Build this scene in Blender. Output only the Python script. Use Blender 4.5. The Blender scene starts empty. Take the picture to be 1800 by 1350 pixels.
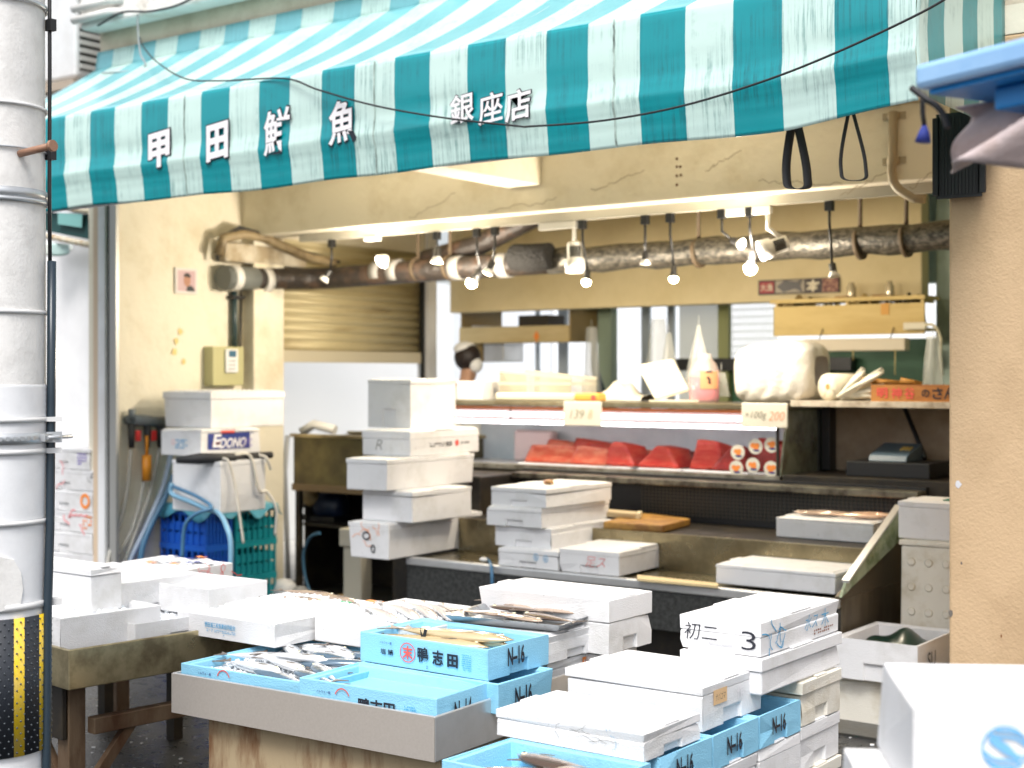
import bpy, bmesh, math, random
from mathutils import Vector, Matrix
random.seed(11)
SC = bpy.context.scene
COL = SC.collection
R_ = math.radians

# ------------------------------------------------------------------ camera, sky, sun, exposure
YAW = R_(36.57); FPX = 2500.0; HOR = 660.0; EYE = 1.6
FWD = Vector((-math.sin(YAW), math.cos(YAW), 0)); RGT = Vector((math.cos(YAW), math.sin(YAW), 0))
cam_d = bpy.data.cameras.new('camera'); cam = bpy.data.objects.new('camera', cam_d); COL.objects.link(cam)
cam.location = (0, 0, EYE); cam.rotation_euler = (R_(90), 0, YAW)
cam_d.sensor_width = 36; cam_d.lens = 36 * FPX / 1800; cam_d.shift_y = -(675 - HOR) / 1800
cam_d.clip_start = 0.05; cam_d.clip_end = 500
cam_d.dof.use_dof = True; cam_d.dof.focus_distance = 4.7; cam_d.dof.aperture_fstop = 2.4
SC.camera = cam

W = bpy.data.worlds.new('World'); SC.world = W; W.use_nodes = True
wn = W.node_tree.nodes; wl = W.node_tree.links
sky = wn.new('ShaderNodeTexSky'); sky.sky_type = 'NISHITA'; sky.sun_disc = False
SUN_EL, SUN_AZ = 58, 155           # degrees; azimuth clockwise from +Y
sky.sun_elevation = R_(SUN_EL); sky.sun_rotation = R_(SUN_AZ); sky.dust_density = 4.0; sky.air_density = 1.0; sky.ozone_density = 1.0
hs = wn.new('ShaderNodeHueSaturation'); hs.inputs['Saturation'].default_value = 0.35
wl.new(sky.outputs[0], hs.inputs['Color']); wl.new(hs.outputs[0], wn['Background'].inputs['Color'])
wn['Background'].inputs['Strength'].default_value = 0.15
sd = bpy.data.lights.new('sun', 'SUN'); sd.energy = 1.75; sd.angle = R_(25); sd.color = (1, .97, .93)
so = bpy.data.objects.new('sun', sd); COL.objects.link(so)
_d = Vector((math.sin(R_(SUN_AZ)) * math.cos(R_(SUN_EL)), math.cos(R_(SUN_AZ)) * math.cos(R_(SUN_EL)), math.sin(R_(SUN_EL))))
so.rotation_euler = _d.to_track_quat('Z', 'Y').to_euler(); so.location = _d * 30
SC.view_settings.view_transform = 'Standard'; SC.view_settings.look = 'None'
SC.view_settings.exposure = 0.7; SC.view_settings.gamma = 1.0
SC.cycles.use_denoising = True
SC.cycles.max_bounces = 8; SC.cycles.transparent_max_bounces = 12; SC.cycles.sample_clamp_indirect = 8
SC.cycles.caustics_reflective = False; SC.cycles.caustics_refractive = False

# ------------------------------------------------------------------ measuring: photo pixel + one known plane -> place
def ray(px, py):
    return FWD + RGT * ((px - 900) / FPX) + Vector((0, 0, (HOR - py) / FPX))
def at(px, py, X=None, Y=None, Z=None, d=None):
    r = ray(px, py)
    if X is not None: t = X / r.x
    elif Y is not None: t = Y / r.y
    elif Z is not None: t = (Z - EYE) / r.z
    else: t = d
    return Vector((0, 0, EYE)) + r * t
def dist(p): return p.x * FWD.x + p.y * FWD.y
def pxl(n, d): return n * d / FPX       # n pixels at depth d, in metres

# ------------------------------------------------------------------ materials
MATS = {}
def mat(name, col, rough=.5, metal=0., spec=.5, noise=0., nscale=8., col2=None, bump=0., bscale=60., stretch=None, emit=None, es=1., trans=0., alpha=1., coat=0., thr=(.42, .62), sss=0., bdist=.01):
    if name in MATS: return MATS[name]
    m = bpy.data.materials.new(name); m.use_nodes = True; MATS[name] = m
    nt = m.node_tree; N = nt.nodes; Lk = nt.links; b = N['Principled BSDF']
    b.inputs['Base Color'].default_value = (*col, 1); b.inputs['Roughness'].default_value = rough
    b.inputs['Metallic'].default_value = metal; b.inputs['Specular IOR Level'].default_value = spec
    b.inputs['Coat Weight'].default_value = coat; b.inputs['Transmission Weight'].default_value = trans; b.inputs['Alpha'].default_value = alpha
    if sss: b.inputs['Subsurface Weight'].default_value = sss; b.inputs['Subsurface Radius'].default_value = (.02, .02, .02); b.inputs['Subsurface Scale'].default_value = .5
    if emit: b.inputs['Emission Color'].default_value = (*emit, 1); b.inputs['Emission Strength'].default_value = es
    if col2 or bump:
        tc = N.new('ShaderNodeTexCoord'); mp = N.new('ShaderNodeMapping'); Lk.new(tc.outputs['Object'], mp.inputs['Vector'])
        if stretch: mp.inputs['Scale'].default_value = stretch
    if col2:
        nz = N.new('ShaderNodeTexNoise'); nz.inputs['Scale'].default_value = nscale; nz.inputs['Detail'].default_value = 6; nz.inputs['Roughness'].default_value = .65
        Lk.new(mp.outputs[0], nz.inputs['Vector'])
        rp = N.new('ShaderNodeValToRGB'); rp.color_ramp.elements[0].position = thr[0]; rp.color_ramp.elements[1].position = thr[1]
        rp.color_ramp.elements[0].color = (*col, 1); rp.color_ramp.elements[1].color = (*col2, 1)
        Lk.new(nz.outputs['Fac'], rp.inputs['Fac']); Lk.new(rp.outputs[0], b.inputs['Base Color'])
        if noise:
            mr = N.new('ShaderNodeMapRange'); mr.inputs['To Min'].default_value = max(0, rough - noise); mr.inputs['To Max'].default_value = min(1, rough + noise)
            Lk.new(nz.outputs['Fac'], mr.inputs['Value']); Lk.new(mr.outputs[0], b.inputs['Roughness'])
    if bump:
        n2 = N.new('ShaderNodeTexNoise'); n2.inputs['Scale'].default_value = bscale; n2.inputs['Detail'].default_value = 4
        Lk.new(mp.outputs[0], n2.inputs['Vector'])
        bp = N.new('ShaderNodeBump'); bp.inputs['Strength'].default_value = bump; bp.inputs['Distance'].default_value = bdist
        Lk.new(n2.outputs['Fac'], bp.inputs['Height']); Lk.new(bp.outputs[0], b.inputs['Normal'])
    return m

def foam_mat(name, col, dirt, amount=(.6, .78)):
    """expanded foam: beads in the bump, faint scuffs"""
    m = mat(name, col, rough=.55, spec=.3, col2=dirt, nscale=5, thr=amount, bump=.10, bscale=9, bdist=.02)
    nt = m.node_tree; N = nt.nodes; Lk = nt.links; b = N['Principled BSDF']
    bp = [n for n in N if n.type == 'BUMP'][0]; mp = [n for n in N if n.type == 'MAPPING'][0]
    v = N.new('ShaderNodeTexVoronoi'); v.inputs['Scale'].default_value = 210; Lk.new(mp.outputs[0], v.inputs['Vector'])
    b2 = N.new('ShaderNodeBump'); b2.inputs['Strength'].default_value = .3; b2.inputs['Distance'].default_value = .004
    Lk.new(v.outputs['Distance'], b2.inputs['Height']); Lk.new(bp.outputs[0], b2.inputs['Normal']); Lk.new(b2.outputs[0], b.inputs['Normal'])
    # small pits and black specks
    n3 = N.new('ShaderNodeTexNoise'); n3.inputs['Scale'].default_value = 55; n3.inputs['Detail'].default_value = 2; Lk.new(mp.outputs[0], n3.inputs['Vector'])
    r3 = N.new('ShaderNodeValToRGB'); r3.color_ramp.elements[0].position = .72; r3.color_ramp.elements[1].position = .80
    mx = N.new('ShaderNodeMixRGB'); old = b.inputs['Base Color'].links[0].from_socket
    mul = N.new('ShaderNodeMath'); mul.operation = 'MULTIPLY'; mul.inputs[1].default_value = .45
    Lk.new(n3.outputs['Fac'], r3.inputs['Fac']); Lk.new(r3.outputs[0], mul.inputs[0]); Lk.new(mul.outputs[0], mx.inputs['Fac'])
    Lk.new(old, mx.inputs['Color1']); mx.inputs['Color2'].default_value = (dirt[0] * .45, dirt[1] * .45, dirt[2] * .45, 1); Lk.new(mx.outputs[0], b.inputs['Base Color'])
    return m

def glass_mat(name, tint=(1, 1, 1), refl=.08, rough=.02):
    m = bpy.data.materials.new(name); m.use_nodes = True; MATS[name] = m
    nt = m.node_tree; N = nt.nodes; Lk = nt.links; N.clear()
    o = N.new('ShaderNodeOutputMaterial'); t = N.new('ShaderNodeBsdfTransparent'); t.inputs[0].default_value = (*tint, 1)
    g = N.new('ShaderNodeBsdfGlossy'); g.inputs['Roughness'].default_value = rough
    mx = N.new('ShaderNodeMixShader'); mx.inputs[0].default_value = refl
    Lk.new(t.outputs[0], mx.inputs[1]); Lk.new(g.outputs[0], mx.inputs[2]); Lk.new(mx.outputs[0], o.inputs[0])
    return m

def film_mat(name, col, a=.4, rough=.25):
    """thin clear plastic bag: part see-through, part milky"""
    m = bpy.data.materials.new(name); m.use_nodes = True; MATS[name] = m
    nt = m.node_tree; N = nt.nodes; Lk = nt.links; N.clear()
    o = N.new('ShaderNodeOutputMaterial'); t = N.new('ShaderNodeBsdfTransparent')
    p = N.new('ShaderNodeBsdfPrincipled'); p.inputs['Base Color'].default_value = (*col, 1); p.inputs['Roughness'].default_value = rough
    mx = N.new('ShaderNodeMixShader'); mx.inputs[0].default_value = a
    Lk.new(t.outputs[0], mx.inputs[1]); Lk.new(p.outputs[0], mx.inputs[2]); Lk.new(mx.outputs[0], o.inputs[0])
    return m

EPS = foam_mat('white_foam', (.755, .755, .765), (.62, .615, .60), (.52, .74))
EPSY = foam_mat('yellowed_beige_lit_foam', (.74, .71, .63), (.52, .46, .34), (.5, .72))  # aged yellow foam; also painted beige light on the rear column boxes
BLUE = foam_mat('blue_foam', (.27, .59, .80), (.20, .48, .68))
CREAM = mat('cream_plaster', (.76, .71, .58), .8, col2=(.60, .53, .38), nscale=2.2, thr=(.50, .76), bump=.25, bscale=14, bdist=.02)
CEILM = mat('ceiling_plaster', (.70, .60, .37), .8, col2=(.60, .50, .28), nscale=2, thr=(.45, .75), bump=.2, bscale=18)
TAN = mat('tan_stucco', (.58, .41, .245), .85, col2=(.44, .30, .17), nscale=2.5, thr=(.46, .8), bump=.3, bscale=95, bdist=.01)
PLAST = mat('white_plaster', (.78, .77, .74), .85, col2=(.60, .54, .46), nscale=3, thr=(.5, .72), bump=.6, bscale=30, bdist=.02)
WHITEP = mat('white_paint', (.74, .75, .76), .5, col2=(.66, .66, .66), nscale=3)
STEEL = mat('stainless_steel', (.66, .66, .66), .34, metal=.65, col2=(.54, .54, .53), nscale=5, noise=.10, thr=(.4, .75))
STEELD = mat('stained_steel', (.56, .47, .28), .32, metal=.85, col2=(.24, .19, .11), nscale=5, noise=.15)
STEELB = mat('brushed_front_panel', (.50, .46, .42), .4, metal=.35, col2=(.44, .40, .36), nscale=120, thr=(.3, .8))
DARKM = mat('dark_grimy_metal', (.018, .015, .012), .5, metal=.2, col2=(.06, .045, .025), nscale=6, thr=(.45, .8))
BLACKM = mat('black_paint', (.012, .012, .013), .4)
BLACKR = mat('black_rubber', (.02, .02, .022), .6)
RUST = mat('rusty_steel', (.17, .115, .07), .6, metal=.3, col2=(.075, .032, .013), nscale=5, thr=(.4, .68), stretch=(1.5, 1.5, .6), bump=.2, bscale=40)
RUSTB = mat('rust_streaked_base', (.40, .31, .19), .75, col2=(.15, .055, .015), nscale=5, thr=(.48, .70), stretch=(1.8, 1.8, .4), bump=.2, bscale=40)
ASPH = mat('wet_asphalt', (.013, .014, .015), .30, col2=(.032, .033, .035), nscale=14, noise=.2, bump=.5, bscale=110)
SHOPF = mat('shop_floor', (.03, .03, .028), .35, col2=(.06, .055, .045), nscale=5, noise=.2, bump=.2, bscale=40)
CONC = mat('pole_concrete', (.80, .79, .77), .85, col2=(.64, .63, .61), nscale=13, thr=(.45, .75), bump=.12, bscale=90)
WOOD = mat('old_wood', (.38, .20, .05), .55, col2=(.18, .08, .02), nscale=4, stretch=(.4, 3, 3))
WOODC = mat('cream_board', (.66, .53, .28), .6, col2=(.55, .42, .2), nscale=3, stretch=(.4, 2, 2))
GREENP = mat('green_board', (.05, .16, .08), .5)
TEALP = mat('pale_teal_wall', (.42, .52, .46), .7, col2=(.32, .40, .34), nscale=3)
INK = mat('black_ink', (.012, .014, .025), .5); INKB = mat('blue_ink', (.05, .35, .62), .5); INKR = mat('red_ink', (.75, .10, .08), .5)
INKP = mat('pink_ink', (.85, .35, .36), .5); INKO = mat('orange_ink', (.90, .28, .05), .5); INKN = mat('navy_ink', (.02, .04, .22), .5)
INKG = mat('grey_ink', (.25, .25, .24), .5); INKW = mat('white_ink', (.82, .80, .82), .5); INKV = mat('violet_ink', (.22, .16, .5), .5)
ICE = mat('crushed_ice', (.84, .87, .90), .2, spec=.6, sss=.3)

# ------------------------------------------------------------------ mesh builder
ROOTM = {}
class MB:
    def __init__(s): s.bm = bmesh.new(); s.mi = 0
    def f(s, vs):
        try:
            fc = s.bm.faces.new([s.bm.verts.new(v) for v in vs]); fc.material_index = s.mi; return fc
        except ValueError: pass
    def box(s, x0, x1, y0, y1, z0, z1):
        v = [s.bm.verts.new((x, y, z)) for z in (z0, z1) for y in (y0, y1) for x in (x0, x1)]
        for q in ((0, 2, 3, 1), (4, 5, 7, 6), (0, 1, 5, 4), (2, 6, 7, 3), (0, 4, 6, 2), (1, 3, 7, 5)):
            s.bm.faces.new([v[i] for i in q]).material_index = s.mi
        return s
    def obox(s, c, sz, M=None):
        M = Matrix.Translation(c) @ (M.to_4x4() if M else Matrix())
        v = [s.bm.verts.new(M @ Vector((x * sz[0] / 2, y * sz[1] / 2, z * sz[2] / 2))) for z in (-1, 1) for y in (-1, 1) for x in (-1, 1)]
        for q in ((0, 2, 3, 1), (4, 5, 7, 6), (0, 1, 5, 4), (2, 6, 7, 3), (0, 4, 6, 2), (1, 3, 7, 5)):
            s.bm.faces.new([v[i] for i in q]).material_index = s.mi
        return s
    def hexa(s, lo, hi):
        """lo, hi: 4 corners each, counter-clockwise"""
        a = [s.bm.verts.new(p) for p in lo]; b = [s.bm.verts.new(p) for p in hi]; n = len(a)
        s.bm.faces.new(a[::-1]).material_index = s.mi; s.bm.faces.new(b).material_index = s.mi
        for i in range(n): s.bm.faces.new((a[i], a[(i + 1) % n], b[(i + 1) % n], b[i])).material_index = s.mi
        return s
    def tube(s, pts, r, seg=10, caps=True):
        pts = [Vector(p) for p in pts]; n = len(pts); rr = r if isinstance(r, (list, tuple)) else [r] * n
        rings = []; up = None
        for i, p in enumerate(pts):
            t = (pts[min(i + 1, n - 1)] - pts[max(i - 1, 0)]).normalized()
            if up is None: up = t.orthogonal().normalized()
            up = (up - t * up.dot(t));  up = up.normalized() if up.length > 1e-6 else t.orthogonal().normalized()
            w = t.cross(up)
            rings.append([s.bm.verts.new(p + (up * math.cos(2 * math.pi * k / seg) + w * math.sin(2 * math.pi * k / seg)) * rr[i]) for k in range(seg)])
        for a, b in zip(rings, rings[1:]):
            for k in range(seg):
                fc = s.bm.faces.new((a[k], a[(k + 1) % seg], b[(k + 1) % seg], b[k])); fc.smooth = True; fc.material_index = s.mi
        if caps:
            s.bm.faces.new(rings[0][::-1]).material_index = s.mi; s.bm.faces.new(rings[-1]).material_index = s.mi
        return s
    def lathe(s, prof, c, axis=Vector((0, 0, 1)), seg=20, caps=True):
        q = Vector((0, 0, 1)).rotation_difference(Vector(axis).normalized()); c = Vector(c); rings = []
        for r, h in prof:
            rings.append([s.bm.verts.new(c + q @ Vector((r * math.cos(2 * math.pi * k / seg), r * math.sin(2 * math.pi * k / seg), h))) for k in range(seg)])
        for a, b in zip(rings, rings[1:]):
            for k in range(seg):
                fc = s.bm.faces.new((a[k], a[(k + 1) % seg], b[(k + 1) % seg], b[k])); fc.smooth = True; fc.material_index = s.mi
        if caps:
            s.bm.faces.new(rings[0][::-1]).material_index = s.mi; s.bm.faces.new(rings[-1]).material_index = s.mi
        return s
    def grid(s, fn, nu, nv, smooth=True, mfn=None):
        g = [[s.bm.verts.new(fn(u / nu, v / nv)) for v in range(nv + 1)] for u in range(nu + 1)]
        for u in range(nu):
            for v in range(nv):
                fc = s.bm.faces.new((g[u][v], g[u + 1][v], g[u + 1][v + 1], g[u][v + 1])); fc.smooth = smooth; fc.material_index = mfn(u, v) if mfn else s.mi
        return s
    def ball(s, c, r, seg=12, sc=(1, 1, 1)):
        M = Matrix.Translation(c) @ Matrix.Diagonal((*[x * r for x in sc], 1))
        res = bmesh.ops.create_uvsphere(s.bm, u_segments=seg, v_segments=max(6, seg // 2), radius=1, matrix=M)
        for v in res['verts']:
            for fc in v.link_faces: fc.smooth = True; fc.material_index = s.mi
        return s
    def ribbon(s, pts, w, O, ux, uz):
        """flat pen stroke through 2-D points on the plane O + x*ux + z*uz"""
        P = [Vector((p[0], p[1])) for p in pts]; n = len(P); L = []; Rr = []
        for i, p in enumerate(P):
            t = P[min(i + 1, n - 1)] - P[max(i - 1, 0)]
            t = t.normalized() if t.length > 1e-9 else Vector((1, 0)); nn = Vector((-t.y, t.x)) * w / 2
            for arr, q in ((L, p + nn), (Rr, p - nn)): arr.append(s.bm.verts.new(O + ux * q.x + uz * q.y))
        for i in range(n - 1):
            try: s.bm.faces.new((Rr[i], Rr[i + 1], L[i + 1], L[i])).material_index = s.mi
            except ValueError: pass
        return s
    def poly(s, pts, O, ux, uz, thick=0, n=None):
        vs = [O + ux * p[0] + uz * p[1] for p in pts]
        if thick:
            n = n or ux.cross(uz); s.hexa([v for v in vs], [v + n * thick for v in vs])
        else: s.f(vs)
        return s
    def obj(s, name, m, parent=None, bevel=0, seg=2, solid=0, sub=0, smooth=False, local=False, merge=True, norm=True):
        bm = s.bm
        if merge: bmesh.ops.remove_doubles(bm, verts=bm.verts, dist=1e-5)
        if norm: bmesh.ops.recalc_face_normals(bm, faces=bm.faces)
        me = bpy.data.meshes.new(name); o = bpy.data.objects.new(name, me); COL.objects.link(o)
        root = parent
        while root is not None and root.parent is not None: root = root.parent
        if parent is not None:
            o.parent = parent
            if not local: bm.transform(ROOTM[root.name].inverted())
        elif not local:
            xs = [v.co for v in bm.verts]
            c = Vector(((min(v.x for v in xs) + max(v.x for v in xs)) / 2, (min(v.y for v in xs) + max(v.y for v in xs)) / 2, min(v.z for v in xs)))
            bm.transform(Matrix.Translation(-c)); o.location = c; ROOTM[o.name] = Matrix.Translation(c)
        if smooth:
            for fc in bm.faces: fc.smooth = True
        bm.to_mesh(me); bm.free()
        for mm in (m if isinstance(m, (list, tuple)) else [m]): me.materials.append(mm)
        if solid: md = o.modifiers.new('solid', 'SOLIDIFY'); md.thickness = solid; md.offset = 0
        if bevel: md = o.modifiers.new('bevel', 'BEVEL'); md.width = bevel; md.segments = seg; md.limit_method = 'ANGLE'; md.angle_limit = R_(40); md.harden_normals = False
        if sub: md = o.modifiers.new('sub', 'SUBSURF'); md.levels = sub; md.render_levels = sub
        return o

def tag(o, label, cat, group=None, kind=None):
    o['label'] = label; o['category'] = cat
    if group: o['group'] = group
    if kind: o['kind'] = kind
    return o
def thing(name, label, cat, loc=(0, 0, 0), rz=0, group=None):
    o = bpy.data.objects.new(name, None); COL.objects.link(o); o.location = loc; o.rotation_euler = (0, 0, rz); o.empty_display_size = .1
    ROOTM[o.name] = Matrix.Translation(loc) @ Matrix.Rotation(rz, 4, 'Z')
    return tag(o, label, cat, group)
def struct(o): o['kind'] = 'structure'; return o
def copy_tree(o, parent=None, loc=None, rz=None, label=None):
    c = o.copy(); COL.objects.link(c)
    if parent is not None: c.parent = parent
    if loc is not None: c.location = loc
    if rz is not None: c.rotation_euler = (0, 0, rz)
    if label: c['label'] = label
    for ch in list(o.children): copy_tree(ch, c)
    return c

# ------------------------------------------------------------------ lettering
_TX = {}
def glyphs(s, bold=0.):
    k = (s, bold)
    if k not in _TX:
        cu = bpy.data.curves.new('lettering', 'FONT'); cu.body = s; cu.size = 1; cu.offset = bold; cu.resolution_u = 3
        to = bpy.data.objects.new('lettering', cu); COL.objects.link(to)
        dg = bpy.context.evaluated_depsgraph_get(); me = bpy.data.meshes.new_from_object(to.evaluated_get(dg))
        vs = [(v.co.x, v.co.y) for v in me.vertices]; fs = [tuple(p.vertices) for p in me.polygons]
        bpy.data.objects.remove(to); bpy.data.curves.remove(cu); bpy.data.meshes.remove(me)
        _TX[k] = (vs, fs)
    return _TX[k]
def letter(mb, s, O, ux, uz, w, h, bold=0., clip=None, slant=0.):
    """fit string s into a w x h box centred on O; clip: keep only what lies above this height (sunk behind a rim)"""
    vs, fs = glyphs(s, bold)
    if not vs: return
    x0 = min(v[0] for v in vs); x1 = max(v[0] for v in vs); y0 = min(v[1] for v in vs); y1 = max(v[1] for v in vs)
    sx = w / max(1e-6, x1 - x0); sy = h / max(1e-6, y1 - y0)
    bv = []
    for x, y in vs:
        a = (x - (x0 + x1) / 2) * sx; b = (y - (y0 + y1) / 2) * sy
        bv.append(mb.bm.verts.new(O + ux * (a + slant * b) + uz * b))
    for p in fs:
        try: mb.bm.faces.new([bv[i] for i in p]).material_index = mb.mi
        except ValueError: pass
def scrawl(n, w, h, rnd):
    """a handwritten-looking set of strokes inside w x h"""
    out = []
    for k in range(n):
        cx = (k + .5) / n * w
        for j in range(rnd.randint(2, 3)):
            x0 = cx + rnd.uniform(-.4, .4) * w / n; y0 = rnd.uniform(.1, 1) * h; a = rnd.uniform(0, 6.3); st = []
            for i in range(6):
                st.append((x0, y0)); a += rnd.uniform(-.9, .9)
                x0 += math.cos(a) * w / n * .22; y0 += math.sin(a) * h * .22
            out.append(st)
    return out

# ------------------------------------------------------------------ foam boxes
def side(mb, p0, ux, n, Wd, z0, z1, notch):
    """outer wall between heights z0..z1; notch = (width, height, depth) grip cut up from the lower edge, or None"""
    up = Vector((0, 0, 1))
    if not notch:
        mb.f([p0 + up * z0, p0 + ux * Wd + up * z0, p0 + ux * Wd + up * z1, p0 + up * z1]); return
    w, h, d = notch; a = (Wd - w) / 2; b = a + w; zs = [z0, z0 + h, z1]; xs = [0, a, b, Wd]
    P = lambda x, z, k=0: p0 + ux * x + up * z - n * k
    for i in range(3):
        for j in range(2):
            if i == 1 and j == 0:
                mb.f([P(a, z0, d), P(b, z0, d), P(b, z0 + h, d), P(a, z0 + h, d)])
                mb.f([P(a, z0 + h, d), P(b, z0 + h, d), P(b, z0 + h), P(a, z0 + h)])
                mb.f([P(a, z0), P(a, z0, d), P(a, z0 + h, d), P(a, z0 + h)])
                mb.f([P(b, z0, d), P(b, z0), P(b, z0 + h), P(b, z0 + h, d)])
            else: mb.f([P(xs[i], zs[j]), P(xs[i + 1], zs[j]), P(xs[i + 1], zs[j + 1]), P(xs[i], zs[j + 1])])
def loop(L, S, z, k=0):
    return [Vector((-L / 2 + k, -S / 2 + k, z)), Vector((L / 2 - k, -S / 2 + k, z)), Vector((L / 2 - k, S / 2 - k, z)), Vector((-L / 2 + k, S / 2 - k, z))]
def bridge(mb, a, b):
    for i in range(4): mb.f([a[i], a[(i + 1) % 4], b[(i + 1) % 4], b[i]])
def foam_body(L, S, H, notches, open_, wall=.022, floor=.025):
    mb = MB(); lo = loop(L, S, 0); ax = [Vector((1, 0, 0)), Vector((0, 1, 0)), Vector((-1, 0, 0)), Vector((0, -1, 0))]
    nn = [Vector((0, -1, 0)), Vector((1, 0, 0)), Vector((0, 1, 0)), Vector((-1, 0, 0))]
    for i, nm in enumerate(('front', 'right', 'back', 'left')):
        Wd = L if i % 2 == 0 else S
        nt = (min(.11, Wd * .3), H * .42, .012) if nm in notches else None
        side(mb, lo[i], ax[i], nn[i], Wd, 0, H, nt)
    if not notches: mb.f(lo[::-1])
    else: mb.f([v + Vector((0, 0, .014)) for v in loop(L, S, 0, .013)][::-1])
    if open_:
        t = loop(L, S, H); a = loop(L, S, H, wall * .42); b = loop(L, S, H - .007, wall * .5); c = loop(L, S, H - .007, wall); d = loop(L, S, floor, wall * 1.3)
        bridge(mb, t, a); bridge(mb, a, b); bridge(mb, b, c); bridge(mb, c, d); mb.f(d)
    else: mb.f(loop(L, S, H))
    return mb
def foam_lid(L, S, z0, z1, over=.002, cuts=True):
    L += 2 * over; S += 2 * over
    mb = MB(); lo = loop(L, S, z0); hi = loop(L, S, z1); mb.f(lo[::-1]); bridge(mb, lo, hi)
    a = loop(L, S, z1, .018); b = loop(L, S, z1 + .005, .023); bridge(mb, hi, a); bridge(mb, a, b); mb.f(b)
    if cuts:      # stacking lugs along the short edges
        for sx in (-1, 1):
            mb.box(sx * (L / 2 - .016) - .014, sx * (L / 2 - .016) + .014, -S * .13, S * .13, z1 + .0005, z1 + .006)
    return mb
RK = random.Random(77)
def rough(mb, L, S, H, n):
    """hand-worn foam: faces not quite true, a corner or two knocked in"""
    bmesh.ops.remove_doubles(mb.bm, verts=mb.bm.verts, dist=1e-5)
    cs = [v for v in mb.bm.verts if abs(abs(v.co.x) - L / 2) < .004 and abs(abs(v.co.y) - S / 2) < .004]
    for v in mb.bm.verts:
        if v.co.z > .004: v.co += Vector((RK.uniform(-1, 1), RK.uniform(-1, 1), RK.uniform(-.6, .6))) * .0013
    for v in RK.sample(cs, min(len(cs), n + (RK.random() < .4))):
        k = RK.uniform(.003, .011); v.co.x -= math.copysign(k, v.co.x); v.co.y -= math.copysign(k * .8, v.co.y); v.co.z -= k * .6 * (v.co.z > H * .5)
    return mb
def solve(pt, d, xt):
    """how far from pt along d until the picture column is xt"""
    u = (xt - 900) / FPX; r0 = pt.x * RGT.x + pt.y * RGT.y; f0 = dist(pt); rd = d.x * RGT.x + d.y * RGT.y; fd = d.x * FWD.x + d.y * FWD.y
    return (u * f0 - r0) / (rd - u * fd)
REPORT = []
def foam_box(label, xl, xc, xr, yb, yt, Z0, yaw=0, kind='lid', m=None, L=None, S=None, H=None, notch=('right',), marks=(), name='foam_box', lid_h=.03, wall=.022, group=None, pt=None, lm=None, cat='foam box', over=.002, floor=.025):
    m = m or EPS; ya = R_(yaw)
    ex = Vector((math.cos(ya), math.sin(ya), 0)); ey = Vector((-math.sin(ya), math.cos(ya), 0))
    p = pt if pt is not None else at(xc, yb, Z=Z0)
    if L is None: L = solve(p, -ex, xl)
    if S is None: S = solve(p, ey, xr)
    if H is None: H = (yb - yt) * dist(p) / FPX
    c = p - ex * L / 2 + ey * S / 2
    REPORT.append((label[:40], round(L, 3), round(S, 3), round(H, 3), [round(v, 2) for v in c]))
    t = thing(name, label, cat, (c.x, c.y, Z0), ya, group)
    bv = .006
    if kind == 'lid':
        rough(foam_body(L, S, H - lid_h - .001, notch, False), L, S, H, 1).obj('body', m, t, bevel=bv, local=True)
        rough(foam_lid(L, S, H - lid_h, H - .005, over), L, S, H, 1).obj('lid', lm or m, t, bevel=.005, local=True)
    else: rough(foam_body(L, S, H, notch, True, wall, floor), L, S, H, 1).obj('body', m, t, bevel=bv * .8, local=True)
    for mk in marks: put_mark(t, L, S, H, mk)
    t['_'] = 0; del t['_']
    return t, L, S, H, Z0 + H, c, (ex, ey)
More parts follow.
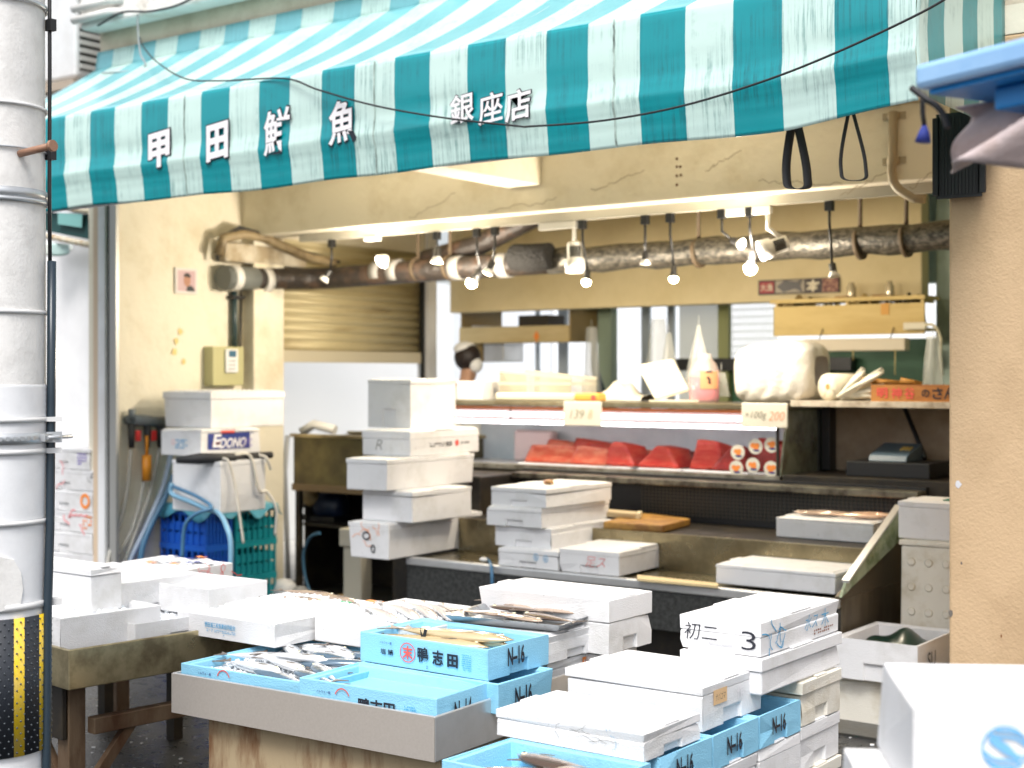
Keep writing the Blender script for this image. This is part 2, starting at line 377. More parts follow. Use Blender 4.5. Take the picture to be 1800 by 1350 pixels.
def put_mark(t, L, S, H, mk):
    """mk = (face, kind, data, cx, cz, w, h, material[, extra]); cx, cz are fractions of the face, w and h metres"""
    face, kind, data, cx, cz, w, h, mm = mk[:8]; ex = mk[8] if len(mk) > 8 else {}
    off = .0035
    if face == 'front': O = Vector((-L / 2 + cx * L, -S / 2 - off, cz * H)); ux = Vector((1, 0, 0)); uz = Vector((0, 0, 1))
    elif face == 'right': O = Vector((L / 2 + off, -S / 2 + cx * S, cz * H)); ux = Vector((0, 1, 0)); uz = Vector((0, 0, 1))
    else: O = Vector((-L / 2 + cx * L, -S / 2 + cz * S, H + .002)); ux = Vector((1, 0, 0)); uz = Vector((0, 1, 0))
    mb = MB(); nm = 'printed_text'
    if kind == 'text': letter(mb, data, O, ux, uz, w, h, ex.get('bold', .012), slant=ex.get('slant', 0))
    elif kind == 'scrawl':
        nm = 'marker_scrawl'; rnd = random.Random(ex.get('seed', 3))
        for st in scrawl(data, w, h, rnd): mb.ribbon(st, ex.get('pen', .004), O - ux * w / 2 - uz * h / 2, ux, uz)
    elif kind == 'strokes':
        nm = 'marker_scrawl'
        for st in data: mb.ribbon([(a * w, b * h) for a, b in st], ex.get('pen', .004), O - ux * w / 2 - uz * h / 2, ux, uz)
    elif kind == 'ring':
        nm = 'printed_ring'; mb.ribbon([(w / 2 * math.cos(a * math.pi / 16), h / 2 * math.sin(a * math.pi / 16)) for a in range(ex.get('a0', 0), ex.get('a1', 33))], ex.get('pen', .003), O, ux, uz)
    elif kind == 'patch':
        nm = ex.get('name', 'label'); mb.poly([(-w / 2, -h / 2), (w / 2, -h / 2), (w / 2, h / 2), (-w / 2, h / 2)], O - ux.cross(uz) * .001, ux, uz)
    elif kind == 'blocks':      # fine print: rows of tiny unreadable characters
        nm = 'fine_print'; rnd = random.Random(ex.get('seed', 5)); nx, nz = data
        for i in range(nx):
            for j in range(nz):
                if rnd.random() < .78:
                    x = -w / 2 + w * (i + rnd.uniform(.1, .3)) / nx; z = -h / 2 + h * (j + .15) / nz
                    mb.poly([(x, z), (x + w / nx * rnd.uniform(.4, .7), z), (x + w / nx * .6, z + h / nz * .6), (x, z + h / nz * rnd.uniform(.4, .7))], O, ux, uz)
    o = mb.obj(nm, mm, t, local=True, norm=False)
    return o
# ------------------------------------------------------------------ ground
g = MB(); g.box(-40, 40, -30, 5.95, -.2, 0); struct(g.obj('street', ASPH))
g = MB(); g.box(-40, 40, 5.95, 60, -.2, .012); struct(g.obj('shop_floor', SHOPF))
BOUNCEP = mat('pale_bounce_paving', (.62, .61, .58), .8, col2=(.52, .51, .48), nscale=4)  # pale paving added to bounce light onto the alley and rear walls
g = MB(); g.box(-9.79, -7.9, 6.45, 13.95, .0125, .02); struct(g.obj('alley_bounce_paving', BOUNCEP))
g = MB(); g.box(-7.89, 2, 11.4, 13.95, .0125, .02); struct(g.obj('rear_bounce_paving', BOUNCEP))

# ------------------------------------------------------------------ the shop building
XL, XC, YF, YB = -7.67, -2.09, 5.9, 7.07
shop = thing('fish_shop', 'cream plastered open-fronted fish shop behind the striped awning', 'shop building', (-5, 6, 0))
def part(name, m, boxes, parent=None, bevel=0):
    mb = MB()
    for b in boxes: mb.box(*b)
    return mb.obj(name, m, parent or shop, bevel=bevel)
part('left_wall', CREAM, [(XL - .2, XL, YF, 7.4, 0, 3.0), (XL - .2, XL, 7.4, 9.12, 2.62, 3.0)])
part('pillar', CREAM, [(XL, -7.545, YB + .003, 7.37, 0, 2.6)], bevel=.008)
part('lintel_beam', CREAM, [(XL - .2, XC, YB, 7.32, 2.6, 3.0)], bevel=.01)
part('soffit', CREAM, [(XL - .2, -1.0, YF, 9.36, 3.0, 3.12)])
part('ceiling_rib', CREAM, [(-5.26, -5.02, YF, YB - .003, 2.76, 3.0)], bevel=.006)
part('ceiling', CEILM, [(XL - .2, XC, 7.325, 9.36, 2.96, 2.998)])
part('roof', WHITEP, [(XL - .2, -1.0, 9.36, 11.3, 3.05, 3.17)])
part('header_wall', CEILM, [(-7.6, -3.5, 9.36, 9.5, 2.13, 2.958)], bevel=.008)
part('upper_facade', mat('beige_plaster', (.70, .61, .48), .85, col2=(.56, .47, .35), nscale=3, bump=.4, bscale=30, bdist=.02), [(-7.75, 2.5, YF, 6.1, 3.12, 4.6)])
part('cornice', PLAST, [(-7.75, 2.5, 5.74, YF - .003, 3.84, 4.6)], bevel=.02)
part('column', TAN, [(XC, -.6, YF, 7.3, 0, 3.0)], bevel=.012)
part('right_wall', TEALP, [(XC - .0, XC + .2, 7.305, 11.3, 0, 2.998), (-3.495, XC - .003, 9.62, 9.75, 0, 2.96)])
part('post', WHITEP, [(XL - .09, XL + .03, 9.125, 9.235, 0, 2.96)])
# back wall with its windows
def bx(px, Y): return at(px, 600, Y=Y).x
YK = 10.8
part('back_wall', TEALP, [(-8.6, XC, YK, YK + .15, 0, 1.25), (-8.6, XC, YK, YK + .15, 2.32, 3.04)])
FRM = mat('pale_window_frame', (.50, .56, .60), .5); OLIVE = mat('olive_post', (.36, .38, .16), .6)
for p0, p1 in ((944, 950), (984, 1000), (1130, 1145), (1176, 1188)): part('window_post', FRM, [(bx(p0, YK), bx(p1, YK), YK - .03, YK - .003, 1.25, 2.35)])
part('corner_post', mat('sage_post', (.30, .38, .28), .6), [(bx(1060, 10.2), bx(1083, 10.2), 10.12, 10.22, 0, 2.5)])
part('olive_post', OLIVE, [(bx(1266, 10.4), bx(1284, 10.4), 10.36, 10.42, 0, 2.6)])
FROST = mat('frosted_glass', (.72, .73, .62), .35, alpha=.55); CLEAR = glass_mat('window_glass', (.97, .98, 1), .06)
w1 = part('window_pane', CLEAR, [(bx(790, YK), bx(1188, YK), YK + .06, YK + .066, 1.25, 2.32)])
part('frosted_pane', FROST, [(bx(1196, YK), bx(1266, YK), YK - .02, YK - .012, 1.3, 2.32)])
mb = MB()       # wire-mesh window
xa, xb = bx(1284, 10.5), bx(1365, 10.5)
for i in range(15): x = xa + (xb - xa) * i / 14; mb.tube([(x, 10.5, 1.55), (x, 10.5, 2.2)], .004, 4)
for i in range(11): z = 1.6 + .06 * i; mb.tube([(xa, 10.5, z), (xb, 10.5, z)], .004, 4)
mb.obj('window_mesh', mat('mesh_wire', (.40, .45, .34), .5), shop)
part('dark_sill', BLACKM, [(bx(1190, 10.35), bx(1500, 10.35), 10.3, 10.4, 1.64, 1.74)])
part('green_boarding', GREENP, [(bx(1262, 10.45), bx(1366, 10.45), 10.43, 10.46, .6, 1.66), (bx(1366, 10.45) + .001, -2.1, 10.43, 10.46, .6, 1.88)])
# front left frame of the sliding door
for nm, p0, p1, m, y in (('frame_post', 172, 184, WHITEP, 5.86), ('frame_post', 192, 204, mat('grey_aluminium', (.42, .42, .40), .4, metal=.5), 5.875), ('door_gap', 184, 192, BLACKM, 5.885), ('timber_strip', 164, 172, mat('tan_strip', (.62, .48, .34), .7), 5.87)):
    xs = [at(p, 600, Y=y).x for p in (p0, p1)]
    part(nm, m, [(xs[0], xs[1] - .001, y, 5.898, 0, 2.98)])
# roller shutter half up in the side opening
sh = MB(); n = 13; z0, z1 = 1.70, 2.66
def shp(u, v):
    z = z1 + (z0 + .09 - z1) * v; return Vector((XL - .05 + .014 * abs(math.sin(v * n * math.pi)), 7.4 + 1.72 * u, z))
sh.grid(shp, 1, n * 6); SHUT = mat('stained_shutter', (.56, .48, .28), .5, metal=.2, col2=(.34, .25, .12), nscale=3, thr=(.55, .75), stretch=(1, .5, 4))
sob = sh.obj('roller_shutter', SHUT, shop, solid=.004)
part('bottom_bar', mat('shutter_bar', (.60, .54, .40), .5), [(XL - .075, XL - .02, 7.4, 9.12, z0, z0 + .09)], parent=sob)
part('guide_rail', BLACKM, [(XL - .03, XL - .005, 9.09, 9.124, 0, 2.6)], parent=sob)

# small holes left in the beam, yellow stain on the pillar
mb = MB()
for px, py in ((1190, 279), (1190, 293), (1196, 293), (1190, 309), (1197, 308), (1190, 325)):
    mb = MB(); c = at(px, py, Y=YB); mb.lathe([(.008, 0), (.008, .004)], c + Vector((0, -.003, 0)), (0, 1, 0), 10); mb.obj('screw_hole', mat('hole_brown', (.12, .05, .01), .9), shop)
CRK = mat('crack_grime', (.30, .24, .15), .9); rnd = random.Random(14)
for x0_, y0_, x1_, y1_ in ((1480, 345, 1560, 300), (1330, 318, 1480, 322), (1240, 300, 1300, 265), (1040, 335, 1130, 300), (720, 385, 800, 340), (860, 372, 980, 350), (1600, 330, 1645, 300)):
    a_, b_ = at(x0_, y0_, Y=YB - .0015), at(x1_, y1_, Y=YB - .0015); pts_ = [((a_.x + (b_.x - a_.x) * k / 14) + rnd.uniform(-.012, .012), a_.z + (b_.z - a_.z) * k / 14 + rnd.uniform(-.014, .014)) for k in range(15)]
    mb = MB(); mb.ribbon(pts_, .0035, Vector((0, YB - .0015, 0)), Vector((1, 0, 0)), Vector((0, 0, 1))); mb.obj('hairline_crack', CRK, shop, norm=False)
for px, py, w, h, m_ in ((1684, 851, 12, 14, mat('paint_fleck', (.66, .66, .70), .7)), (1671, 1078, 8, 14, mat('grey_chip', (.16, .14, .12), .9)), (1760, 1118, 3, 6, mat('rust_fleck', (.22, .09, .03), .9)), (1690, 990, 4, 5, MATS['grey_chip'])):
    c = at(px, py, Y=YF - .0015); d = dist(c); mb = MB(); rr_ = [(math.cos(k * .7) * pxl(w, d) * rnd.uniform(.35, .6), math.sin(k * .7) * pxl(h, d) * rnd.uniform(.35, .6)) for k in range(9)]; mb.poly(rr_, c, Vector((1, 0, 0)), Vector((0, 0, 1))); mb.obj('wall_fleck', m_, shop, norm=False)

# ------------------------------------------------------------------ neighbours seen past the shop
def building(name, label, m, boxes):
    t = thing(name, label, 'building', ((boxes[0][0] + boxes[0][1]) / 2, boxes[0][2], 0)); part('wall', m, boxes, t); return t
NBW = mat('neighbour_white', (.90, .91, .92), .6)
bl = building('white_neighbour_building', 'white panelled building left of the shop, behind the concrete pole', NBW, [(-14, -7.885, 6.3, 6.42, 0, 4.6)])
part('white_panel', mat('panel_white', (.90, .90, .91), .5, col2=(.82, .82, .83), nscale=2), [(-9.9, at(165, 600, Y=6.22).x, 6.2, 6.295, 0, 2.75)], bl)
building('pale_alley_building', 'white wall across the alley, seen under the half-raised shutter', NBW, [(-10.0, -9.8, 6.45, 14.4, 0, 2.6)])
building('pale_rear_building', 'pale building seen through the windows at the back of the shop', NBW, [(-9.78, 1, 14, 14.3, 0, 2.7)])

# ------------------------------------------------------------------ air conditioner on the left wall
ac = thing('air_conditioner', 'white outdoor air conditioner with dark side grille on a bracket, top left', 'air conditioner', (-8.3, 5.95, 3.55))
part('casing', WHITEP, [(-8.75, -7.93, 5.84, 6.16, 3.58, 4.5)], ac, bevel=.02)
mb = MB()
for i in range(16): mb.box(-7.926, -7.915, 5.87, 6.14, 3.64 + i * .053, 3.67 + i * .053)
mb.obj('grille', mat('grille_grey', (.55, .55, .53), .6), ac)
part('grille_recess', mat('grille_dark', (.06, .06, .055), .7), [(-7.929, -7.924, 5.87, 6.14, 3.63, 4.48)], ac)
for b_ in ((-8.8, -7.9, 5.8, 5.86, 3.5, 3.555), (-8.8, -7.9, 6.1, 6.16, 3.5, 3.555), (-8.72, -8.66, 5.8, 6.3, 3.44, 3.498), (-7.96, -7.9, 5.8, 6.3, 3.44, 3.498)): part('bracket', mat('bracket_rust', (.40, .33, .26), .7), [b_], ac)
part('drain_pipe', WHITEP, [(-8.42, -8.33, 6.1, 6.2, 2.8, 3.44)], ac)

# ------------------------------------------------------------------ awning
AW_L, AW_R, AY0, AZT, AZW = -7.75, -1.85, 4.9, 3.05, 3.62
AWD = mat('teal_vinyl', (.0, .265, .305), .3, spec=.6); AWL = mat('mint_vinyl', (.55, .73, .68), .3, spec=.6); AWD2 = mat('sky_glare_teal_vinyl', (.19, .49, .54), .2, spec=.6)  # canopy teal made paler: sky glare put into the colour
for nm in ('teal_vinyl', 'mint_vinyl', 'sky_glare_teal_vinyl'):           # dirt streaks run down the cloth
    m = MATS[nm]; N = m.node_tree.nodes; Lk = m.node_tree.links; b = N['Principled BSDF']; base = tuple(b.inputs['Base Color'].default_value)
    tc = N.new('ShaderNodeTexCoord')
    def nz(scale, st, lo, hi):
        mp = N.new('ShaderNodeMapping'); mp.inputs['Scale'].default_value = st; Lk.new(tc.outputs['Object'], mp.inputs['Vector'])
        n = N.new('ShaderNodeTexNoise'); n.inputs['Scale'].default_value = scale; n.inputs['Detail'].default_value = 5; n.inputs['Roughness'].default_value = .7; Lk.new(mp.outputs[0], n.inputs['Vector'])
        r = N.new('ShaderNodeMapRange'); r.inputs['From Min'].default_value = lo; r.inputs['From Max'].default_value = hi; r.clamp = True
        Lk.new(n.outputs['Fac'], r.inputs['Value']); return r.outputs[0]
    a = nz(85, (1, .3, .03), .47, .61); c = nz(2.6, (1, 1, 1.5), .42, .66)
    mu = N.new('ShaderNodeMath'); mu.operation = 'MULTIPLY'; Lk.new(a, mu.inputs[0]); Lk.new(c, mu.inputs[1])
    mu2 = N.new('ShaderNodeMath'); mu2.operation = 'MULTIPLY'; mu2.inputs[1].default_value = .75 if nm != 'sky_glare_teal_vinyl' else .3; Lk.new(mu.outputs[0], mu2.inputs[0])
    mx = N.new('ShaderNodeMixRGB'); mx.inputs['Color1'].default_value = base; Lk.new(mu2.outputs[0], mx.inputs['Fac'])
    mx.inputs['Color2'].default_value = (base[0] * .1 + .01, base[1] * .28 + .01, base[2] * .28 + .02, 1); Lk.new(mx.outputs[0], b.inputs['Base Color'])
    bp = N.new('ShaderNodeBump'); bp.inputs['Strength'].default_value = .12; bp.inputs['Distance'].default_value = .02
    n2 = N.new('ShaderNodeTexNoise'); n2.inputs['Scale'].default_value = 6; Lk.new(tc.outputs['Object'], n2.inputs['Vector']); Lk.new(n2.outputs['Fac'], bp.inputs['Height']); Lk.new(bp.outputs[0], b.inputs['Normal'])
def xv(px, py=150): return at(px, py, Y=AY0).x
EDGES = [AW_L, -7.58, -7.37, -7.16, -6.95] + [xv(p) for p in (116, 160, 203, 250, 297, 355, 405, 457, 511, 567, 625, 695, 757, 823, 890, 962, 1035, 1126, 1206, 1290, 1376, 1468, 1562)] + [AW_R]
# stripe i is dark when odd-numbered from the left end, except the first
def dark(i): return i % 2 == 0
_vp = [(0, 0, .0), (.06, -.004, 0), (.28, -.006, .2), (.48, -.002, .5), (.58, -.008, 1), (.635, -.014, 1), (.70, -.007, 1), (.78, .002, 1), (.88, .008, .8), (1, .014, .6)]
def vy(x, s):
    s = min(1.0, max(0.0, s))
    for (a, ya, wa), (b, yb2, wb) in zip(_vp, _vp[1:]):
        if s <= b + 1e-6:
            k = (s - a) / (b - a); k = k * k * (3 - 2 * k); y = ya + (yb2 - ya) * k; w = wa + (wb - wa) * k; break
    wv = math.sin(x * 2.9 + .6) * .5 + math.sin(x * 6.3 + 2) * .35 + math.sin(x * 13.7) * .2
    return AY0 + y * (1 + .18 * wv * w) + .006 * w * wv * (1 if s > .4 else .3)
VH = .522
def vpos(x, s):
    dip = .006 * math.sin(x * 2.3 + 1) + .004 * math.sin(x * 7 + .3)
    lift = .05 * max(0, 1 - (AW_R - x) / .5) if x > AW_R - .5 else 0
    return Vector((x, vy(x, s), AZT - s * (VH + dip - lift)))
aw = thing('striped_awning', 'long teal and mint striped vinyl awning with white lettering over the shop front', 'awning', ((AW_L + AW_R) / 2, YF, 2.5))
mb = MB()
for i, (a, b) in enumerate(zip(EDGES, EDGES[1:])):
    mb.mi = 0 if dark(i) else 1
    mb.grid(lambda u, v, a=a, b=b: vpos(a + (b - a) * u, v), 5, 34)
mb.obj('valance', [AWD, AWL], aw, solid=.003)
mb = MB()
def slope(x, v): return Vector((x, AY0 + (YF - .01 - AY0) * v, AZT + (AZW - AZT) * v - .03 * math.sin(v * math.pi)))
for i, (a, b) in enumerate(zip(EDGES, EDGES[1:])):
    mb.mi = 0 if dark(i) else 1
    mb.grid(lambda u, v, a=a, b=b: slope(a + (b - a) * u, v), 3, 16)
mb.obj('canopy', [AWD2, AWL], aw, solid=.003)
mb = MB()
for i, (a, b) in enumerate(zip(EDGES, EDGES[1:])):      # scalloped flap against the wall
    mb.mi = 0 if dark(i) else 1
    mb.grid(lambda u, v, a=a, b=b: Vector((a + (b - a) * u, YF - .02 - .02 * v, AZW + .10 - .13 * v - (.02 * math.sin(u * math.pi) if v > .5 else 0))), 4, 3)
mb.obj('wall_flap', [AWD2, AWL], aw, solid=.003)
mb = MB()
YS = [AY0, 5.01, 5.18, 5.38, 5.55, 5.745, YF - .01]
for i, (a, b) in enumerate(zip(YS, YS[1:])):
    mb.mi = 1 if i % 2 == 0 else 0
    def sp(u, v, a=a, b=b):
        y = a + (b - a) * u; top = AZT + (AZW - AZT) * (y - AY0) / (YF - AY0); return Vector((AW_R + .004 * math.sin(v * 9), y, top + (2.60 - top) * v))
    mb.grid(sp, 3, 8)
mb.obj('side_panel', [AWD, AWL], aw, solid=.003)
mb = MB(); mb.tube([(AW_L, AY0 + .035, 2.535), (-4.8, AY0 + .035, 2.548), (AW_R - .45, AY0 + .035, 2.545)], .012, 8)
mb.obj('hem_rod', mat('hem_white', (.72, .72, .74), .4), aw)
mb = MB(); mb.tube([(AW_L, AY0 + .012, AZT - .012), (AW_R, AY0 + .012, AZT - .012)], .014, 8)
for x in (AW_L + .02, -5.8, -3.8, AW_R - .02): mb.tube([(x, AY0 + .012, AZT - .03), (x, YF - .01, AZW - .05)], .014, 8)
mb.obj('frame_tube', mat('frame_grey', (.5, .5, .5), .4, metal=.6), aw)
# panel seams
mb = MB()
for p in (326, 660, 1081):
    mb = MB(); x = xv(p); mb.ribbon([(x + random.uniform(-.002, .002), s) for s in [k / 20 for k in range(21)]], .010, Vector((0, 0, 0)), Vector((1, 0, 0)), Vector((0, 0, 1)))
    for v in mb.bm.verts: q = vpos(v.co.x, v.co.z); v.co = q + Vector((0, -.004, 0))
    mb.obj('seam', mat('seam_grime', (.10, .13, .12), .8, col2=(.45, .58, .53), nscale=7, thr=(.35, .6)), aw, norm=False)
# lettering
for ch, px, py, w, h, bo in (('甲', 275, 262, 45, 58, .042), ('田', 379, 248, 44, 60, .045), ('鮮', 484, 230, 52, 72, .018), ('魚', 598, 213, 50, 70, .022), ('銀', 809, 190, 42, 48, .016), ('座', 860, 189, 42, 50, .012), ('店', 908, 184, 44, 50, .018)):
    c = at(px, py, Y=AY0 - .03); d = dist(c); ww = pxl(w, d) / math.cos(YAW) * .97; hh = pxl(h, d) * 1.08; ww *= 1.06
    yf = min(vy(c.x + ww * fx, (AZT - c.z + hh * fz) / VH) for fx in (-.55, 0, .55) for fz in (-.6, -.4, -.25, 0, .25, .5)) - .005
    c.y = yf
    for nm, mm, b_, k, off in (('lettering_outline', INK, bo + .016, 1.08, 0), ('lettering', INKW, bo, 1.0, .003)):
        mb = MB(); letter(mb, ch, c - Vector((0, off, 0)), Vector((1, 0, 0)), Vector((0, 0, 1)), ww * k, hh * k, b_)
        for v in mb.bm.verts: v.co.z += .10 * (v.co.x - c.x)
        mb.obj(nm, mm, aw, norm=False)
# ------------------------------------------------------------------ counters in front of the shop
ca = at(765, 1260, Z=.55); AX1, AY_ = ca.x, ca.y; AX0 = at(283, 1186, Z=.55).x
CAY = R_(2.5); CAL = (AX1 - AX0) / math.cos(CAY)
cA = thing('steel_fish_counter', 'low steel-topped fish counter on a rust-streaked base, holding the blue foam boxes', 'counter', (AX1, AY_, 0), CAY)
def basin(t, x0, x1, y0, y1, zr, h, zf, m, wall=.012, name='tray'):
    mb = MB(); lo = [Vector((x0, y0, zr - h)), Vector((x1, y0, zr - h)), Vector((x1, y1, zr - h)), Vector((x0, y1, zr - h))]
    up = lambda l, z: [Vector((v.x, v.y, z)) for v in l]
    inn = [Vector((x0 + wall, y0 + wall, zr)), Vector((x1 - wall, y0 + wall, zr)), Vector((x1 - wall, y1 - wall, zr)), Vector((x0 + wall, y1 - wall, zr))]
    bridge(mb, lo, up(lo, zr)); bridge(mb, up(lo, zr), inn); bridge(mb, inn, up(inn, zf)); mb.f(up(inn, zf)); mb.f(lo[::-1])
    return mb.obj(name, m, t, bevel=.004, local=True)
basin(cA, -CAL, 0, 0, 1.15, .55, .142, .497, STEEL)
mb = MB(); mb.box(-CAL + .002, -.001, -.003, -.001, .41, .548); mb.obj('front_panel', STEELB, cA, local=True)
mb = MB(); mb.box(-CAL + .13, -.02, .05, 1.1, 0, .405); mb.obj('base', RUSTB, cA, bevel=.006, local=True)

cb = at(121, 1143, Z=.62); yB = R_(-7)
cB = thing('stained_steel_table', 'stained steel table with rusty legs, behind the concrete pole', 'table', (cb.x, cb.y, 0), yB)
def bl_(name, m, bs, p=None):
    mb = MB()
    for b in bs: mb.box(*b)
    return mb.obj(name, m, p or cB, local=True, bevel=.004)
mb = MB()
lo = [Vector(v) for v in ((-1.5, 0, .475), (0, 0, .475), (0, 1.15, .475), (-1.5, 1.15, .475))]
up = lambda l, z: [Vector((v.x, v.y, z)) for v in l]
inn = [Vector(v) for v in ((-1.485, .015, .62), (-.015, .015, .62), (-.015, 1.135, .62), (-1.485, 1.135, .62))]
bridge(mb, lo, up(lo, .62)); bridge(mb, up(lo, .62), inn); bridge(mb, inn, up(inn, .575)); mb.f(up(inn, .575)); mb.f(lo[::-1])
mb.obj('tray', STEELD, cB, local=True, bevel=.004)
for x, y in ((-.16, .06), (-1.4, .06), (-.16, 1.0), (-1.4, 1.0)):
    mb = MB(); mb.box(x - .03, x + .05, y, y + .07, 0, .474); mb.obj('leg', RUST, cB, local=True, bevel=.004)
bl_('side_rail', RUST, [(-.10, -.05, .13, 1.0, .285, .345)])
bl_('corner_plate', DARKM, [(-.5, -.112, .035, .055, .27, .472)])
mb = MB(); mb.hexa([Vector(p) for p in ((-.09, .14, .14), (-.06, .14, .14), (-.06, .19, .14), (-.09, .19, .14))], [Vector(p) for p in ((-.09, .26, .284), (-.06, .26, .284), (-.06, .31, .284), (-.09, .31, .284))]); mb.obj('brace', RUST, cB, local=True)
mb = MB(); mb.hexa([Vector(p) for p in ((-.2, .07, .12), (-.2, .1, .12), (-.24, .1, .12), (-.24, .07, .12))], [Vector(p) for p in ((-.36, .07, .268), (-.36, .1, .268), (-.40, .1, .268), (-.40, .07, .268))]); mb.obj('brace', RUST, cB, local=True)

# tiered display in the shop mouth
TX0, TX1, TY0, TZ = -5.42, -2.75, 6.28, .547
GRAN = mat('dark_granite', (.05, .053, .05), .5, col2=(.018, .018, .018), nscale=45, thr=(.4, .6))
dt = thing('tiered_display_counter', 'stepped steel display counter with sloping glass end, in front of the tuna case', 'display counter', ((TX0 + TX1) / 2, TY0, 0))
BRASSY = mat('lit_steel', (.34, .29, .18), .28, metal=.9, col2=(.24, .20, .12), nscale=6, noise=.1)
def dpart(name, m, bs, bevel=.003): return part(name, m, bs, dt, bevel)
dpart('lower_shelf', BRASSY, [(TX0, TX1, TY0 + .02, 6.75, .50, .535)])
dpart('front_lip', STEEL, [(TX0, TX1, TY0 - .012, TY0 + .035, .50, TZ)], .008)
dpart('apron', GRAN, [(TX0, TX1, TY0, TY0 + .1, .30, .498)])
dpart('plinth', DARKM, [(TX0, TX1, TY0 + .14, 7.4, .0, .499)])
dpart('riser', BRASSY, [(TX0, TX1, 6.75, 6.78, .50, .735)])
dpart('upper_shelf', DARKM, [(TX0, TX1, 6.781, 7.42, .70, .728)])
dpart('back_grille', BLACKM, [(TX0, TX1, 7.42, 7.46, .70, 1.0)])
mb = MB()
for i in range(70):
    x = TX0 + .9 + i * .025
    if x < TX1: mb.box(x, x + .004, 7.414, 7.418, .76, .95)
for i in range(9): mb.box(TX0 + .9, TX1, 7.409, 7.413, .77 + i * .021, .774 + i * .021)
mb.obj('grille_wire', mat('grille_wire_grey', (.10, .09, .07), .5, metal=.5), dt)
dpart('ledge', mat('grimy_ledge', (.22, .20, .15), .35, metal=.6, col2=(.06, .05, .04), nscale=8), [(TX0, TX1 + .0, 7.30, 7.44, .945, .985)], .008)
dpart('end_panel', mat('brown_side_panel', (.16, .13, .09), .5, metal=.4, col2=(.09, .07, .045), nscale=5, stretch=(1, 1, .4)), [(TX1 - .02, TX1 + .005, TY0 + .03, 7.45, 0, .545)])
mb = MB()
mb.hexa([Vector(p) for p in ((TX1 - .02, TY0 + .01, .546), (TX1 + .004, TY0 + .01, .546), (TX1 + .004, 7.4, .546), (TX1 - .02, 7.4, .546))], [Vector(p) for p in ((TX1 - .02, TY0 + .01, .56), (TX1 + .004, TY0 + .01, .56), (TX1 + .004, 7.4, .97), (TX1 - .02, 7.4, .97))])
mb.obj('end_slope', mat('brown_side_panel2', (.14, .115, .08), .5, metal=.4), dt)
mb = MB()
gp = [at(1483, 1024, X=TX1 + .01), at(1577, 891, X=TX1 + .01), at(1580, 948, X=TX1 + .01), at(1475, 1050, X=TX1 + .01)]
mb.hexa([p + Vector((.012, 0, 0)) for p in gp], gp); GG = mat('mossy_glass', (.45, .52, .38), .15, col2=(.10, .16, .04), nscale=6, thr=(.5, .68), alpha=.75)
mb.obj('glass_end', GG, dt)
mb = MB(); mb.hexa([gp[0] + Vector((-.01, 0, 0)), gp[0] + Vector((.026, 0, 0)), gp[1] + Vector((.026, 0, 0)), gp[1] + Vector((-.01, 0, 0))], [p + Vector((0, 0, .012)) for p in (gp[0] + Vector((-.01, 0, 0)), gp[0] + Vector((.026, 0, 0)), gp[1] + Vector((.026, 0, 0)), gp[1] + Vector((-.01, 0, 0)))])
mb.obj('glass_edge_trim', STEEL, dt)

# ------------------------------------------------------------------ foam boxes
WG = 'white foam fish boxes'; BG = 'blue foam fish boxes'
TXT = {}
# --- on the steel counter
def n16(txt, cz=.56, h=.052, clip=0): return ('right', 'text', txt, .44, cz, .094, h * 1.08, INK, {'bold': .028})
kamo = lambda cz: [('front', 'text', 'ノルウェー産', .215, cz + .22, .055, .009, INKN), ('front', 'text', '塩 鯖', .225, cz - .08, .058, .020, INK), ('front', 'ring', 0, .392, cz, .066, .064, INKR, {'pen': .0035}), ('front', 'text', '末', .392, cz, .046, .046, INKR, {'bold': .03}),
                   ('front', 'text', '鴨', .512, cz, .048, .052, INK, {'bold': .022}), ('front', 'text', '志', .628, cz - .02, .048, .050, INK, {'bold': .03}), ('front', 'text', '田', .74, cz - .05, .046, .044, INK, {'bold': .045}), ('front', 'blocks', (8, 8), .845, cz - .04, .040, .056, INKB, {'seed': 2}), ('front', 'text', '口', .545, .13, .006, .010, INKN)]
b_a2 = foam_box('blue foam box of mackerel on ice, front left corner of the steel counter', 318, 524, 650, 1260, 1210, .5, m=BLUE, kind='open', notch=(), H=.082, S=.58, yaw=2.5, pt=at(524, 1212, Z=.582) - Vector((.004, -.085, .082)), group=BG,
                marks=[('front', 'text', 'ノルウェー産', .19, .72, .065, .010, INKN), ('front', 'ring', 0, .335, .55, .062, .07, INKR, {'pen': .004, 'a0': 2, 'a1': 15})])
b_a3 = foam_box('empty blue foam box on the front right corner of the steel counter', 526, 760, 866, 1260, 1231, .5, yaw=3, m=BLUE, kind='open', notch=(), floor=.058, H=.1, pt=at(760, 1232, Z=.6) - Vector((.006, -.03, .1)), group=BG,
                marks=[('front', 'text', 'ノルウェー産', .19, .66, .06, .010, INKN), ('front', 'ring', 0, .33, .52, .062, .066, INKR, {'pen': .004, 'a0': 2, 'a1': 15}), ('front', 'text', '鴨志田', .58, .42, .15, .05, INK, {'bold': .03}), ('front', 'blocks', (8, 5), .82, .45, .05, .04, INKB), n16('N–14', .42, .06)])
b_a4 = foam_box('blue foam box sunk in the counter, right under the printed blue box', 632, 862, 972, 1260, 1200, .5, m=BLUE, kind='open', notch=(), H=.1, pt=at(868, 1206, Z=.6) - Vector((.006, -.03, .1)), group=BG, marks=[n16('N–16', .42, .06)])
b_a1 = foam_box('blue foam box printed with large black characters, top of the steel counter, long fish inside', 633, 858, 964, 1197, 1142, .601, m=BLUE, kind='open', group=BG, notch=('right',), marks=kamo(.52) + [n16('N–16', .60, .058)])
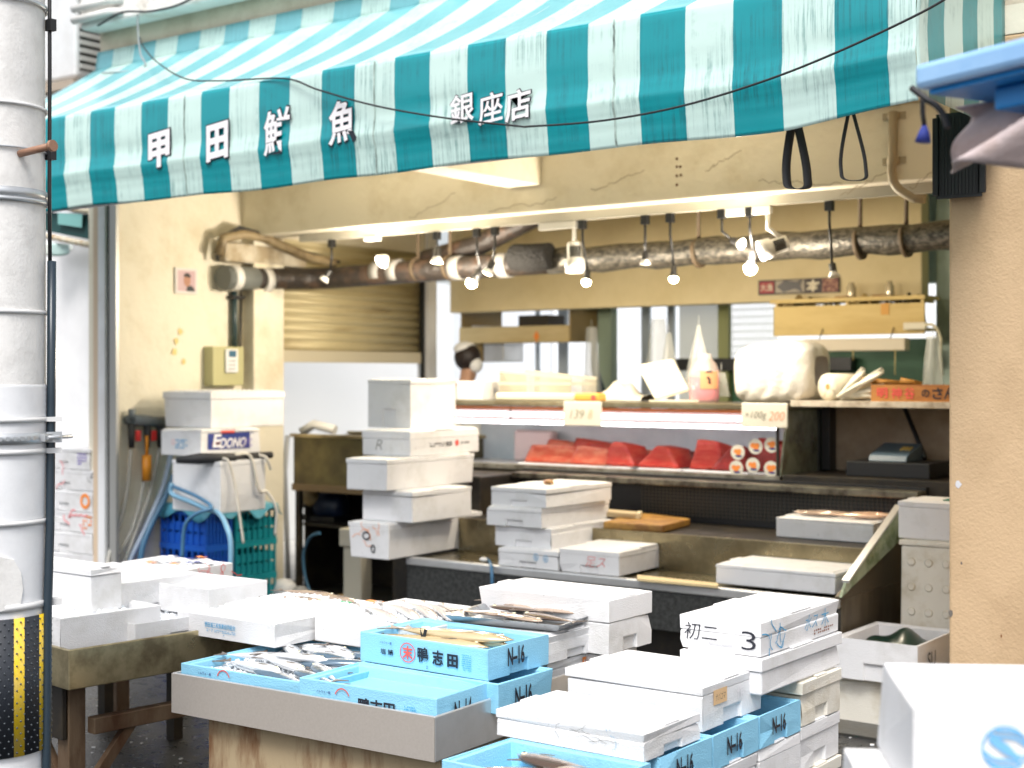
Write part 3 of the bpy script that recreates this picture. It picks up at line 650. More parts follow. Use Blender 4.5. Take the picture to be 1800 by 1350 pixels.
b_a5 = foam_box('white foam box of pale slender fish, behind the printed blue box', 543, 800, 905, 1180, 1125, .6, kind='open', H=.095, group=WG, notch=(), L=.53, S=.52, pt=at(543, 1128, Z=.6) + Vector((.53, .03, 0)))
b_a7 = foam_box('white foam box carrying the steel tray of dried fish', 840, 960, 1064, 1168, 1118, .60, kind='lid', group=WG, notch=('right',), L=.46)
b_a10 = foam_box('white foam box with an orange sticker, low on the counter beside the blue boxes', 830, 962, 1068, 1215, 1168, .497, kind='lid', group=WG, notch=(), L=.45, H=.1, marks=[('right', 'patch', 0, .62, .70, .045, .028, INKO, {'name': 'orange_sticker'}), ('right', 'text', '魚市場直送', .62, .70, .034, .010, INKW)])
b_a8 = foam_box('large lidded white foam box behind the tray of dried fish', 843, 1070, 1145, 1152, 1054, .60, kind='lid', group=WG, notch=('right',), lid_h=.085)
b_a9 = foam_box('white foam box standing on the counter under the large lidded one', 860, 1080, 1120, 1230, 1160, .497, kind='lid', group=WG, notch=(), H=.10, pt=Vector((b_a8[5].x + b_a8[1] / 2 - .03, b_a8[5].y - b_a8[2] / 2 + .02, .497)), L=b_a8[1] - .06, S=b_a8[2] - .08)

# --- on the stained table
b_b0 = foam_box('white foam box scrawled in blue, front of the stained table beside the pole', -60, 106, 180, 1155, 1087, .577, S=.42, kind='open', group=WG, notch=('front',), yaw=-7, marks=[('front', 'scrawl', 2, .85, .55, .05, .06, INKB, {'seed': 8, 'pen': .002})])
b_b1 = foam_box('white foam box with pink marker scribble and ice, corner of the stained table', 109, 237, 311, 1140, 1098, .577, S=.42, kind='open', group=WG, notch=('front', 'right'), yaw=-7, marks=[('front', 'scrawl', 1, .32, .48, .05, .05, INKP, {'seed': 4, 'pen': .003})])
b_b3 = foam_box('white foam box of crushed ice printed with small blue characters', 311, 483, 600, 1139, 1105, .60, kind='open', group=WG, notch=('right',), H=.085, S=.62, marks=[('front', 'text', '野田浦三和漁業協同組合', .46, .58, .17, .020, INKB, {'bold': .01}), ('front', 'blocks', (30, 2), .47, .34, .16, .012, INKB, {'seed': 4}), ('front', 'text', '▼', .50, .18, .006, .006, INKB)])
b_b4 = foam_box('tall closed white foam box, second tier beside the pole', -20, 160, 215, 1078, 999, .695, kind='lid', group=WG, notch=())
b_b5 = foam_box('open white foam box, second tier right of the tall closed one', 60, 212, 330, 1070, 1026, .69, kind='open', group=WG, notch=(), S=.4)
b_b6 = foam_box('open white foam box of ice water, second tier, rightmost', 214, 367, 470, 1085, 1036, .66, kind='open', group=WG, notch=())
b_b7 = foam_box('open foam box filled with orange and blue printed packets', 209, 333, 409, 1048, 1015, .62, kind='open', group=WG, notch=(), H=.12, m=EPS, yaw=2, marks=[('right', 'scrawl', 2, .45, .5, .16, .06, INKP, {'seed': 9}), ('right', 'scrawl', 1, .85, .6, .07, .06, INKR, {'seed': 2})])
mb = MB(); cx = b_b7[5]; mb.box(cx.x - .3, cx.x + .25, cx.y - .25, cx.y + .3, .56, .618)
for sx in (-.28, .2):
    for sy in (-.22, .25): mb.box(cx.x + sx, cx.x + sx + .05, cx.y + sy, cx.y + sy + .05, 0, .559)
tag(mb.obj('low_stand', DARKM), 'low dark stand carrying the box of printed packets', 'stand')

# --- tall stack on the display counter
D5 = foam_box('long white foam box with dark knots and orange marks, bottom of the tall stack', 613, 683, 847, 985, 920, .55, yaw=3, group=WG, notch=(), marks=[('front', 'scrawl', 3, .55, .62, .2, .07, INKO, {'seed': 21, 'pen': .003}), ('front', 'ring', 0, .45, .62, .05, .04, INK, {'pen': .008}), ('front', 'ring', 0, .62, .28, .025, .04, INK, {'pen': .008})])
D4 = foam_box('plain white foam box, second from the bottom of the tall stack', 637, 725, 829, 920, 864, D5[4], yaw=0, group=WG, notch=())
D3 = foam_box('white foam box jutting out to the left, middle of the tall stack', 609, 680, 833, 864, 807, D4[4], yaw=3, group=WG, notch=())
D2 = foam_box('lidded white foam box with black stamp and red dot, second from top of tall stack', 637, 721, 842, 803, 757, D3[4], yaw=3, group=WG, notch=(), lid_h=.05, marks=[('front', 'text', 'R', .38, .42, .05, .06, INKG, {'bold': -.02, 'slant': .3}), ('right', 'blocks', (12, 2), .38, .40, .16, .028, INK, {'seed': 3}), ('right', 'text', '黒潮', .54, .40, .06, .03, INK), ('right', 'ring', 0, .66, .42, .02, .02, INKR, {'pen': .018}), ('right', 'blocks', (8, 1), .78, .42, .09, .018, INK)])
D1 = foam_box('tall white foam box on the very top of the tall stack', 647, 722, 802, 753, 666, D2[4], yaw=2, group=WG, notch=('front',))

# --- lower stack
E4 = foam_box('white foam box with two blue marks, bottom of the lower stack', 876, 981, 1090, 1003, 969, .55, yaw=1, group=WG, notch=('front',), marks=[('front', 'ring', 0, .64, .6, .03, .035, INKB), ('front', 'ring', 0, .80, .55, .03, .035, INKB), ('front', 'strokes', [[(.3, .2), (.5, .8)], [(.5, .8), (.5, .2)]], .64, .6, .02, .03, INKB), ('front', 'strokes', [[(.3, .2), (.5, .8)], [(.5, .8), (.5, .2)]], .80, .55, .02, .03, INKB)])
E3 = foam_box('white foam box second from the bottom of the lower stack', 871, 969, 1080, 966, 929, E4[4], yaw=1, group=WG, notch=('front',))
E2 = foam_box('white foam box jutting left, second from top of the lower stack', 856, 952, 1071, 929, 893, E3[4], yaw=2, group=WG, notch=('front',))
E1 = foam_box('topmost white foam box of the lower stack, scraps on its lid', 864, 960, 1075, 893, 859, E2[4], yaw=0, group=WG, notch=('front',))
F1 = foam_box('single white foam box with red handwriting beside the lower stack', 984, 1088, 1193, 1013, 970, .55, yaw=3, group=WG, notch=('front',), marks=[('front', 'text', '足ス', .62, .5, .12, .055, INKR, {'bold': -.02, 'slant': .2})])
G1 = foam_box('wide shallow white foam tray on the lower shelf by the glass end', 1258, 1468, 1540, 1046, 1007, .55, group=WG, notch=(), kind='lid', lid_h=.022, S=.40)
G2 = foam_box('white foam tray of red fish on the upper shelf', 1364, 1535, 1600, 956, 919, .73, group=WG, notch=(), kind='lid', S=.3, lid_h=.015)

# --- right-hand boxes by the column
H4 = foam_box('chipped white foam box on the ground, under the one with a dark bag', 1460, 1606, 1700, 1288, 1203, 0.0, m=EPSY, group=WG, notch=(), S=.5)
H3 = foam_box('open white foam box with a dark green bag inside, beside the tan column', 1466, 1613, 1720, 1209, 1136, H4[4], m=EPS, kind='open', group=WG, notch=('front',), S=.5, marks=[('right', 'text', 'SU', .33, .55, .10, .07, INK, {'bold': .0})])
hp = at(1581, 1110, Y=H3[5].y + H3[2] / 2 + .04)
H2 = foam_box('tall yellowed foam box with round dimples, standing behind the column', 1581, 1720, 1760, 1090, 946, 0, m=EPSY, group=WG, notch=(), L=.5, S=.32, H=max(.5, at(1581, 946, X=hp.x, Y=None).z), pt=Vector((hp.x + .5, hp.y, 0)))
H1 = foam_box('white foam box on top of the yellowed one behind the column', 1577, 1720, 1760, 943, 872, H2[4], m=EPS, group=WG, notch=(), L=.5, S=.32, H=.185, pt=Vector((hp.x + .49, hp.y + .01, H2[4])))

# --- foreground stack on the right of the counter
LX = -2.01
def krow(y0, y1, label, marks): return foam_box(label, 0, 0, 0, 0, 0, .440, m=BLUE, kind='open', group=BG, notch=('right',), L=.48, S=y1 - y0, H=.102, pt=Vector((LX, y0, .440)), marks=marks)
K0 = krow(3.03, 3.345, 'blue foam box of fish under the nearest white lid box, at the lower edge', [n16('N–16')])
L1 = krow(3.40, 3.69, 'blue foam box marked N-16 in the low row, nearest of three', [n16('N–16')])
L2 = krow(3.70, 3.99, 'blue foam box marked N-16 in the low row, middle of three', [n16('N–16')])
L3 = krow(4.00, 4.29, 'blue foam box marked N-16 in the low row, farthest of three', [n16('N–16')])
K1 = foam_box('nearest lidded white foam box, resting on the blue N-16 boxes', 872, 1132, 1231, 1340, 1288, .543, group=WG, notch=('right',), marks=[('front', 'scrawl', 2, .62, .5, .2, .04, INKG, {'seed': 31, 'pen': .0012}), ('front', 'scrawl', 1, .78, .6, .05, .05, INKB, {'seed': 30, 'pen': .001})], over=.0)
K2 = foam_box('lidded white foam box with a brown paper label, behind the nearest one', 992, 1235, 1337, 1287, 1207, .543, group=WG, notch=('right',), marks=[('right', 'patch', 0, .28, .66, .085, .045, mat('brown_label', (.72, .48, .26), .6), {'name': 'paper_label'}), ('right', 'text', 'サバゴマ', .28, .66, .062, .022, INK, {'bold': -.015, 'slant': .2}), ('right', 'text', '作', .62, .60, .04, .04, INKW)], over=.0)
K4 = foam_box('lidded white foam box under the one with black handwriting', 1198, 1339, 1478, 1224, 1157, .60, group=WG, notch=(), lid_h=.045, over=.004)
K3 = foam_box('white foam box with black and blue handwriting on top of the right-hand stack', 1196, 1337, 1474, 1155, 1093, K4[4], group=WG, notch=('front',), lid_h=.05, yaw=0, marks=[('front', 'text', '初二', .27, .52, .12, .055, INK, {'bold': -.006, 'slant': .12}), ('front', 'text', '3', .86, .42, .05, .058, INK, {'bold': -.012}), ('right', 'scrawl', 3, .20, .4, .16, .06, INKB, {'seed': 12}), ('right', 'text', '水ス', .62, .55, .10, .05, INKB, {'bold': -.01, 'slant': .3}), ('right', 'text', '木', .80, .55, .06, .06, INKB, {'bold': -.01}), ('right', 'blocks', (10, 2), .78, .2, .16, .02, mat('red_brown_ink', (.25, .1, .07), .6))])
zz = 0.0
for i, (h, lab) in enumerate(((.15, 'lowest'), (.15, 'second lowest'), (.15, 'second highest'), (.148, 'highest'))):
    foam_box('foam box in the rear column of the right-hand stack, %s of four' % lab, 0, 0, 0, 0, 0, zz, group=WG, m=EPSY if i % 2 else EPS, notch=('right',), L=.42, S=.30, H=h, pt=Vector((LX - .005 + .006 * (i % 2), 4.30, zz)), lid_h=.045, over=.005); zz += h + .0005  # every other box takes the yellow foam as painted beige light
zz = 0.0
for i, h in enumerate((.147, .147, .145)):
    for j, (y0, nm) in enumerate(((3.06, 'front'), (3.40, 'second'), (3.70, 'third'), (4.0, 'rear'))):
        if i < 2 and j < 1: lab = None
        foam_box('white foam box carrying the blue N-16 row, %s column, %s' % (nm, ('on the ground', 'middle tier', 'top tier')[i]), 0, 0, 0, 0, 0, zz, group=WG, notch=('right',), L=.47, S=.288, H=h, pt=Vector((LX - .006 * (i % 2), y0, zz)), lid_h=.04, over=.0,
                 marks=[('right', 'text', '活', .30, .5, .05, .05, INK, {'bold': -.02})] if (i == 2 and j == 2) else [])
    zz += h + .0005

# --- blurred foreground right
fo = at(1606, 1244, d=2.45); YJ = 31; GALVT = mat('table_leg_grey', (.4, .4, .4), .4, metal=.6)
J1 = foam_box('big open white foam box with a blue striped fish emblem, lower right corner', 0, 0, 0, 0, 0, .86, yaw=YJ, kind='open', group=WG, notch=(), L=.62, S=.40, H=fo.z - .86, wall=.03, pt=Vector((fo.x, fo.y, .86)) + Vector((math.cos(R_(YJ)), math.sin(R_(YJ)), 0)) * .62)
JL, JS, JH = J1[1:4]
mb = MB(); ex_, ez_ = Vector((1, 0, 0)), Vector((0, 0, 1)); O = Vector((-JL / 2 + .152, -JS / 2 - .003, JH - .066)); r = .037; e9 = .79   # emblem: a disc of wavy stripes round a fish
for k in range(-7, 8):
    z0 = k * .0125 * e9
    if abs(z0) < .017 * e9: continue
    up_, dn_ = [], []
    for i in range(25):
        x = -r + 2 * r * i / 24; zc = z0 + .008 * math.sin(x / r * 2.6) - x * .55; 
        if x * x + zc * zc < r * r: up_.append((x, zc))
    if len(up_) > 2: mb.ribbon(up_, .0054, O, ex_, ez_)
mb.poly([(p * e9, q * e9) for p, q in ((-.034, .022), (-.028, .027), (-.012, .022), (.008, .008), (.026, -.012), (.040, -.014), (.028, -.026), (.022, -.022), (.0, -.012), (-.02, .002), (-.032, .012))], O, ex_, ez_)
mb.ribbon([(r * math.cos(a * math.pi / 20), r * math.sin(a * math.pi / 20)) for a in range(41)], .004, O, ex_, ez_)
mb.obj('fish_emblem', mat('emblem_blue', (.16, .42, .70), .5), J1[0], local=True, norm=False)
jo = at(1484, 1302, d=2.85)
exj = Vector((math.cos(R_(YJ)), math.sin(R_(YJ)), 0)); eyj = Vector((-math.sin(R_(YJ)), math.cos(R_(YJ)), 0))
J2 = foam_box('white foam box under the one with the fish emblem, lower right corner', 0, 0, 0, 0, 0, .60, yaw=YJ, kind='lid', group=WG, notch=(), L=.80, S=.50, H=.258, pt=Vector((jo.x, jo.y, .60)) - eyj * .50 + exj * .80, lid_h=.05)
c = J2[5]; dl = thing('low_table', 'low plain table carrying the white boxes in the lower right corner', 'table', (c.x, c.y, 0), R_(YJ))
mb = MB(); mb.box(-.42, .42, -.27, .27, .56, .598); mb.obj('top', STEEL, dl, local=True, bevel=.004)
for sx in (-.38, .38):
    for sy in (-.23, .23): mb = MB(); mb.box(sx - .02, sx + .02, sy - .02, sy + .02, 0, .559); mb.obj('leg', GALVT, dl, local=True)
# ------------------------------------------------------------------ lamps and fittings under the beam
LAMPK = .72
WARM = (1, .88, .71)
BULB = mat('lit_bulb', (1, .9, .7), emit=(1, .86, .62), es=14); DEAD = mat('unlit_bulb', (.62, .58, .46), .25); LW = mat('lamp_white', (.70, .69, .66), .4)
RY = 7.2
lr = thing('lighting_track', 'long white lighting track under the cream beam', 'lighting track', (-5, RY, 2.55))
part('rail', mat('rail_cream', (.48, .46, .40), .5), [(-7.2, -2.1, RY - .02, RY + .02, 2.545, 2.597)], lr)
def lamp_light(parent, p, w, col=WARM):
    d = bpy.data.lights.new('bulb_light', 'POINT'); d.energy = w * LAMPK; d.color = col; d.shadow_soft_size = .04
    o = bpy.data.objects.new('bulb_light', d); COL.objects.link(o); o.location = p
def spot(label, mx, hx, hy, kind, lit, r=11, aim=(0, 0, -1), rod=None, watt=20):
    """mx: picture column of the track mount; hx, hy: head centre; r: head radius in pixels"""
    mt = at(mx, 430, Y=RY); mt.z = 2.545; h = at(hx, hy, Y=RY); rr = pxl(r, dist(h)); a = Vector(aim).normalized()
    t = thing('track_spotlight', label, 'spotlight', (mt.x, RY, 2.545), 0, 'spotlights on the shop lighting track')
    dark = kind != 'white'; m = BLACKM if dark else LW
    mb = MB()
    if kind == 'white':
        mb.box(mt.x - .26, mt.x + .02, RY - .018, RY + .018, 2.50, 2.543)
    elif kind == 'plate': mb.box(mt.x - .06, mt.x + .06, RY - .025, RY + .025, 2.515, 2.543)
    else: mb.box(mt.x - .022, mt.x + .022, RY - .02, RY + .02, 2.49, 2.543)
    mb.obj('adapter', LW if kind in ('white', 'plate') else m, t, bevel=.003)
    top = h - a * rr * 2.1
    if kind != 'plate':
        mb = MB(); mb.tube([(mt.x, RY, 2.50), (mt.x, RY, max(top.z + .03, 2.42)), top], .008 if dark else .014, 8); mb.obj('arm', m, t)
    mb = MB()
    if kind == 'white':
        mb.lathe([(rr * .75, 0), (rr * .80, rr * .2), (rr * .8, rr * 1.6), (rr * 1.05, rr * 1.8), (rr * 1.08, rr * 3.0), (rr * .95, rr * 3.02), (rr * .8, rr * 2.7), (rr * .3, rr * 2.6)], top, a, 24)
        mb.obj('head', LW, t)
        mb = MB(); side = a.cross(Vector((0, 0, 1))) if abs(a.z) < .9 else Vector((1, 0, 0)); fr = -FWD
        for i in range(7):
            ang = (i - 3) * .22; q = Matrix.Rotation(ang, 3, a) @ fr; c = top + a * rr * .95 + q * rr * .82
            mb.obox(c, (rr * .10, rr * .10, rr * 1.2), Vector((0, 0, 1)).rotation_difference(a).to_matrix())
        mb.obj('heat_slot', BLACKM, t)
        fc = top + a * rr * 2.75
    else:
        if kind != 'plate':
            mb.lathe([(rr * .55, 0), (rr * .62, rr * .1), (rr * .62, rr * 1.3), (rr * .72, rr * 1.5)], top, a, 16); mb.obj('lamp_holder', m, t); mb = MB()
        mb.lathe([(rr * .5, rr * 1.3), (rr * .62, rr * 1.55), (rr, rr * 2.3), (rr * 1.0, rr * 2.45), (rr * .88, rr * 2.46)], top, a, 20); mb.obj('reflector', LW if kind != 'bulb' else m, t)
        fc = top + a * rr * 2.4
    mb = MB()
    if kind == 'bulb': mb.ball(fc + a * rr * .1, rr * .95, 14)
    else: mb.lathe([(rr * .86, 0), (rr * .7, rr * .12), (.001, rr * .22)], fc, a, 18)
    mb.obj('bulb', BULB if lit else DEAD, t)
    if lit: lamp_light(t, fc + a * (rr + .05), watt)
spot('unlit white lamp head on a bent black arm, leftmost of the track', 583, 570, 491, 'black', False, 9, (-.4, -.3, -.8))
spot('bright round lamp under a white mounting plate, second from left', 655, 673, 458, 'plate', True, 13, (-.1, -.75, -.6), watt=24)
spot('black cylinder spotlight pointing straight down, third from left', 768, 768, 458, 'black', True, 11, (0, -.1, -1), watt=24)
spot('bare bright bulb hanging below the rusty pipe, between two black spotlights', 838, 832, 493, 'bulb', True, 11, (-.25, -.5, -.75), watt=24)
spot('black arm spotlight tilted left, right of the low bare bulb', 870, 858, 478, 'black', True, 10, (-.35, -.2, -.9), watt=20)
spot('white finned spotlight hanging from a long white adapter, centre of the track', 1010, 1011, 462, 'white', False, 17, (.1, -.1, -1))
spot('small lit bulb just right of the white finned spotlight', 1024, 1031, 492, 'bulb', True, 9, (.15, -.4, -.8), watt=20)
spot('black spotlight with an unlit pale bulb pointing straight down', 1134, 1134, 462, 'black', False, 9, (0, 0, -1))
spot('lit bulb on a slim dark holder over the tuna case', 1178, 1184, 486, 'bulb', True, 9, (.15, -.3, -.9), watt=20)
spot('black spotlight tilted right below a white adapter', 1269, 1302, 428, 'black', True, 10, (.9, -.25, -.35), watt=12)
spot('largest bright bulb, right under the white barrel spotlight', 1318, 1320, 467, 'bulb', True, 13, (.1, -.5, -.8), watt=26)
spot('white barrel spotlight tilted forward with a cream inside', 1350, 1350, 437, 'white', True, 17, (-.75, -.55, -.3), watt=12)
spot('black spotlight with a dim bulb in front of the fish sign', 1458, 1466, 483, 'black', False, 10, (.2, -.1, -.9))

# ------------------------------------------------------------------ lagged pipe and trunking
LAG = mat('pipe_lagging', (.045, .043, .038), .35, metal=.5, col2=(.20, .18, .145), nscale=45, thr=(.40, .66), bump=.5, bscale=70, bdist=.012, stretch=(.6, 1, 1))
LAGR = mat('rusty_lagging', (.035, .028, .024), .45, col2=(.12, .07, .045), nscale=6, thr=(.50, .70), bump=.5, bscale=20, bdist=.03)
pp = thing('lagged_pipe', 'thick rusty lagged pipe running across the shop under the ceiling', 'pipe', (-5, 7.7, 2.3))
P0 = Vector((-7.57, 6.80, 2.285))
mb = MB(); mb.tube([P0, (-7.57, 7.1, 2.295)], .085, 16); mb.obj('elbow_section', mat('grey_lagging', (.16, .17, .16), .5, bump=.4, bscale=25), pp)
mb = MB(); mb.tube([(-7.57, 7.1, 2.295), (-7.57, 7.48, 2.315), (-7.53, 7.62, 2.32), (-7.38, 7.70, 2.325), (-6.2, 7.70, 2.345), (-5.4, 7.70, 2.352)], .080, 16); mb.obj('rusty_section', LAGR, pp)
mb = MB(); pts = [(-5.4 + 3.3 * k / 24, 7.70, 2.352 + .02 * k / 24 + .006 * math.sin(k * 1.7)) for k in range(25)]; mb.tube(pts, [.083 + .006 * math.sin(k * 2.3) for k in range(25)], 16); mb.obj('foil_section', LAG, pp)
for x, y in ((-7.57, 6.86), (-7.57, 7.16)): mb = MB(); mb.tube([(x, y, 2.287), (x, y + .07, 2.29)], .09, 16); mb.obj('white_wrap', LW, pp)
for px in (660, 690, 798, 880):
    x = at(px, 470, Y=7.7).x; mb = MB(); mb.tube([(x, 7.7, 2.345), (x + .085, 7.7, 2.347)], .087, 16); mb.obj('tape_band', mat('grey_tape', (.34, .33, .31), .5), pp)
for px in (735, 791, 1228, 1512, 1593):
    x = at(px, 420, Y=7.7).x; mb = MB(); mb.tube([(x, 7.7, 2.42), (x, 7.7, 2.955)], .013, 8); mb.tube([(x - .012, 7.7, 2.35), (x + .012, 7.7, 2.352)], .092, 16); mb.obj('hanger', mat('hanger_rust', (.10, .07, .04), .7), pp)
x = at(930, 430, Y=7.8).x
mb = MB(); mb.tube([(x - .9, 7.78, 2.42), (x - .45, 7.8, 2.50), (x, 7.86, 2.68), (x + .15, 7.9, 2.9)], .075, 12); mb.obj('branch', LAGR, pp)
mb = MB(); a0 = at(905, 452, Y=7.6); a1 = at(968, 450, Y=7.6); mb.tube([a0, a0.lerp(a1, .5) + Vector((0, -.02, -.01)), a1], [.088, .092, .088], 14); mb.obj('black_patch', mat('fraying_black_tape', (.012, .011, .01), .8, bump=1, bscale=60, bdist=.05), pp)
# fat hose and trunking on the left wall
tr = thing('cable_trunking', 'dirty cream cable trunking with a fat hose looped over it, upper left wall', 'trunking', (-7.6, 7.0, 2.4))
mb = MB(); mb.box(-7.668, -7.54, 6.80, 7.6, 2.40, 2.54); mb.obj('trunk', mat('trunk_cream', (.55, .50, .40), .6, col2=(.35, .28, .18), nscale=5), tr, bevel=.02)
HOSE = mat('brown_hose', (.30, .23, .13), .45, col2=(.14, .10, .05), nscale=9)
mb = MB(); mb.tube([(-7.55, 6.74, 2.44), (-7.54, 6.78, 2.56), (-7.52, 6.95, 2.60), (-7.50, 7.15, 2.585), (-7.48, 7.32, 2.53), (-7.45, 7.55, 2.47), (-7.4, 7.75, 2.44)], .035, 10); mb.obj('hose', HOSE, tr)
mb = MB(); mb.tube([(-7.57, 6.75, 2.40), (-7.56, 6.76, 2.55), (-7.53, 6.92, 2.645), (-7.5, 7.05, 2.62), (-7.46, 7.4, 2.52), (-7.40, 7.8, 2.45)], .014, 8); mb.obj('black_cable', BLACKR, tr)
ep = thing('black_downpipe', 'dark conduit running down from the lagged pipe to the control box', 'conduit', (-7.62, 6.93, 1.75))
mb = MB(); mb.tube([at(412, 512, X=-7.63), at(412, 610, X=-7.63)], .022, 10); mb.obj('pipe', mat('dark_teal_pipe', (.03, .055, .06), .35), ep)
mb = MB(); mb.tube([at(424, 512, X=-7.65), at(421, 665, X=-7.65)], .008, 8); mb.obj('wire', BLACKR, ep)
mb = MB(); q = at(408, 523, X=-7.655); mb.box(-7.668, -7.60, q.y - .04, q.y + .07, q.z - .012, q.z + .012); mb.obj('clamp', BLACKM, ep)
cbx = thing('control_box', 'beige metal control box with a white remote controller on its face, left wall', 'control box', (-7.6, 6.9, 1.6))
q0, q1 = at(366, 668, X=-7.62), at(420, 610, X=-7.62); BEI = mat('box_beige', (.44, .42, .22), .5)
mb = MB(); mb.box(-7.668, -7.57, q0.y, q1.y, q0.z - .04, q1.z); mb.obj('casing', BEI, cbx, bevel=.005)
r0, r1 = at(396, 655, X=-7.56), at(420, 614, X=-7.56)
mb = MB(); mb.box(-7.568, -7.55, r0.y, r1.y - .015, r0.z, r1.z); rc = mb.obj('remote_controller', WHITEP, cbx, bevel=.004)
mb = MB(); w_ = r1.y - .015 - r0.y; mb.box(-7.549, -7.547, r0.y + w_ * .22, r0.y + w_ * .8, r0.z + .11, r0.z + .155); mb.obj('display', mat('lcd', (.06, .14, .22), .2), rc)
mb = MB()
for i in range(3):
    for j in range(3): mb.box(-7.549, -7.547, r0.y + w_ * (.22 + .2 * i), r0.y + w_ * (.32 + .2 * i), r0.z + .02 + .028 * j, r0.z + .032 + .028 * j)
mb.obj('button', INKG, rc)

# framed photo of a man on the left wall
XW = -7.664; EY_, EZ_ = Vector((0, 1, 0)), Vector((0, 0, 1))
c = at(326, 494, X=XW); d = dist(c); pw, ph = pxl(47, d) / math.sin(YAW + .25) * .82, pxl(45, d)
ph_t = thing('framed_photograph', 'small framed portrait photograph pinned to the cream left wall', 'photograph', (XW, c.y, c.z - ph / 2))
mb = MB(); mb.box(XW, XW + .010, c.y - pw / 2, c.y + pw / 2, c.z - ph / 2, c.z + ph / 2); mb.obj('frame', mat('photo_frame', (.66, .62, .60), .5), ph_t, bevel=.002)
def onw(pts, dx, m, nm, t=ph_t, c=c):
    mb = MB(); mb.poly(pts, Vector((XW + dx, c.y, c.z)), EY_, EZ_); return mb.obj(nm, m, t, norm=False)
def ell(cx, cy, rx, ry, n=18, a0=0, a1=6.2832): return [(cx + rx * math.cos(a0 + (a1 - a0) * k / n), cy + ry * math.sin(a0 + (a1 - a0) * k / n)) for k in range(n)]
onw([(-pw * .40, -ph * .40), (pw * .40, -ph * .40), (pw * .40, ph * .40), (-pw * .40, ph * .40)], .0112, mat('photo_pink', (.52, .36, .38), .3), 'print')
onw([(-pw * .02, -ph * .40), (pw * .36, -ph * .40), (pw * .36, -ph * .30), (pw * .2, -ph * .16), (pw * .02, -ph * .22)], .0122, mat('photo_suit', (.02, .025, .03), .3), 'suit')
onw(ell(.02 * pw, .02 * ph, .155 * pw, .24 * ph), .0132, mat('photo_skin', (.42, .20, .12), .3), 'face')
onw(ell(.02 * pw, .16 * ph, .165 * pw, .15 * ph, 14, -.2, 3.35), .0140, mat('photo_hair', (.02, .015, .015), .3), 'hair')
# yellow residue below it
mb = MB(); rnd = random.Random(6); cc = at(316, 603, X=XW)
for k in range(4):
    mb = MB(); mb.poly([(math.cos(j * .9) * rnd.uniform(.010, .03), math.sin(j * .9) * rnd.uniform(.012, .03)) for j in range(7)], Vector((XW + .002, cc.y + rnd.uniform(-.05, .05), cc.z + .08 - .07 * k)), EY_, EZ_); mb.obj('yellow_stain', mat('yellow_residue', (.70, .56, .24), .7), shop, norm=False)

# tap manifold with valves and hoses
tm = thing('tap_manifold', 'grey water manifold with red valves and thin hoses on the left wall', 'tap manifold', (XL, 6.0, .9))
m0, m1 = at(232, 738, X=XL + .06), at(290, 742, X=XL + .06)
GREYP = mat('grey_pvc', (.13, .15, .16), .45); REDV = mat('red_handle', (.6, .03, .03), .4)
mb = MB(); mb.tube([m0, m1], .038, 12); mb.tube([m0, m0 + Vector((0, 0, .07))], .024, 10); mb.tube([m0 + Vector((-.06, 0, 0)), m0], .03, 10); mb.obj('pipe', GREYP, tm)
for px, dy in ((231, 0), (259, 0), (281, 0)):
    q = at(px, 745, X=XL + .06); mb = MB(); mb.tube([q, q + Vector((0, 0, -.16))], [.026, .018], 10); v = mb.obj('valve', BLACKR, tm)
    mb = MB(); mb.obox(q + Vector((.03, .03, -.08)), (.02, .035, .07)); mb.obj('handle', REDV, v, bevel=.004)
CLH = mat('clear_hose', (.66, .64, .58), .25, alpha=.6); BLH = mat('light_blue_hose', (.42, .52, .66), .35); BLH2 = mat('blue_hose', (.06, .17, .30), .35)
def hose(pts, r, m, label, X=XL + .05):
    mb = MB(); P = [at(p[0], p[1], X=X if len(p) < 3 else None, Y=None if len(p) < 3 else p[2]) for p in pts]
    Q = []
    for i in range(len(P) - 1):
        a, b = P[max(i - 1, 0)], P[i]; c2, d2 = P[i + 1], P[min(i + 2, len(P) - 1)]
        for k in range(6):
            t = k / 6; Q.append(.5 * ((2 * b) + (c2 - a) * t + (2 * a - 5 * b + 4 * c2 - d2) * t * t + (3 * b - a - 3 * c2 + d2) * t ** 3))
    Q.append(P[-1]); mb.tube(Q, r, 10); return tag(mb.obj('hose', m), label, 'hose', 'hoses by the left wall')
hose([(230, 790), (222, 870), (205, 940), (190, 985), (188, 1060)], .013, CLH, 'thin clear hose hanging from the leftmost red valve')
hose([(259, 790), (250, 860), (232, 930), (203, 990), (195, 1060)], .012, CLH, 'thin clear hose hanging from the middle red valve')
hose([(281, 785), (262, 870), (240, 930), (215, 1000)], .012, CLH, 'thin clear hose hanging from the valve beside the foam boxes')
hose([(300, 800), (285, 860), (255, 930), (222, 1000), (212, 1060)], .018, BLH, 'thick pale blue hose sloping down the left wall')
hose([(305, 835), (288, 880), (262, 930), (248, 975), (244, 1050)], .019, BLH2, 'darker blue hose sloping down beside the pale one', XL + .12)
mb = MB(); q = at(258, 800, X=XL + .07); mb.tube([q + Vector((0, 0, .13)), q], .012, 8); mb.tube([q, q + Vector((0, .0, -.17))], .032, 12)
tag(mb.obj('orange_brush', mat('orange_plastic', (.75, .28, .02), .4)), 'orange tool handle hanging from the tap manifold', 'tool')

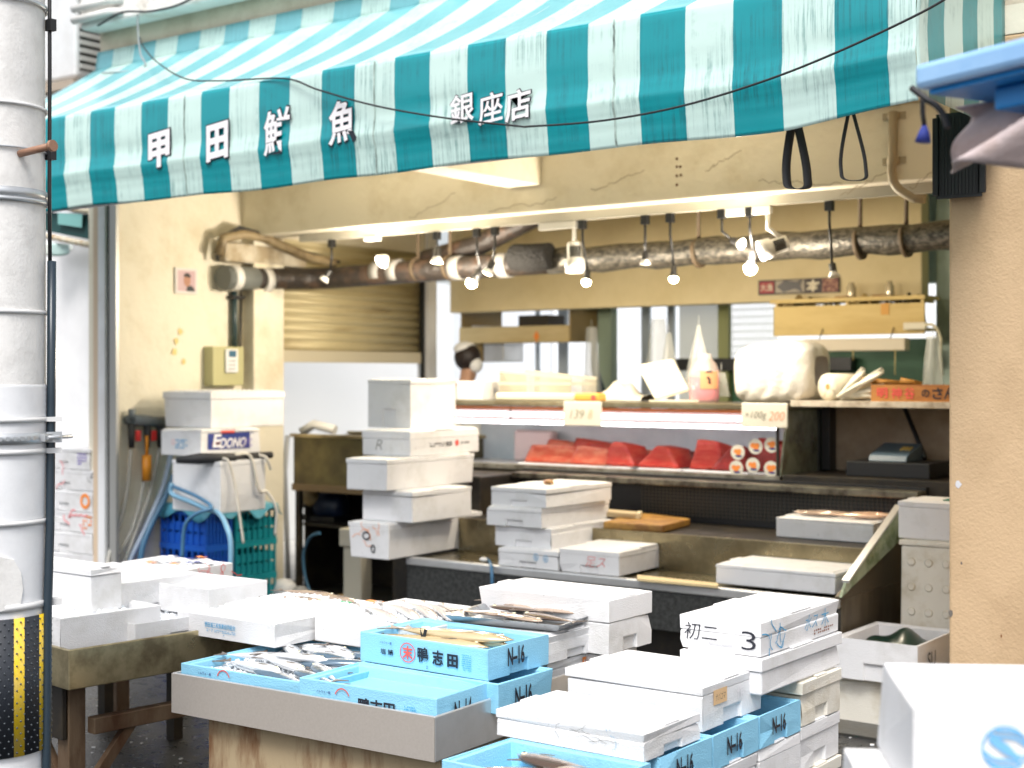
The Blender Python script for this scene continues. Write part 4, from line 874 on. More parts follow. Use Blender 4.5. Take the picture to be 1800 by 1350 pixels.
# plastic crates with boxes on the left
def crate(label, x0, x1, y0, y1, z0, h, m):
    t = thing('plastic_crate', label, 'crate', ((x0 + x1) / 2, (y0 + y1) / 2, z0), 0, 'plastic crates by the left wall')
    mb = MB(); mb.box(x0 + .02, x1 - .02, y0 + .02, y1 - .02, z0, z0 + .02)
    for (a0, a1, f_) in ((x0, x1, 'f'), (x0, x1, 'b'), (y0, y1, 'l'), (y0, y1, 'r')):
        n = 7
        for zz0, zz1 in ((z0, z0 + h * .30), (z0 + h * .36, z0 + h * .62), (z0 + h * .82, z0 + h)):
            k = 0 if zz1 > z0 + h * .9 else .014
            if f_ == 'f': mb.box(a0 + k, a1 - k, y0 + k, y0 + .022, zz0, zz1)
            elif f_ == 'b': mb.box(a0 + k, a1 - k, y1 - .022, y1 - k, zz0, zz1)
            elif f_ == 'l': mb.box(x0 + k, x0 + .022, a0 + .023, a1 - .023, zz0, zz1)
            else: mb.box(x1 - .022, x1 - k, a0 + .023, a1 - .023, zz0, zz1)
        for i in range(n + 1):
            p = a0 + .008 + (a1 - a0 - .03) * i / n
            if f_ == 'f': mb.box(p, p + .014, y0 + .002, y0 + .012, z0, z0 + h - .002)
            elif f_ == 'b': mb.box(p, p + .014, y1 - .012, y1 - .002, z0, z0 + h - .002)
            elif f_ == 'l': mb.box(x0 + .002, x0 + .012, p, p + .014, z0, z0 + h - .002)
            else: mb.box(x1 - .012, x1 - .002, p, p + .014, z0, z0 + h - .002)
    mb.obj('body', m, t)
CB1 = mat('royal_blue_plastic', (.015, .12, .60), .35, spec=.6); CB2 = mat('teal_plastic', (.015, .30, .36), .35, spec=.6)
ctop = .715; q = at(362, 897, Z=ctop); x1c = q.x; y0c = q.y; x0c = XL + .03
y1c = at(412, 897, X=x1c).y; y2c = at(487, 897, X=x1c).y
for i in range(3):
    crate('royal blue slotted crate, %s of the blue stack' % ('lowest', 'middle', 'top')[i], x0c, x1c, y0c, y1c - .01, .012 + i * .234, .232, CB1)
    crate('teal slotted crate, %s of the teal stack' % ('lowest', 'middle', 'top')[i], x0c + .02, x1c, y1c + .01, y2c, .012 + i * .234, .232, CB2)
mb = MB(); rnd = random.Random(4)
mb.grid(lambda u, v: Vector((x0c - .01 + (x1c - x0c + .05) * u, y0c - .03 + (y2c - y0c + .04) * v, ctop + .012 + .012 * math.sin(u * 7 + v * 5) + (-.09 if u > .95 or v < .04 else 0) * (.6 + .4 * math.sin(v * 17 + u * 9)))), 22, 22)
tag(mb.obj('blue_sheet', mat('pale_blue_plastic_sheet', (.10, .38, .52), .35), solid=.006), 'light blue plastic sheet draped over the crates', 'plastic sheet')
C3 = foam_box('white foam box with blue hose and white cord on it, standing on the crates', 303, 387, 467, 903, 811, ctop + .035, kind='lid', group=WG, notch=())
C2 = foam_box('white foam box printed EDONO in blue and red', 283, 353, 458, 803, 755, C3[4] + .012, kind='lid', group=WG, notch=(), marks=[
    ('right', 'patch', 0, .46, .54, .36, .105, INKN, {'name': 'blue_label'}), ('right', 'patch', 0, .44, .86, .12, .022, INKR, {'name': 'red_label'}), ('right', 'patch', 0, .25, .42, .07, .028, INKR, {'name': 'red_label'}), ('right', 'text', 'E', .26, .56, .062, .085, INKW, {'bold': .03, 'slant': .2}), ('right', 'text', 'DONO', .53, .46, .22, .066, INKW, {'bold': .03, 'slant': .25}), ('right', 'blocks', (6, 3), .76, .45, .09, .06, INKV), ('right', 'blocks', (5, 1), .80, .82, .07, .018, INKN),
    ('front', 'blocks', (5, 4), .52, .45, .12, .065, INKB), ('front', 'ring', 0, .32, .5, .03, .03, INKP, {'pen': .003})], lid_h=.02)
C1 = foam_box('large white foam box with dimpled lid, top of the pile on the crates', 288, 371, 499, 753, 688, C2[4], kind='lid', group=WG, notch=(), lid_h=.05, over=.006)
mb = MB(); o = C1[5]; mb2 = MB()
for i in range(13):
    for j in range(9):
        p = o + C1[6][0] * (C1[1] * ((j + .5) / 9 - .5) * .86) + C1[6][1] * (C1[2] * ((i + .5) / 13 - .5) * .88); mb2.lathe([(.010, 0), (.006, .006)], (p.x, p.y, C1[4] + .0002), seg=6)
mb2.obj('lid_dimple', EPS, C1[0])
mb = MB(); q = at(372, 806, X=C3[5].x + C3[1] / 2 - .05); mb.tube([q + Vector((-.18, -.12, -.01)), q + Vector((-.05, -.05, 0)), q + Vector((.02, .1, .0)), q + Vector((0, .5, .0))], [.02, .035, .03, .022], 10)
hose_c = C3[5]
tag(mb.obj('black_tool', BLACKR), 'black rubber grip lying between the two foam boxes on the crates', 'tool')
Yc = C3[5].y - C3[2] / 2
def hose3(pts, r, m, label, cat='hose', nm='hose'):
    Q = []; P = [Vector(p) for p in pts]
    for i in range(len(P) - 1):
        a, b = P[max(i - 1, 0)], P[i]; c2, d2 = P[i + 1], P[min(i + 2, len(P) - 1)]
        for k in range(7):
            t = k / 7; Q.append(.5 * ((2 * b) + (c2 - a) * t + (2 * a - 5 * b + 4 * c2 - d2) * t * t + (3 * b - a - 3 * c2 + d2) * t ** 3))
    Q.append(P[-1]); mb = MB(); mb.tube(Q, r, 10); return tag(mb.obj(nm, m), label, cat)
hf = lambda px, py, dy=0: at(px, py, Y=Yc - .05 + dy)
hose3([hf(303, 850), hf(302, 868), hf(330, 880), hf(360, 893), hf(385, 903), hf(398, 925, -.1), hf(406, 960, -.12), hf(404, 1040, -.12)], .016, mat('sky_blue_hose', (.20, .40, .56), .3), 'blue hose looped in front of the blue crate')
hose3([hf(304, 855, -.03), hf(345, 872, -.03), hf(372, 892, -.04), hf(345, 903, -.1), hf(325, 925, -.12), hf(320, 980, -.12)], .012, BLH2, 'thin dark blue hose arched over the blue crate')
xr = C3[5].x + C3[1] / 2
hx_ = lambda px, py, dx=.02: at(px, py, X=xr + dx)
CORD = mat('white_cord', (.70, .66, .58), .4)
hose3([hx_(392, 806, -.02), hx_(402, 812), hx_(412, 850), hx_(420, 900, .05), hx_(428, 955, .08)], .008, CORD, 'white cord hanging down the side of the foam box on the crates', 'cord', 'cord')
hose3([hx_(412, 800, -.02), hx_(440, 802, .0), hx_(455, 860), hx_(470, 865, .03), hx_(486, 895, .08), hx_(484, 940, .08)], .010, CORD, 'white cord with a plug looping off the foam box on the crates', 'cord', 'cord')
hose3([hx_(452, 799, -.04), hx_(468, 805, .02), hx_(476, 825, .02)], .010, CORD, 'short white cord curling over the back of the foam box', 'cord', 'cord')

# white boxes stacked outside, far left
W1x = at(160, 900, Y=5.86).x; zz = 0
for i in range(8):
    mk = []
    if i == 7: mk = [('front', 'blocks', (4, 4), .86, .5, .10, .085, INKV, {'seed': 8})]
    if i == 5: mk = [('front', 'ring', 0, .88, .5, .08, .08, INKO, {'pen': .022}), ]
    if i == 4: mk = [('front', 'blocks', (4, 4), .90, .5, .10, .10, INKO, {'seed': 3}), ('front', 'scrawl', 2, .62, .5, .2, .08, INKP, {'seed': 5, 'pen': .012})]
    if i == 6: mk = [('front', 'scrawl', 1, .55, .5, .12, .1, INKP, {'seed': 15, 'pen': .008}), ('front', 'scrawl', 1, .93, .5, .05, .05, INKG, {'seed': 5, 'pen': .006})]
    foam_box('foam box in the outdoor stack by the white panel, %s' % ('on the ground', 'second from ground', 'third from ground', 'fourth from ground', 'with pink scrawl and orange stamp', 'with an orange arch stamp', 'with faint pink strokes', 'topmost with a violet stamp')[i], 0, 0, 0, 0, 0, zz, group=WG, notch=('front',), L=.62 - .05 * (i == 7), S=.26, H=.139, pt=Vector((W1x - .03 * (i == 7) - .012 * (i % 2), 5.88, zz)), marks=mk, over=0); zz += .1395

# torn awning scrap frame behind the awning's left end
tf = thing('torn_awning_frame', 'small rusty frame with torn teal awning scraps, left under the awning', 'awning frame', (-8.3, 6.0, 2.3))
def q6(px, py): return at(px, py, Y=6.0)
mb = MB()
for a, b, r in (((70, 360), (159, 372), .018), ((160, 360), (165, 432), .022), ((72, 413), (166, 432), .020)): mb.tube([q6(*a), q6(*b)], r, 8)
mb.obj('frame', mat('rusty_white_frame', (.60, .54, .42), .6, col2=(.42, .22, .04), nscale=16, thr=(.5, .62)), tf)
mb = MB(); mb.mi = 0
mb.f([q6(72, 372) + Vector((0, .03, 0)), q6(159, 376) + Vector((0, .03, 0)), q6(159, 422) + Vector((0, .03, 0)), q6(72, 405) + Vector((0, .03, 0))]); mb.obj('dark_cloth', mat('dark_teal_cloth', (.01, .06, .06), .6), tf, solid=.004)
mb = MB(); mb.f([q6(102, 374), q6(145, 376), q6(144, 400), q6(102, 394)]); mb.obj('teal_cloth', mat('faded_teal_cloth', (.20, .45, .43), .5), tf, solid=.004)
mb = MB(); mb.grid(lambda u, v: q6(72 + 64 * u, 424 + 8 * u + 24 * v * (.7 + .3 * math.sin(u * 5))) + Vector((0, -.04 * math.sin(u * 8), 0)), 12, 4, mfn=lambda u, v: 1 if 4 <= u < 9 else 0); mb.obj('hanging_scrap', [mat('scrap_white', (.70, .74, .70), .5), mat('scrap_mint', (.45, .62, .60), .5)], tf, solid=.003)

# ------------------------------------------------------------------ on the beam and column
cd = thing('beam_conduit', 'grey conduit clipped to the right end of the cream beam', 'conduit', (-2.4, YB, 2.6))
qb = lambda px, py, dy=-.035: at(px, py, Y=YB + dy)
mb = MB(); mb.tube([qb(1570, 196), qb(1569, 280), qb(1567, 300), qb(1570, 320), qb(1580, 333), qb(1592, 341), qb(1606, 349), qb(1626, 350)], .024, 10); mb.obj('pipe', mat('beige_conduit', (.30, .25, .17), .5), cd)
for py in (203, 282): mb = MB(); p = qb(1570, py, -.02); mb.box(p.x - .062, p.x + .062, YB - .008, YB - .003, p.z - .018, p.z + .018); mb.tube([p + Vector((0, 0, -.018)), p + Vector((0, 0, .018))], .031, 10); mb.obj('clip', mat('clip_tan', (.40, .34, .24), .5), cd)
vg = thing('black_vent_grille', 'black perforated plastic panel hung at the corner of beam and column', 'grille', (-2.1, 5.85, 2.3))
v0, v1 = at(1648, 345, Y=5.86), at(1728, 200, Y=5.86); nx, nz = 13, 30
mb = MB()
for i in range(nx + 1): x = v0.x + (v1.x - v0.x) * i / nx; w = .012 if 0 < i < nx else .03; mb.box(x - w / 2, x + w / 2, 5.84, 5.855, v0.z, v1.z)
for j in range(nz + 1): z = v0.z + (v1.z - v0.z) * j / nz; w = .009 if 0 < j < nz else .03; mb.box(v0.x, v1.x, 5.843, 5.852, z - w / 2, z + w / 2)
mb.obj('lattice', BLACKR, vg)
mb = MB(); mb.box(v0.x, v1.x, 5.856, 5.862, v0.z, v1.z); mb.obj('backing', mat('vent_backing', (.10, .075, .03), .7), vg)
def strap(label, px, pt_, pb, w, wd):
    t0 = at(px, pt_, Y=5.05); b0 = at(px + 4, pb, Y=5.05); h = t0.z - b0.z; k = pxl(w, dist(t0)) / 2
    mb = MB(); n = 36; L = []
    for i in range(n + 1):
        s = i / n * 2 - 1; a = abs(s); z = t0.z - h * (1 - a ** 2.2) if a < 1 else t0.z
        xx = math.copysign(k * math.sin(min(1, (1 - a) * 1.9) * math.pi / 2) * (1 if a > .3 else math.sin(a / .3 * math.pi / 2) ** .9), s)
        L.append(Vector((t0.x + xx + .02 * (1 - a), 5.05 + xx * .5, z)))
    for a, b in zip(L, L[1:]):
        mb.f([a + Vector((-.1, -wd / 2, 0)) * 0 + Vector((wd * .35, wd * .5, 0)), b + Vector((wd * .35, wd * .5, 0)), b - Vector((wd * .35, wd * .5, 0)), a - Vector((wd * .35, wd * .5, 0))])
    tag(mb.obj('hanging_strap', BLACKR, solid=.003, smooth=True), label, 'strap', 'black strap loops under the awning')
strap('thick black strap loop hanging under the awning', 1396, 190, 333, 32, .030)
strap('thin black strap loop hanging under the awning, nearer the conduit', 1495, 180, 318, 38, .012)
# wire across the awning
pts = [(246, 66, 5.86), (252, 82, 5.7), (275, 108, 5.4), (325, 138, 5.05), (390, 142, 4.93), (500, 138, 4.88), (560, 158, 4.86), (660, 186, 4.85), (780, 207, 4.85), (905, 221, 4.85), (935, 222, 4.85), (1060, 212, 4.84), (1200, 186, 4.84), (1350, 140, 4.83), (1480, 88, 4.83), (1620, 22, 4.82), (1690, -20, 4.82)]
hose3([at(a, b, Y=c2) for a, b, c2 in pts], .0045, BLACKR, 'thin dark cable drooping across the front of the awning', 'cable', 'overhead_cable')
hose3([at(a, b, Y=5.7) for a, b in ((172, 45), (215, 22), (262, 20), (310, 10), (360, -15))], .007, BLACKR, 'dark cable strung along the white wall above the awning', 'cable', 'overhead_cable')
hose3([at(a, b, Y=5.72) for a, b in ((242, 25), (243, 60), (247, 95), (256, 115), (240, 124), (180, 128))], .006, mat('grey_cable', (.30, .32, .33), .5), 'grey cable looping down the wall from the junction knot', 'cable', 'overhead_cable')
for i, y in enumerate((6, 26)):
    mb = MB(); a = at(172, y, Y=5.70); mb.tube([a + Vector((-.25, 0, 0)), a + Vector((.12, 0, 0)), a + Vector((.20, .05, 0))], .026, 10); tag(mb.obj('white_conduit', LW), 'white conduit at the top of the wall, %s of two' % ('upper', 'lower')[i], 'conduit', 'white conduits on the upper wall')

# ------------------------------------------------------------------ concrete pole
PR = .158; pc = at(-15, 660, d=4.32); PX, PY = pc.x, pc.y
pole = thing('utility_pole', 'weathered concrete utility pole with a black and yellow guard, left edge', 'utility pole', (PX, PY, 0))
def pz(py): return EYE - (py - HOR) / FPX * 4.25
view = -(Vector((PX, PY, 0)).normalized()); vr = Vector((-view.y, view.x, 0))       # towards the camera, and rightwards in the picture
def pang(deg, r, z): a = R_(deg); return Vector((PX, PY, z)) + (view * math.cos(a) + vr * math.sin(a)) * r
mb = MB(); mb.lathe([(PR + .006 - .0017 * k, .5 * k) for k in range(15)], (PX, PY, 0), seg=40, caps=False); mb.obj('shaft', CONC, pole)
WRAP = mat('ribbed_white_wrap', (.82, .83, .85), .5, col2=(.74, .75, .77), nscale=5)
mb = MB(); z0, z1 = pz(1420), pz(676); prof = []
n = 150
for i in range(n + 1): prof.append((PR + .006 + .0022 * (i % 2), z0 + (z1 - z0) * i / n))
mb.lathe(prof, (PX, PY, 0), seg=40, caps=False); mb.obj('wrap', WRAP, pole, solid=0)
mb = MB(); YEL = mat('guard_yellow', (.80, .55, .02), .45, col2=(.70, .50, .10), nscale=20); BLK = mat('guard_black', (.018, .022, .03), .45)
segs = []
a = -170
while a < 170: segs.append((a, a + 11, 1)); segs.append((a + 11, a + 30, 0)); a += 30
z0, z1 = pz(1322), pz(1082)
for a0, a1, k in segs:
    mb.mi = k; mb.grid(lambda u, v, a0=a0, a1=a1: pang(a0 + 11 + (a1 - a0) * u, PR + .0135, z0 + (z1 - z0) * v), 3, 1, True)
mb.obj('hazard_guard', [BLK, YEL], pole, solid=.004)
mb = MB(); rnd = random.Random(2)
for i in range(22):
    for a in range(-40, 92, 8):
        p = pang(a + (4 if i % 2 else 0), PR + .0155, z0 + .012 + (z1 - z0 - .024) * i / 21); mb.ball(p, .0032, 6)
mb.obj('guard_stud', mat('stud_grey', (.05, .06, .07), .3), pole)
GALV = mat('galvanised', (.50, .52, .54), .4, metal=.6); STRP = mat('strap_white', (.66, .66, .66), .5)
for py, w, m, k in ((2, .014, GALV, .003), (185, .010, STRP, .002), (262, .005, GALV, .003), (340, .03, GALV, .003), (352, .012, GALV, .005), (548, .012, STRP, .003), (738, .014, STRP, .012), (770, .032, GALV, .014), (794, .016, STRP, .012), (918, .014, STRP, .012), (1064, .020, STRP, .012)):
    mb = MB(); z = pz(py); mb.lathe([(PR + k - .002, z - w / 2), (PR + k + .002, z - w / 2), (PR + k + .002, z + w / 2), (PR + k - .002, z + w / 2)], (PX, PY, 0), seg=40, caps=False); mb.obj('band', m, pole)
    if k > .01: mb = MB(); p = pang(72, PR + .03, z); mb.obox(p, (.045, .03, w), Matrix.Rotation(math.atan2(vr.y, vr.x), 3, 'Z')); mb.obj('band_clip', m, pole)
mb = MB(); z = pz(770)
for k in range(6): mb.obox(pang(8 + 7 * k, PR + .0165, z), (.010, .006, .012), Matrix.Rotation(math.atan2(vr.y, vr.x) + R_(8 + 7 * k), 3, 'Z'))
mb.obox(pang(60, PR + .02, z), (.045, .02, .022), Matrix.Rotation(math.atan2(vr.y, vr.x) + R_(60), 3, 'Z')); mb.tube([pang(55, PR + .035, z), pang(83, PR + .075, z)], .006, 8)
mb.obj('buckle', GALV, pole)
mb = MB(); b0 = pang(30, PR, pz(273)); b1 = b0 + (view * math.cos(R_(40)) + vr * math.sin(R_(40))) * .13 + Vector((0, 0, .012)); mb.tube([b0, b1], .011, 10); mb.lathe([(.017, 0), (.017, .012)], b1, (b1 - b0), 12); mb.obj('step_bolt', mat('bolt_rust', (.30, .16, .10), .6), pole)
mb = MB(); mb.tube([pang(76, PR + .02, pz(455)), pang(74, PR + .02, pz(700)), pang(67, PR + .023, pz(930)), pang(62, PR + .022, pz(1080)), pang(60, PR + .02, pz(1500)), pang(58, PR + .02, .0)], .0135, 10); mb.obj('cable_guard', mat('blue_black_pipe', (.02, .035, .05), .3), pole)
mb = MB(); mb.tube([pang(82, PR + .01, pz(-150)), pang(80, PR + .012, pz(100)), pang(78, PR + .012, pz(330)), pang(82, PR + .012, pz(460))], .006, 8); mb.obj('cable', BLACKR, pole)
for py in (30, 262): mb = MB(); mb.obox(pang(80, PR + .015, pz(py)), (.03, .02, .035)); mb.obj('cable_clip', BLACKR, pole)
mb = MB(); mb.poly([(-.05, .0), (.02, .01), (.028, .06), (.022, .11), (.0, .15), (-.05, .165)], pang(22, PR + .0075, pz(1068)), vr * math.cos(R_(22)) - view * math.sin(R_(22)), Vector((0, 0, 1)), .004, view); mb.obj('torn_patch', CONC, pole)

# ------------------------------------------------------------------ blue tray and cloth, upper right
YT = -24; bt = at(1606, 158, d=2.9); ex, ey = Vector((math.cos(R_(YT)), math.sin(R_(YT)), 0)), Vector((-math.sin(R_(YT)), math.cos(R_(YT)), 0))
ub = thing('blue_plastic_tray', 'bright blue plastic tray seen from below, upper right corner', 'tray', (bt.x, bt.y, bt.z), R_(YT))
UB = mat('lit_blue_plastic', (.36, .60, .90), .4, spec=.5, noise=.0, col2=(.30, .54, .86), nscale=6); UB2 = mat('shaded_blue_plastic', (.02, .26, .66), .4)  # light on the rim and shade underneath put into two blues
def lb(nm, m, b, bev=.006):
    mb = MB(); mb.box(*b); return mb.obj(nm, m, ub, local=True, bevel=bev)
lb('rim', UB, (0, .75, 0, .42, 0, .052), .012)
lb('base', UB2, (.02, .75, .02, .40, -.012, -.0005)); lb('foot', UB2, (.14, .75, .075, .34, -.058, -.0125))
mb = MB(); rnd = random.Random(9)
cl0 = bt + ex * .07 + ey * .10
def clp(u, v):
    return bt + ex * (-.02 + .95 * u) + ey * (.14 + .05 * math.sin(u * 9 + v * 3) + .03 * math.sin(u * 23 + v * 8) - .05 * v) + Vector((0, 0, -.02 - (.135 + .02 * math.sin(u * 5)) * v + .012 * math.sin(u * 17 + v * 6)))
mb.grid(clp, 50, 16); tag(mb.obj('crumpled_cloth', mat('pinkish_cloth', (.58, .48, .47), .8, col2=(.42, .28, .22), nscale=4, thr=(.5, .75), bump=.5, bscale=30), solid=.004), 'crumpled pinkish white cloth hanging under the blue tray', 'cloth')
def pt(px, py, d): return at(px, py, d=d)
hose3([pt(1602, 154, 3.0), pt(1625, 172, 2.98), pt(1646, 186, 2.97), pt(1660, 205, 2.96), pt(1666, 225, 2.95)], .007, BLACKR, 'black cord tied round the corner of the blue tray', 'cord', 'cord')
rt = thing('cord_with_tassel', 'short black cord ending in a blue tassel, below the blue tray', 'cord', tuple(pt(1622, 250, 3.0)))
mb = MB(); mb.tube([pt(1622, 170, 3.0), pt(1622, 200, 3.0), pt(1625, 222, 3.0)], .0055, 8); mb.obj('cord', BLACKR, rt)
mb = MB(); mb.tube([pt(1625, 220, 3.0), pt(1624, 236, 3.0), pt(1622, 250, 3.0)], [.005, .013, .017], 10); mb.obj('tassel', mat('tassel_blue', (.03, .05, .30), .7), rt)
st = pt(1870, 160, 2.95); st_t = thing('display_stand', 'metal stand carrying the blue tray, just past the right edge', 'stand', (st.x, st.y, 0))
mb = MB(); mb.tube([(st.x, st.y, 0), (st.x, st.y, bt.z - .062)], .02, 10); mb.obj('pole', GALV, st_t)
mb = MB(); mb.obox(Vector((st.x, st.y, .02)), (.4, .4, .04)); mb.obj('base', BLACKM, st_t)
# ------------------------------------------------------------------ tuna case
CX0, CX1, CY, CZ = -6.25, -3.64, 7.5, 1.435
dc = thing('refrigerated_display_case', 'long glass-fronted refrigerated display case full of red tuna blocks', 'display case', ((CX0 + CX1) / 2, CY, 0))
def cp(nm, m, bs, bev=.003, p=None): return part(nm, m, bs, p or dc, bev)
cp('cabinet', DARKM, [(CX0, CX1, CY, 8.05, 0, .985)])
cp('bottom_rail', mat('case_rail', (.40, .38, .32), .3, metal=.7, col2=(.2, .18, .14), nscale=8), [(CX0, CX1 + .01, CY - .03, CY + .02, .985, 1.02)])
cp('deck', mat('case_deck', (.70, .72, .72), .4), [(CX0 + .02, CX1 - .02, CY + .021, 8.02, .99, 1.012)])
cp('back_panel', mat('case_back', (.72, .80, .84), .35, col2=(.60, .70, .74), nscale=3), [(CX0 + .02, CX1 - .02, 8.02, 8.045, 1.0, 1.375)])
cp('top', mat('case_top', (.34, .30, .20), .3, metal=.7, col2=(.24, .20, .12), nscale=6), [(CX0 - .02, CX1 + .02, CY - .03, 8.08, 1.40, CZ)], .006)
cp('valance_strip', mat('orange_strip', (.85, .25, .08), .5), [(CX0, CX1 - .02, CY - .012, CY + .003, 1.378, 1.398)])
TUBE = mat('fluorescent_tube', (1, 1, 1), emit=(1, .88, .90), es=5.5)
for y, z in ((CY + .05, 1.345), (CY + .09, 1.292)):
    mb = MB(); mb.tube([(CX0 + .06, y, z), (CX1 - .06, y, z)], .011, 10); mb.obj('fluorescent_tube', TUBE, dc)
cp('tube_fitting', mat('case_pink_white', (.72, .62, .62), .4), [(CX0 + .03, CX1 - .03, CY + .055, CY + .075, 1.305, 1.376)], .002)
mb = MB(); mb.hexa([Vector(p) for p in ((CX0, CY - .004, 1.02), (CX1, CY - .004, 1.02), (CX1, CY + .002, 1.02), (CX0, CY + .002, 1.02))], [Vector(p) for p in ((CX0, CY + .012, 1.377), (CX1, CY + .012, 1.377), (CX1, CY + .018, 1.377), (CX0, CY + .018, 1.377))]); mb.obj('front_glass', glass_mat('case_glass', (.98, .99, 1), .022), dc)
for b_ in ((at(898, 760, Y=CY).x, at(898, 760, Y=CY).x + .01, CY - .012, CY - .005, 1.30, 1.40), (CX1 - .018, CX1 - .002, CY - .02, CY - .0045, 1.02, 1.40)): cp('divider_bar', DARKM, [b_])
mb = MB(); mb.hexa([Vector(p) for p in ((CX1 - .01, CY, 1.02), (CX1 + .004, CY, 1.02), (CX1 + .004, 8.05, 1.02), (CX1 - .01, 8.05, 1.02))], [Vector(p) for p in ((CX1 - .01, CY + .1, 1.399), (CX1 + .004, CY + .1, 1.399), (CX1 + .004, 8.05, 1.399), (CX1 - .01, 8.05, 1.399))]); mb.obj('end_glass', mat('grimy_end_glass', (.30, .33, .24), .15, alpha=.8, col2=(.14, .14, .09), nscale=5), dc)
cp('end_frame', BLACKM, [(CX1 - .012, CX1 + .012, 8.0, 8.06, .98, 1.399)])
for k, (cx, cy, rot) in enumerate(((1297, 795, .1), (1328, 785, .9), (1356, 782, -.4), (1295, 823, .5), (1324, 818, -.8), (1356, 824, .3))):
    c = at(cx, cy, Y=CY - .006); c.y = CY - .008 + .045 * max(0, c.z - 1.02) - .004
    t = thing('round_sticker', 'round orange-pictured sticker on the tuna case glass, ' + ('upper row, leftmost', 'upper row, middle', 'upper row, rightmost', 'lower row, leftmost', 'lower row, middle', 'lower row, rightmost')[k], 'sticker', tuple(c), 0, 'round stickers on the tuna case')
    mb = MB(); mb.lathe([(.045, 0), (.045, .002)], c, (0, -1, 0), 22); mb.obj('disc', mat('sticker_white', (.72, .70, .62), .4), t)
    mb = MB(); rnd = random.Random(k); O = c + Vector((0, -.0028, 0))
    for a, b, r in ((-.012, .006, .017), (.012, .008, .016), (.002, -.006, .018)):
        mb.poly(ell(a + rnd.uniform(-.004, .004), b, r * rnd.uniform(.8, 1.1), r * rnd.uniform(.6, 1)), O + Vector((0, -.0003 * a * 50, 0)), Vector((1, 0, 0)), EZ_)
    mb.obj('orange_picture', INKO, t, norm=False)
    mb = MB(); mb.poly(ell(.006, -.022, .022, .006), O + Vector((0, -.001, 0)), Vector((1, 0, 0)), EZ_); mb.obj('blue_picture', INKN, t, norm=False)
# tuna blocks
TUNA = mat('tuna_red', (.50, .022, .014), .35, spec=.35, col2=(.62, .10, .05), nscale=9, thr=(.4, .7), bump=.2, bscale=40, sss=.15, stretch=(1, 1.5, 5)); TUNAP = mat('tuna_pink', (.58, .085, .04), .35, spec=.35, col2=(.68, .22, .12), nscale=10, stretch=(1, 1, 3), sss=.15); TUNAD = mat('tuna_dark', (.24, .014, .012), .35, spec=.35, col2=(.38, .03, .02), nscale=8)
def tuna(px0, px1, pyb, pyt, Y, m, label, skew=.3, dep=.16, tray=True, top=.5):
    px1 += 9; px0 -= 5; pyt -= (px0 * 7) % 9; dep += ((px0 * 3) % 7) * .008
    a, b = at(px0, pyb, Y=Y), at(px1, pyb, Y=Y); z0 = 1.026; w = b.x - a.x; h = max(.05, pxl(pyb - pyt, dist(a)))
    t = thing('tuna_block', label, 'tuna', ((a.x + b.x) / 2, Y, z0), 0, 'tuna blocks in the display case')
    mb = MB(); x0, x1 = a.x, b.x; k = skew * w; r = random.Random(px0); j = lambda: r.uniform(-.012, .012)
    lo = [Vector((x0, Y, z0)), Vector((x1, Y, z0)), Vector((x1 + k * .3, Y + dep, z0)), Vector((x0 + k * .3, Y + dep, z0))]
    hi = [Vector((x0 + k + j(), Y + dep * .25, z0 + h + j())), Vector((x0 + k + top * w * .9, Y + dep * .3, z0 + h * .92 + j())), Vector((x1 - .05 * w, Y + dep, z0 + h * .75 + j())), Vector((x0 + k * 1.1, Y + dep, z0 + h * .9 + j()))]
    mb.hexa(lo, hi); bmesh.ops.subdivide_edges(mb.bm, edges=mb.bm.edges[:], cuts=5, use_grid_fill=True, fractal=.35, along_normal=.4, seed=px0); bmesh.ops.smooth_vert(mb.bm, verts=mb.bm.verts, factor=.5, use_axis_x=True, use_axis_y=True, use_axis_z=True); mb.obj('flesh', m, t, smooth=True)
    if tray: mb = MB(); mb.box(x0 - .02, x1 + .03, Y - .02, Y + dep + .02, 1.013, 1.025); mb.obj('tray', WHITEP, t, bevel=.004)
Lr = lambda s: s
tuna(950, 1004, 800, 762, 7.80, TUNAP, 'dark pink tuna block at the back left of the case', .2, tray=False)
tuna(1003, 1066, 800, 762, 7.82, TUNA, 'square red tuna block at the back of the case, under the left price tag', .1, tray=False, top=.8)
tuna(922, 1000, 822, 792, 7.60, TUNAP, 'flat pale pink tuna slab at the front left of the case', .1, top=.9)
tuna(1002, 1055, 824, 793, 7.58, TUNAP, 'thin orange-edged tuna slab at the front of the case', .15, top=.9)
tuna(1048, 1108, 820, 778, 7.60, TUNA, 'pointed red tuna wedge near the middle of the case', .35, top=.3)
tuna(1085, 1148, 812, 785, 7.76, TUNAP, 'pink tuna slab lying behind the middle wedges', .1, tray=False, top=.9)
tuna(1120, 1180, 820, 780, 7.60, TUNA, 'triangular tuna wedge with a dark streak, right of the middle', .45, top=.25)
tuna(1165, 1208, 815, 786, 7.74, TUNAD, 'small dark tuna piece behind the streaked wedge', .3, tray=False)
tuna(1214, 1260, 822, 768, 7.62, TUNA, 'tall upright red tuna block left of the stickers', .12, top=.75)
tuna(1248, 1300, 824, 785, 7.60, TUNAD, 'dark red tuna wedge beside the stickers', .5, top=.4)
tuna(1318, 1376, 826, 770, 7.66, TUNAD, 'deep red tuna block behind the round stickers', .1, top=.9, dep=.22)
mb = MB(); a, b = at(893, 822, Y=7.8), at(960, 758, Y=7.8); mb.box(a.x, b.x, 7.86, 7.95, 1.013, b.z); tag(mb.obj('pale_block', mat('pale_pink_plastic', (.72, .58, .56), .4), bevel=.02), 'pale pinkish block at the left inside the tuna case', 'block')
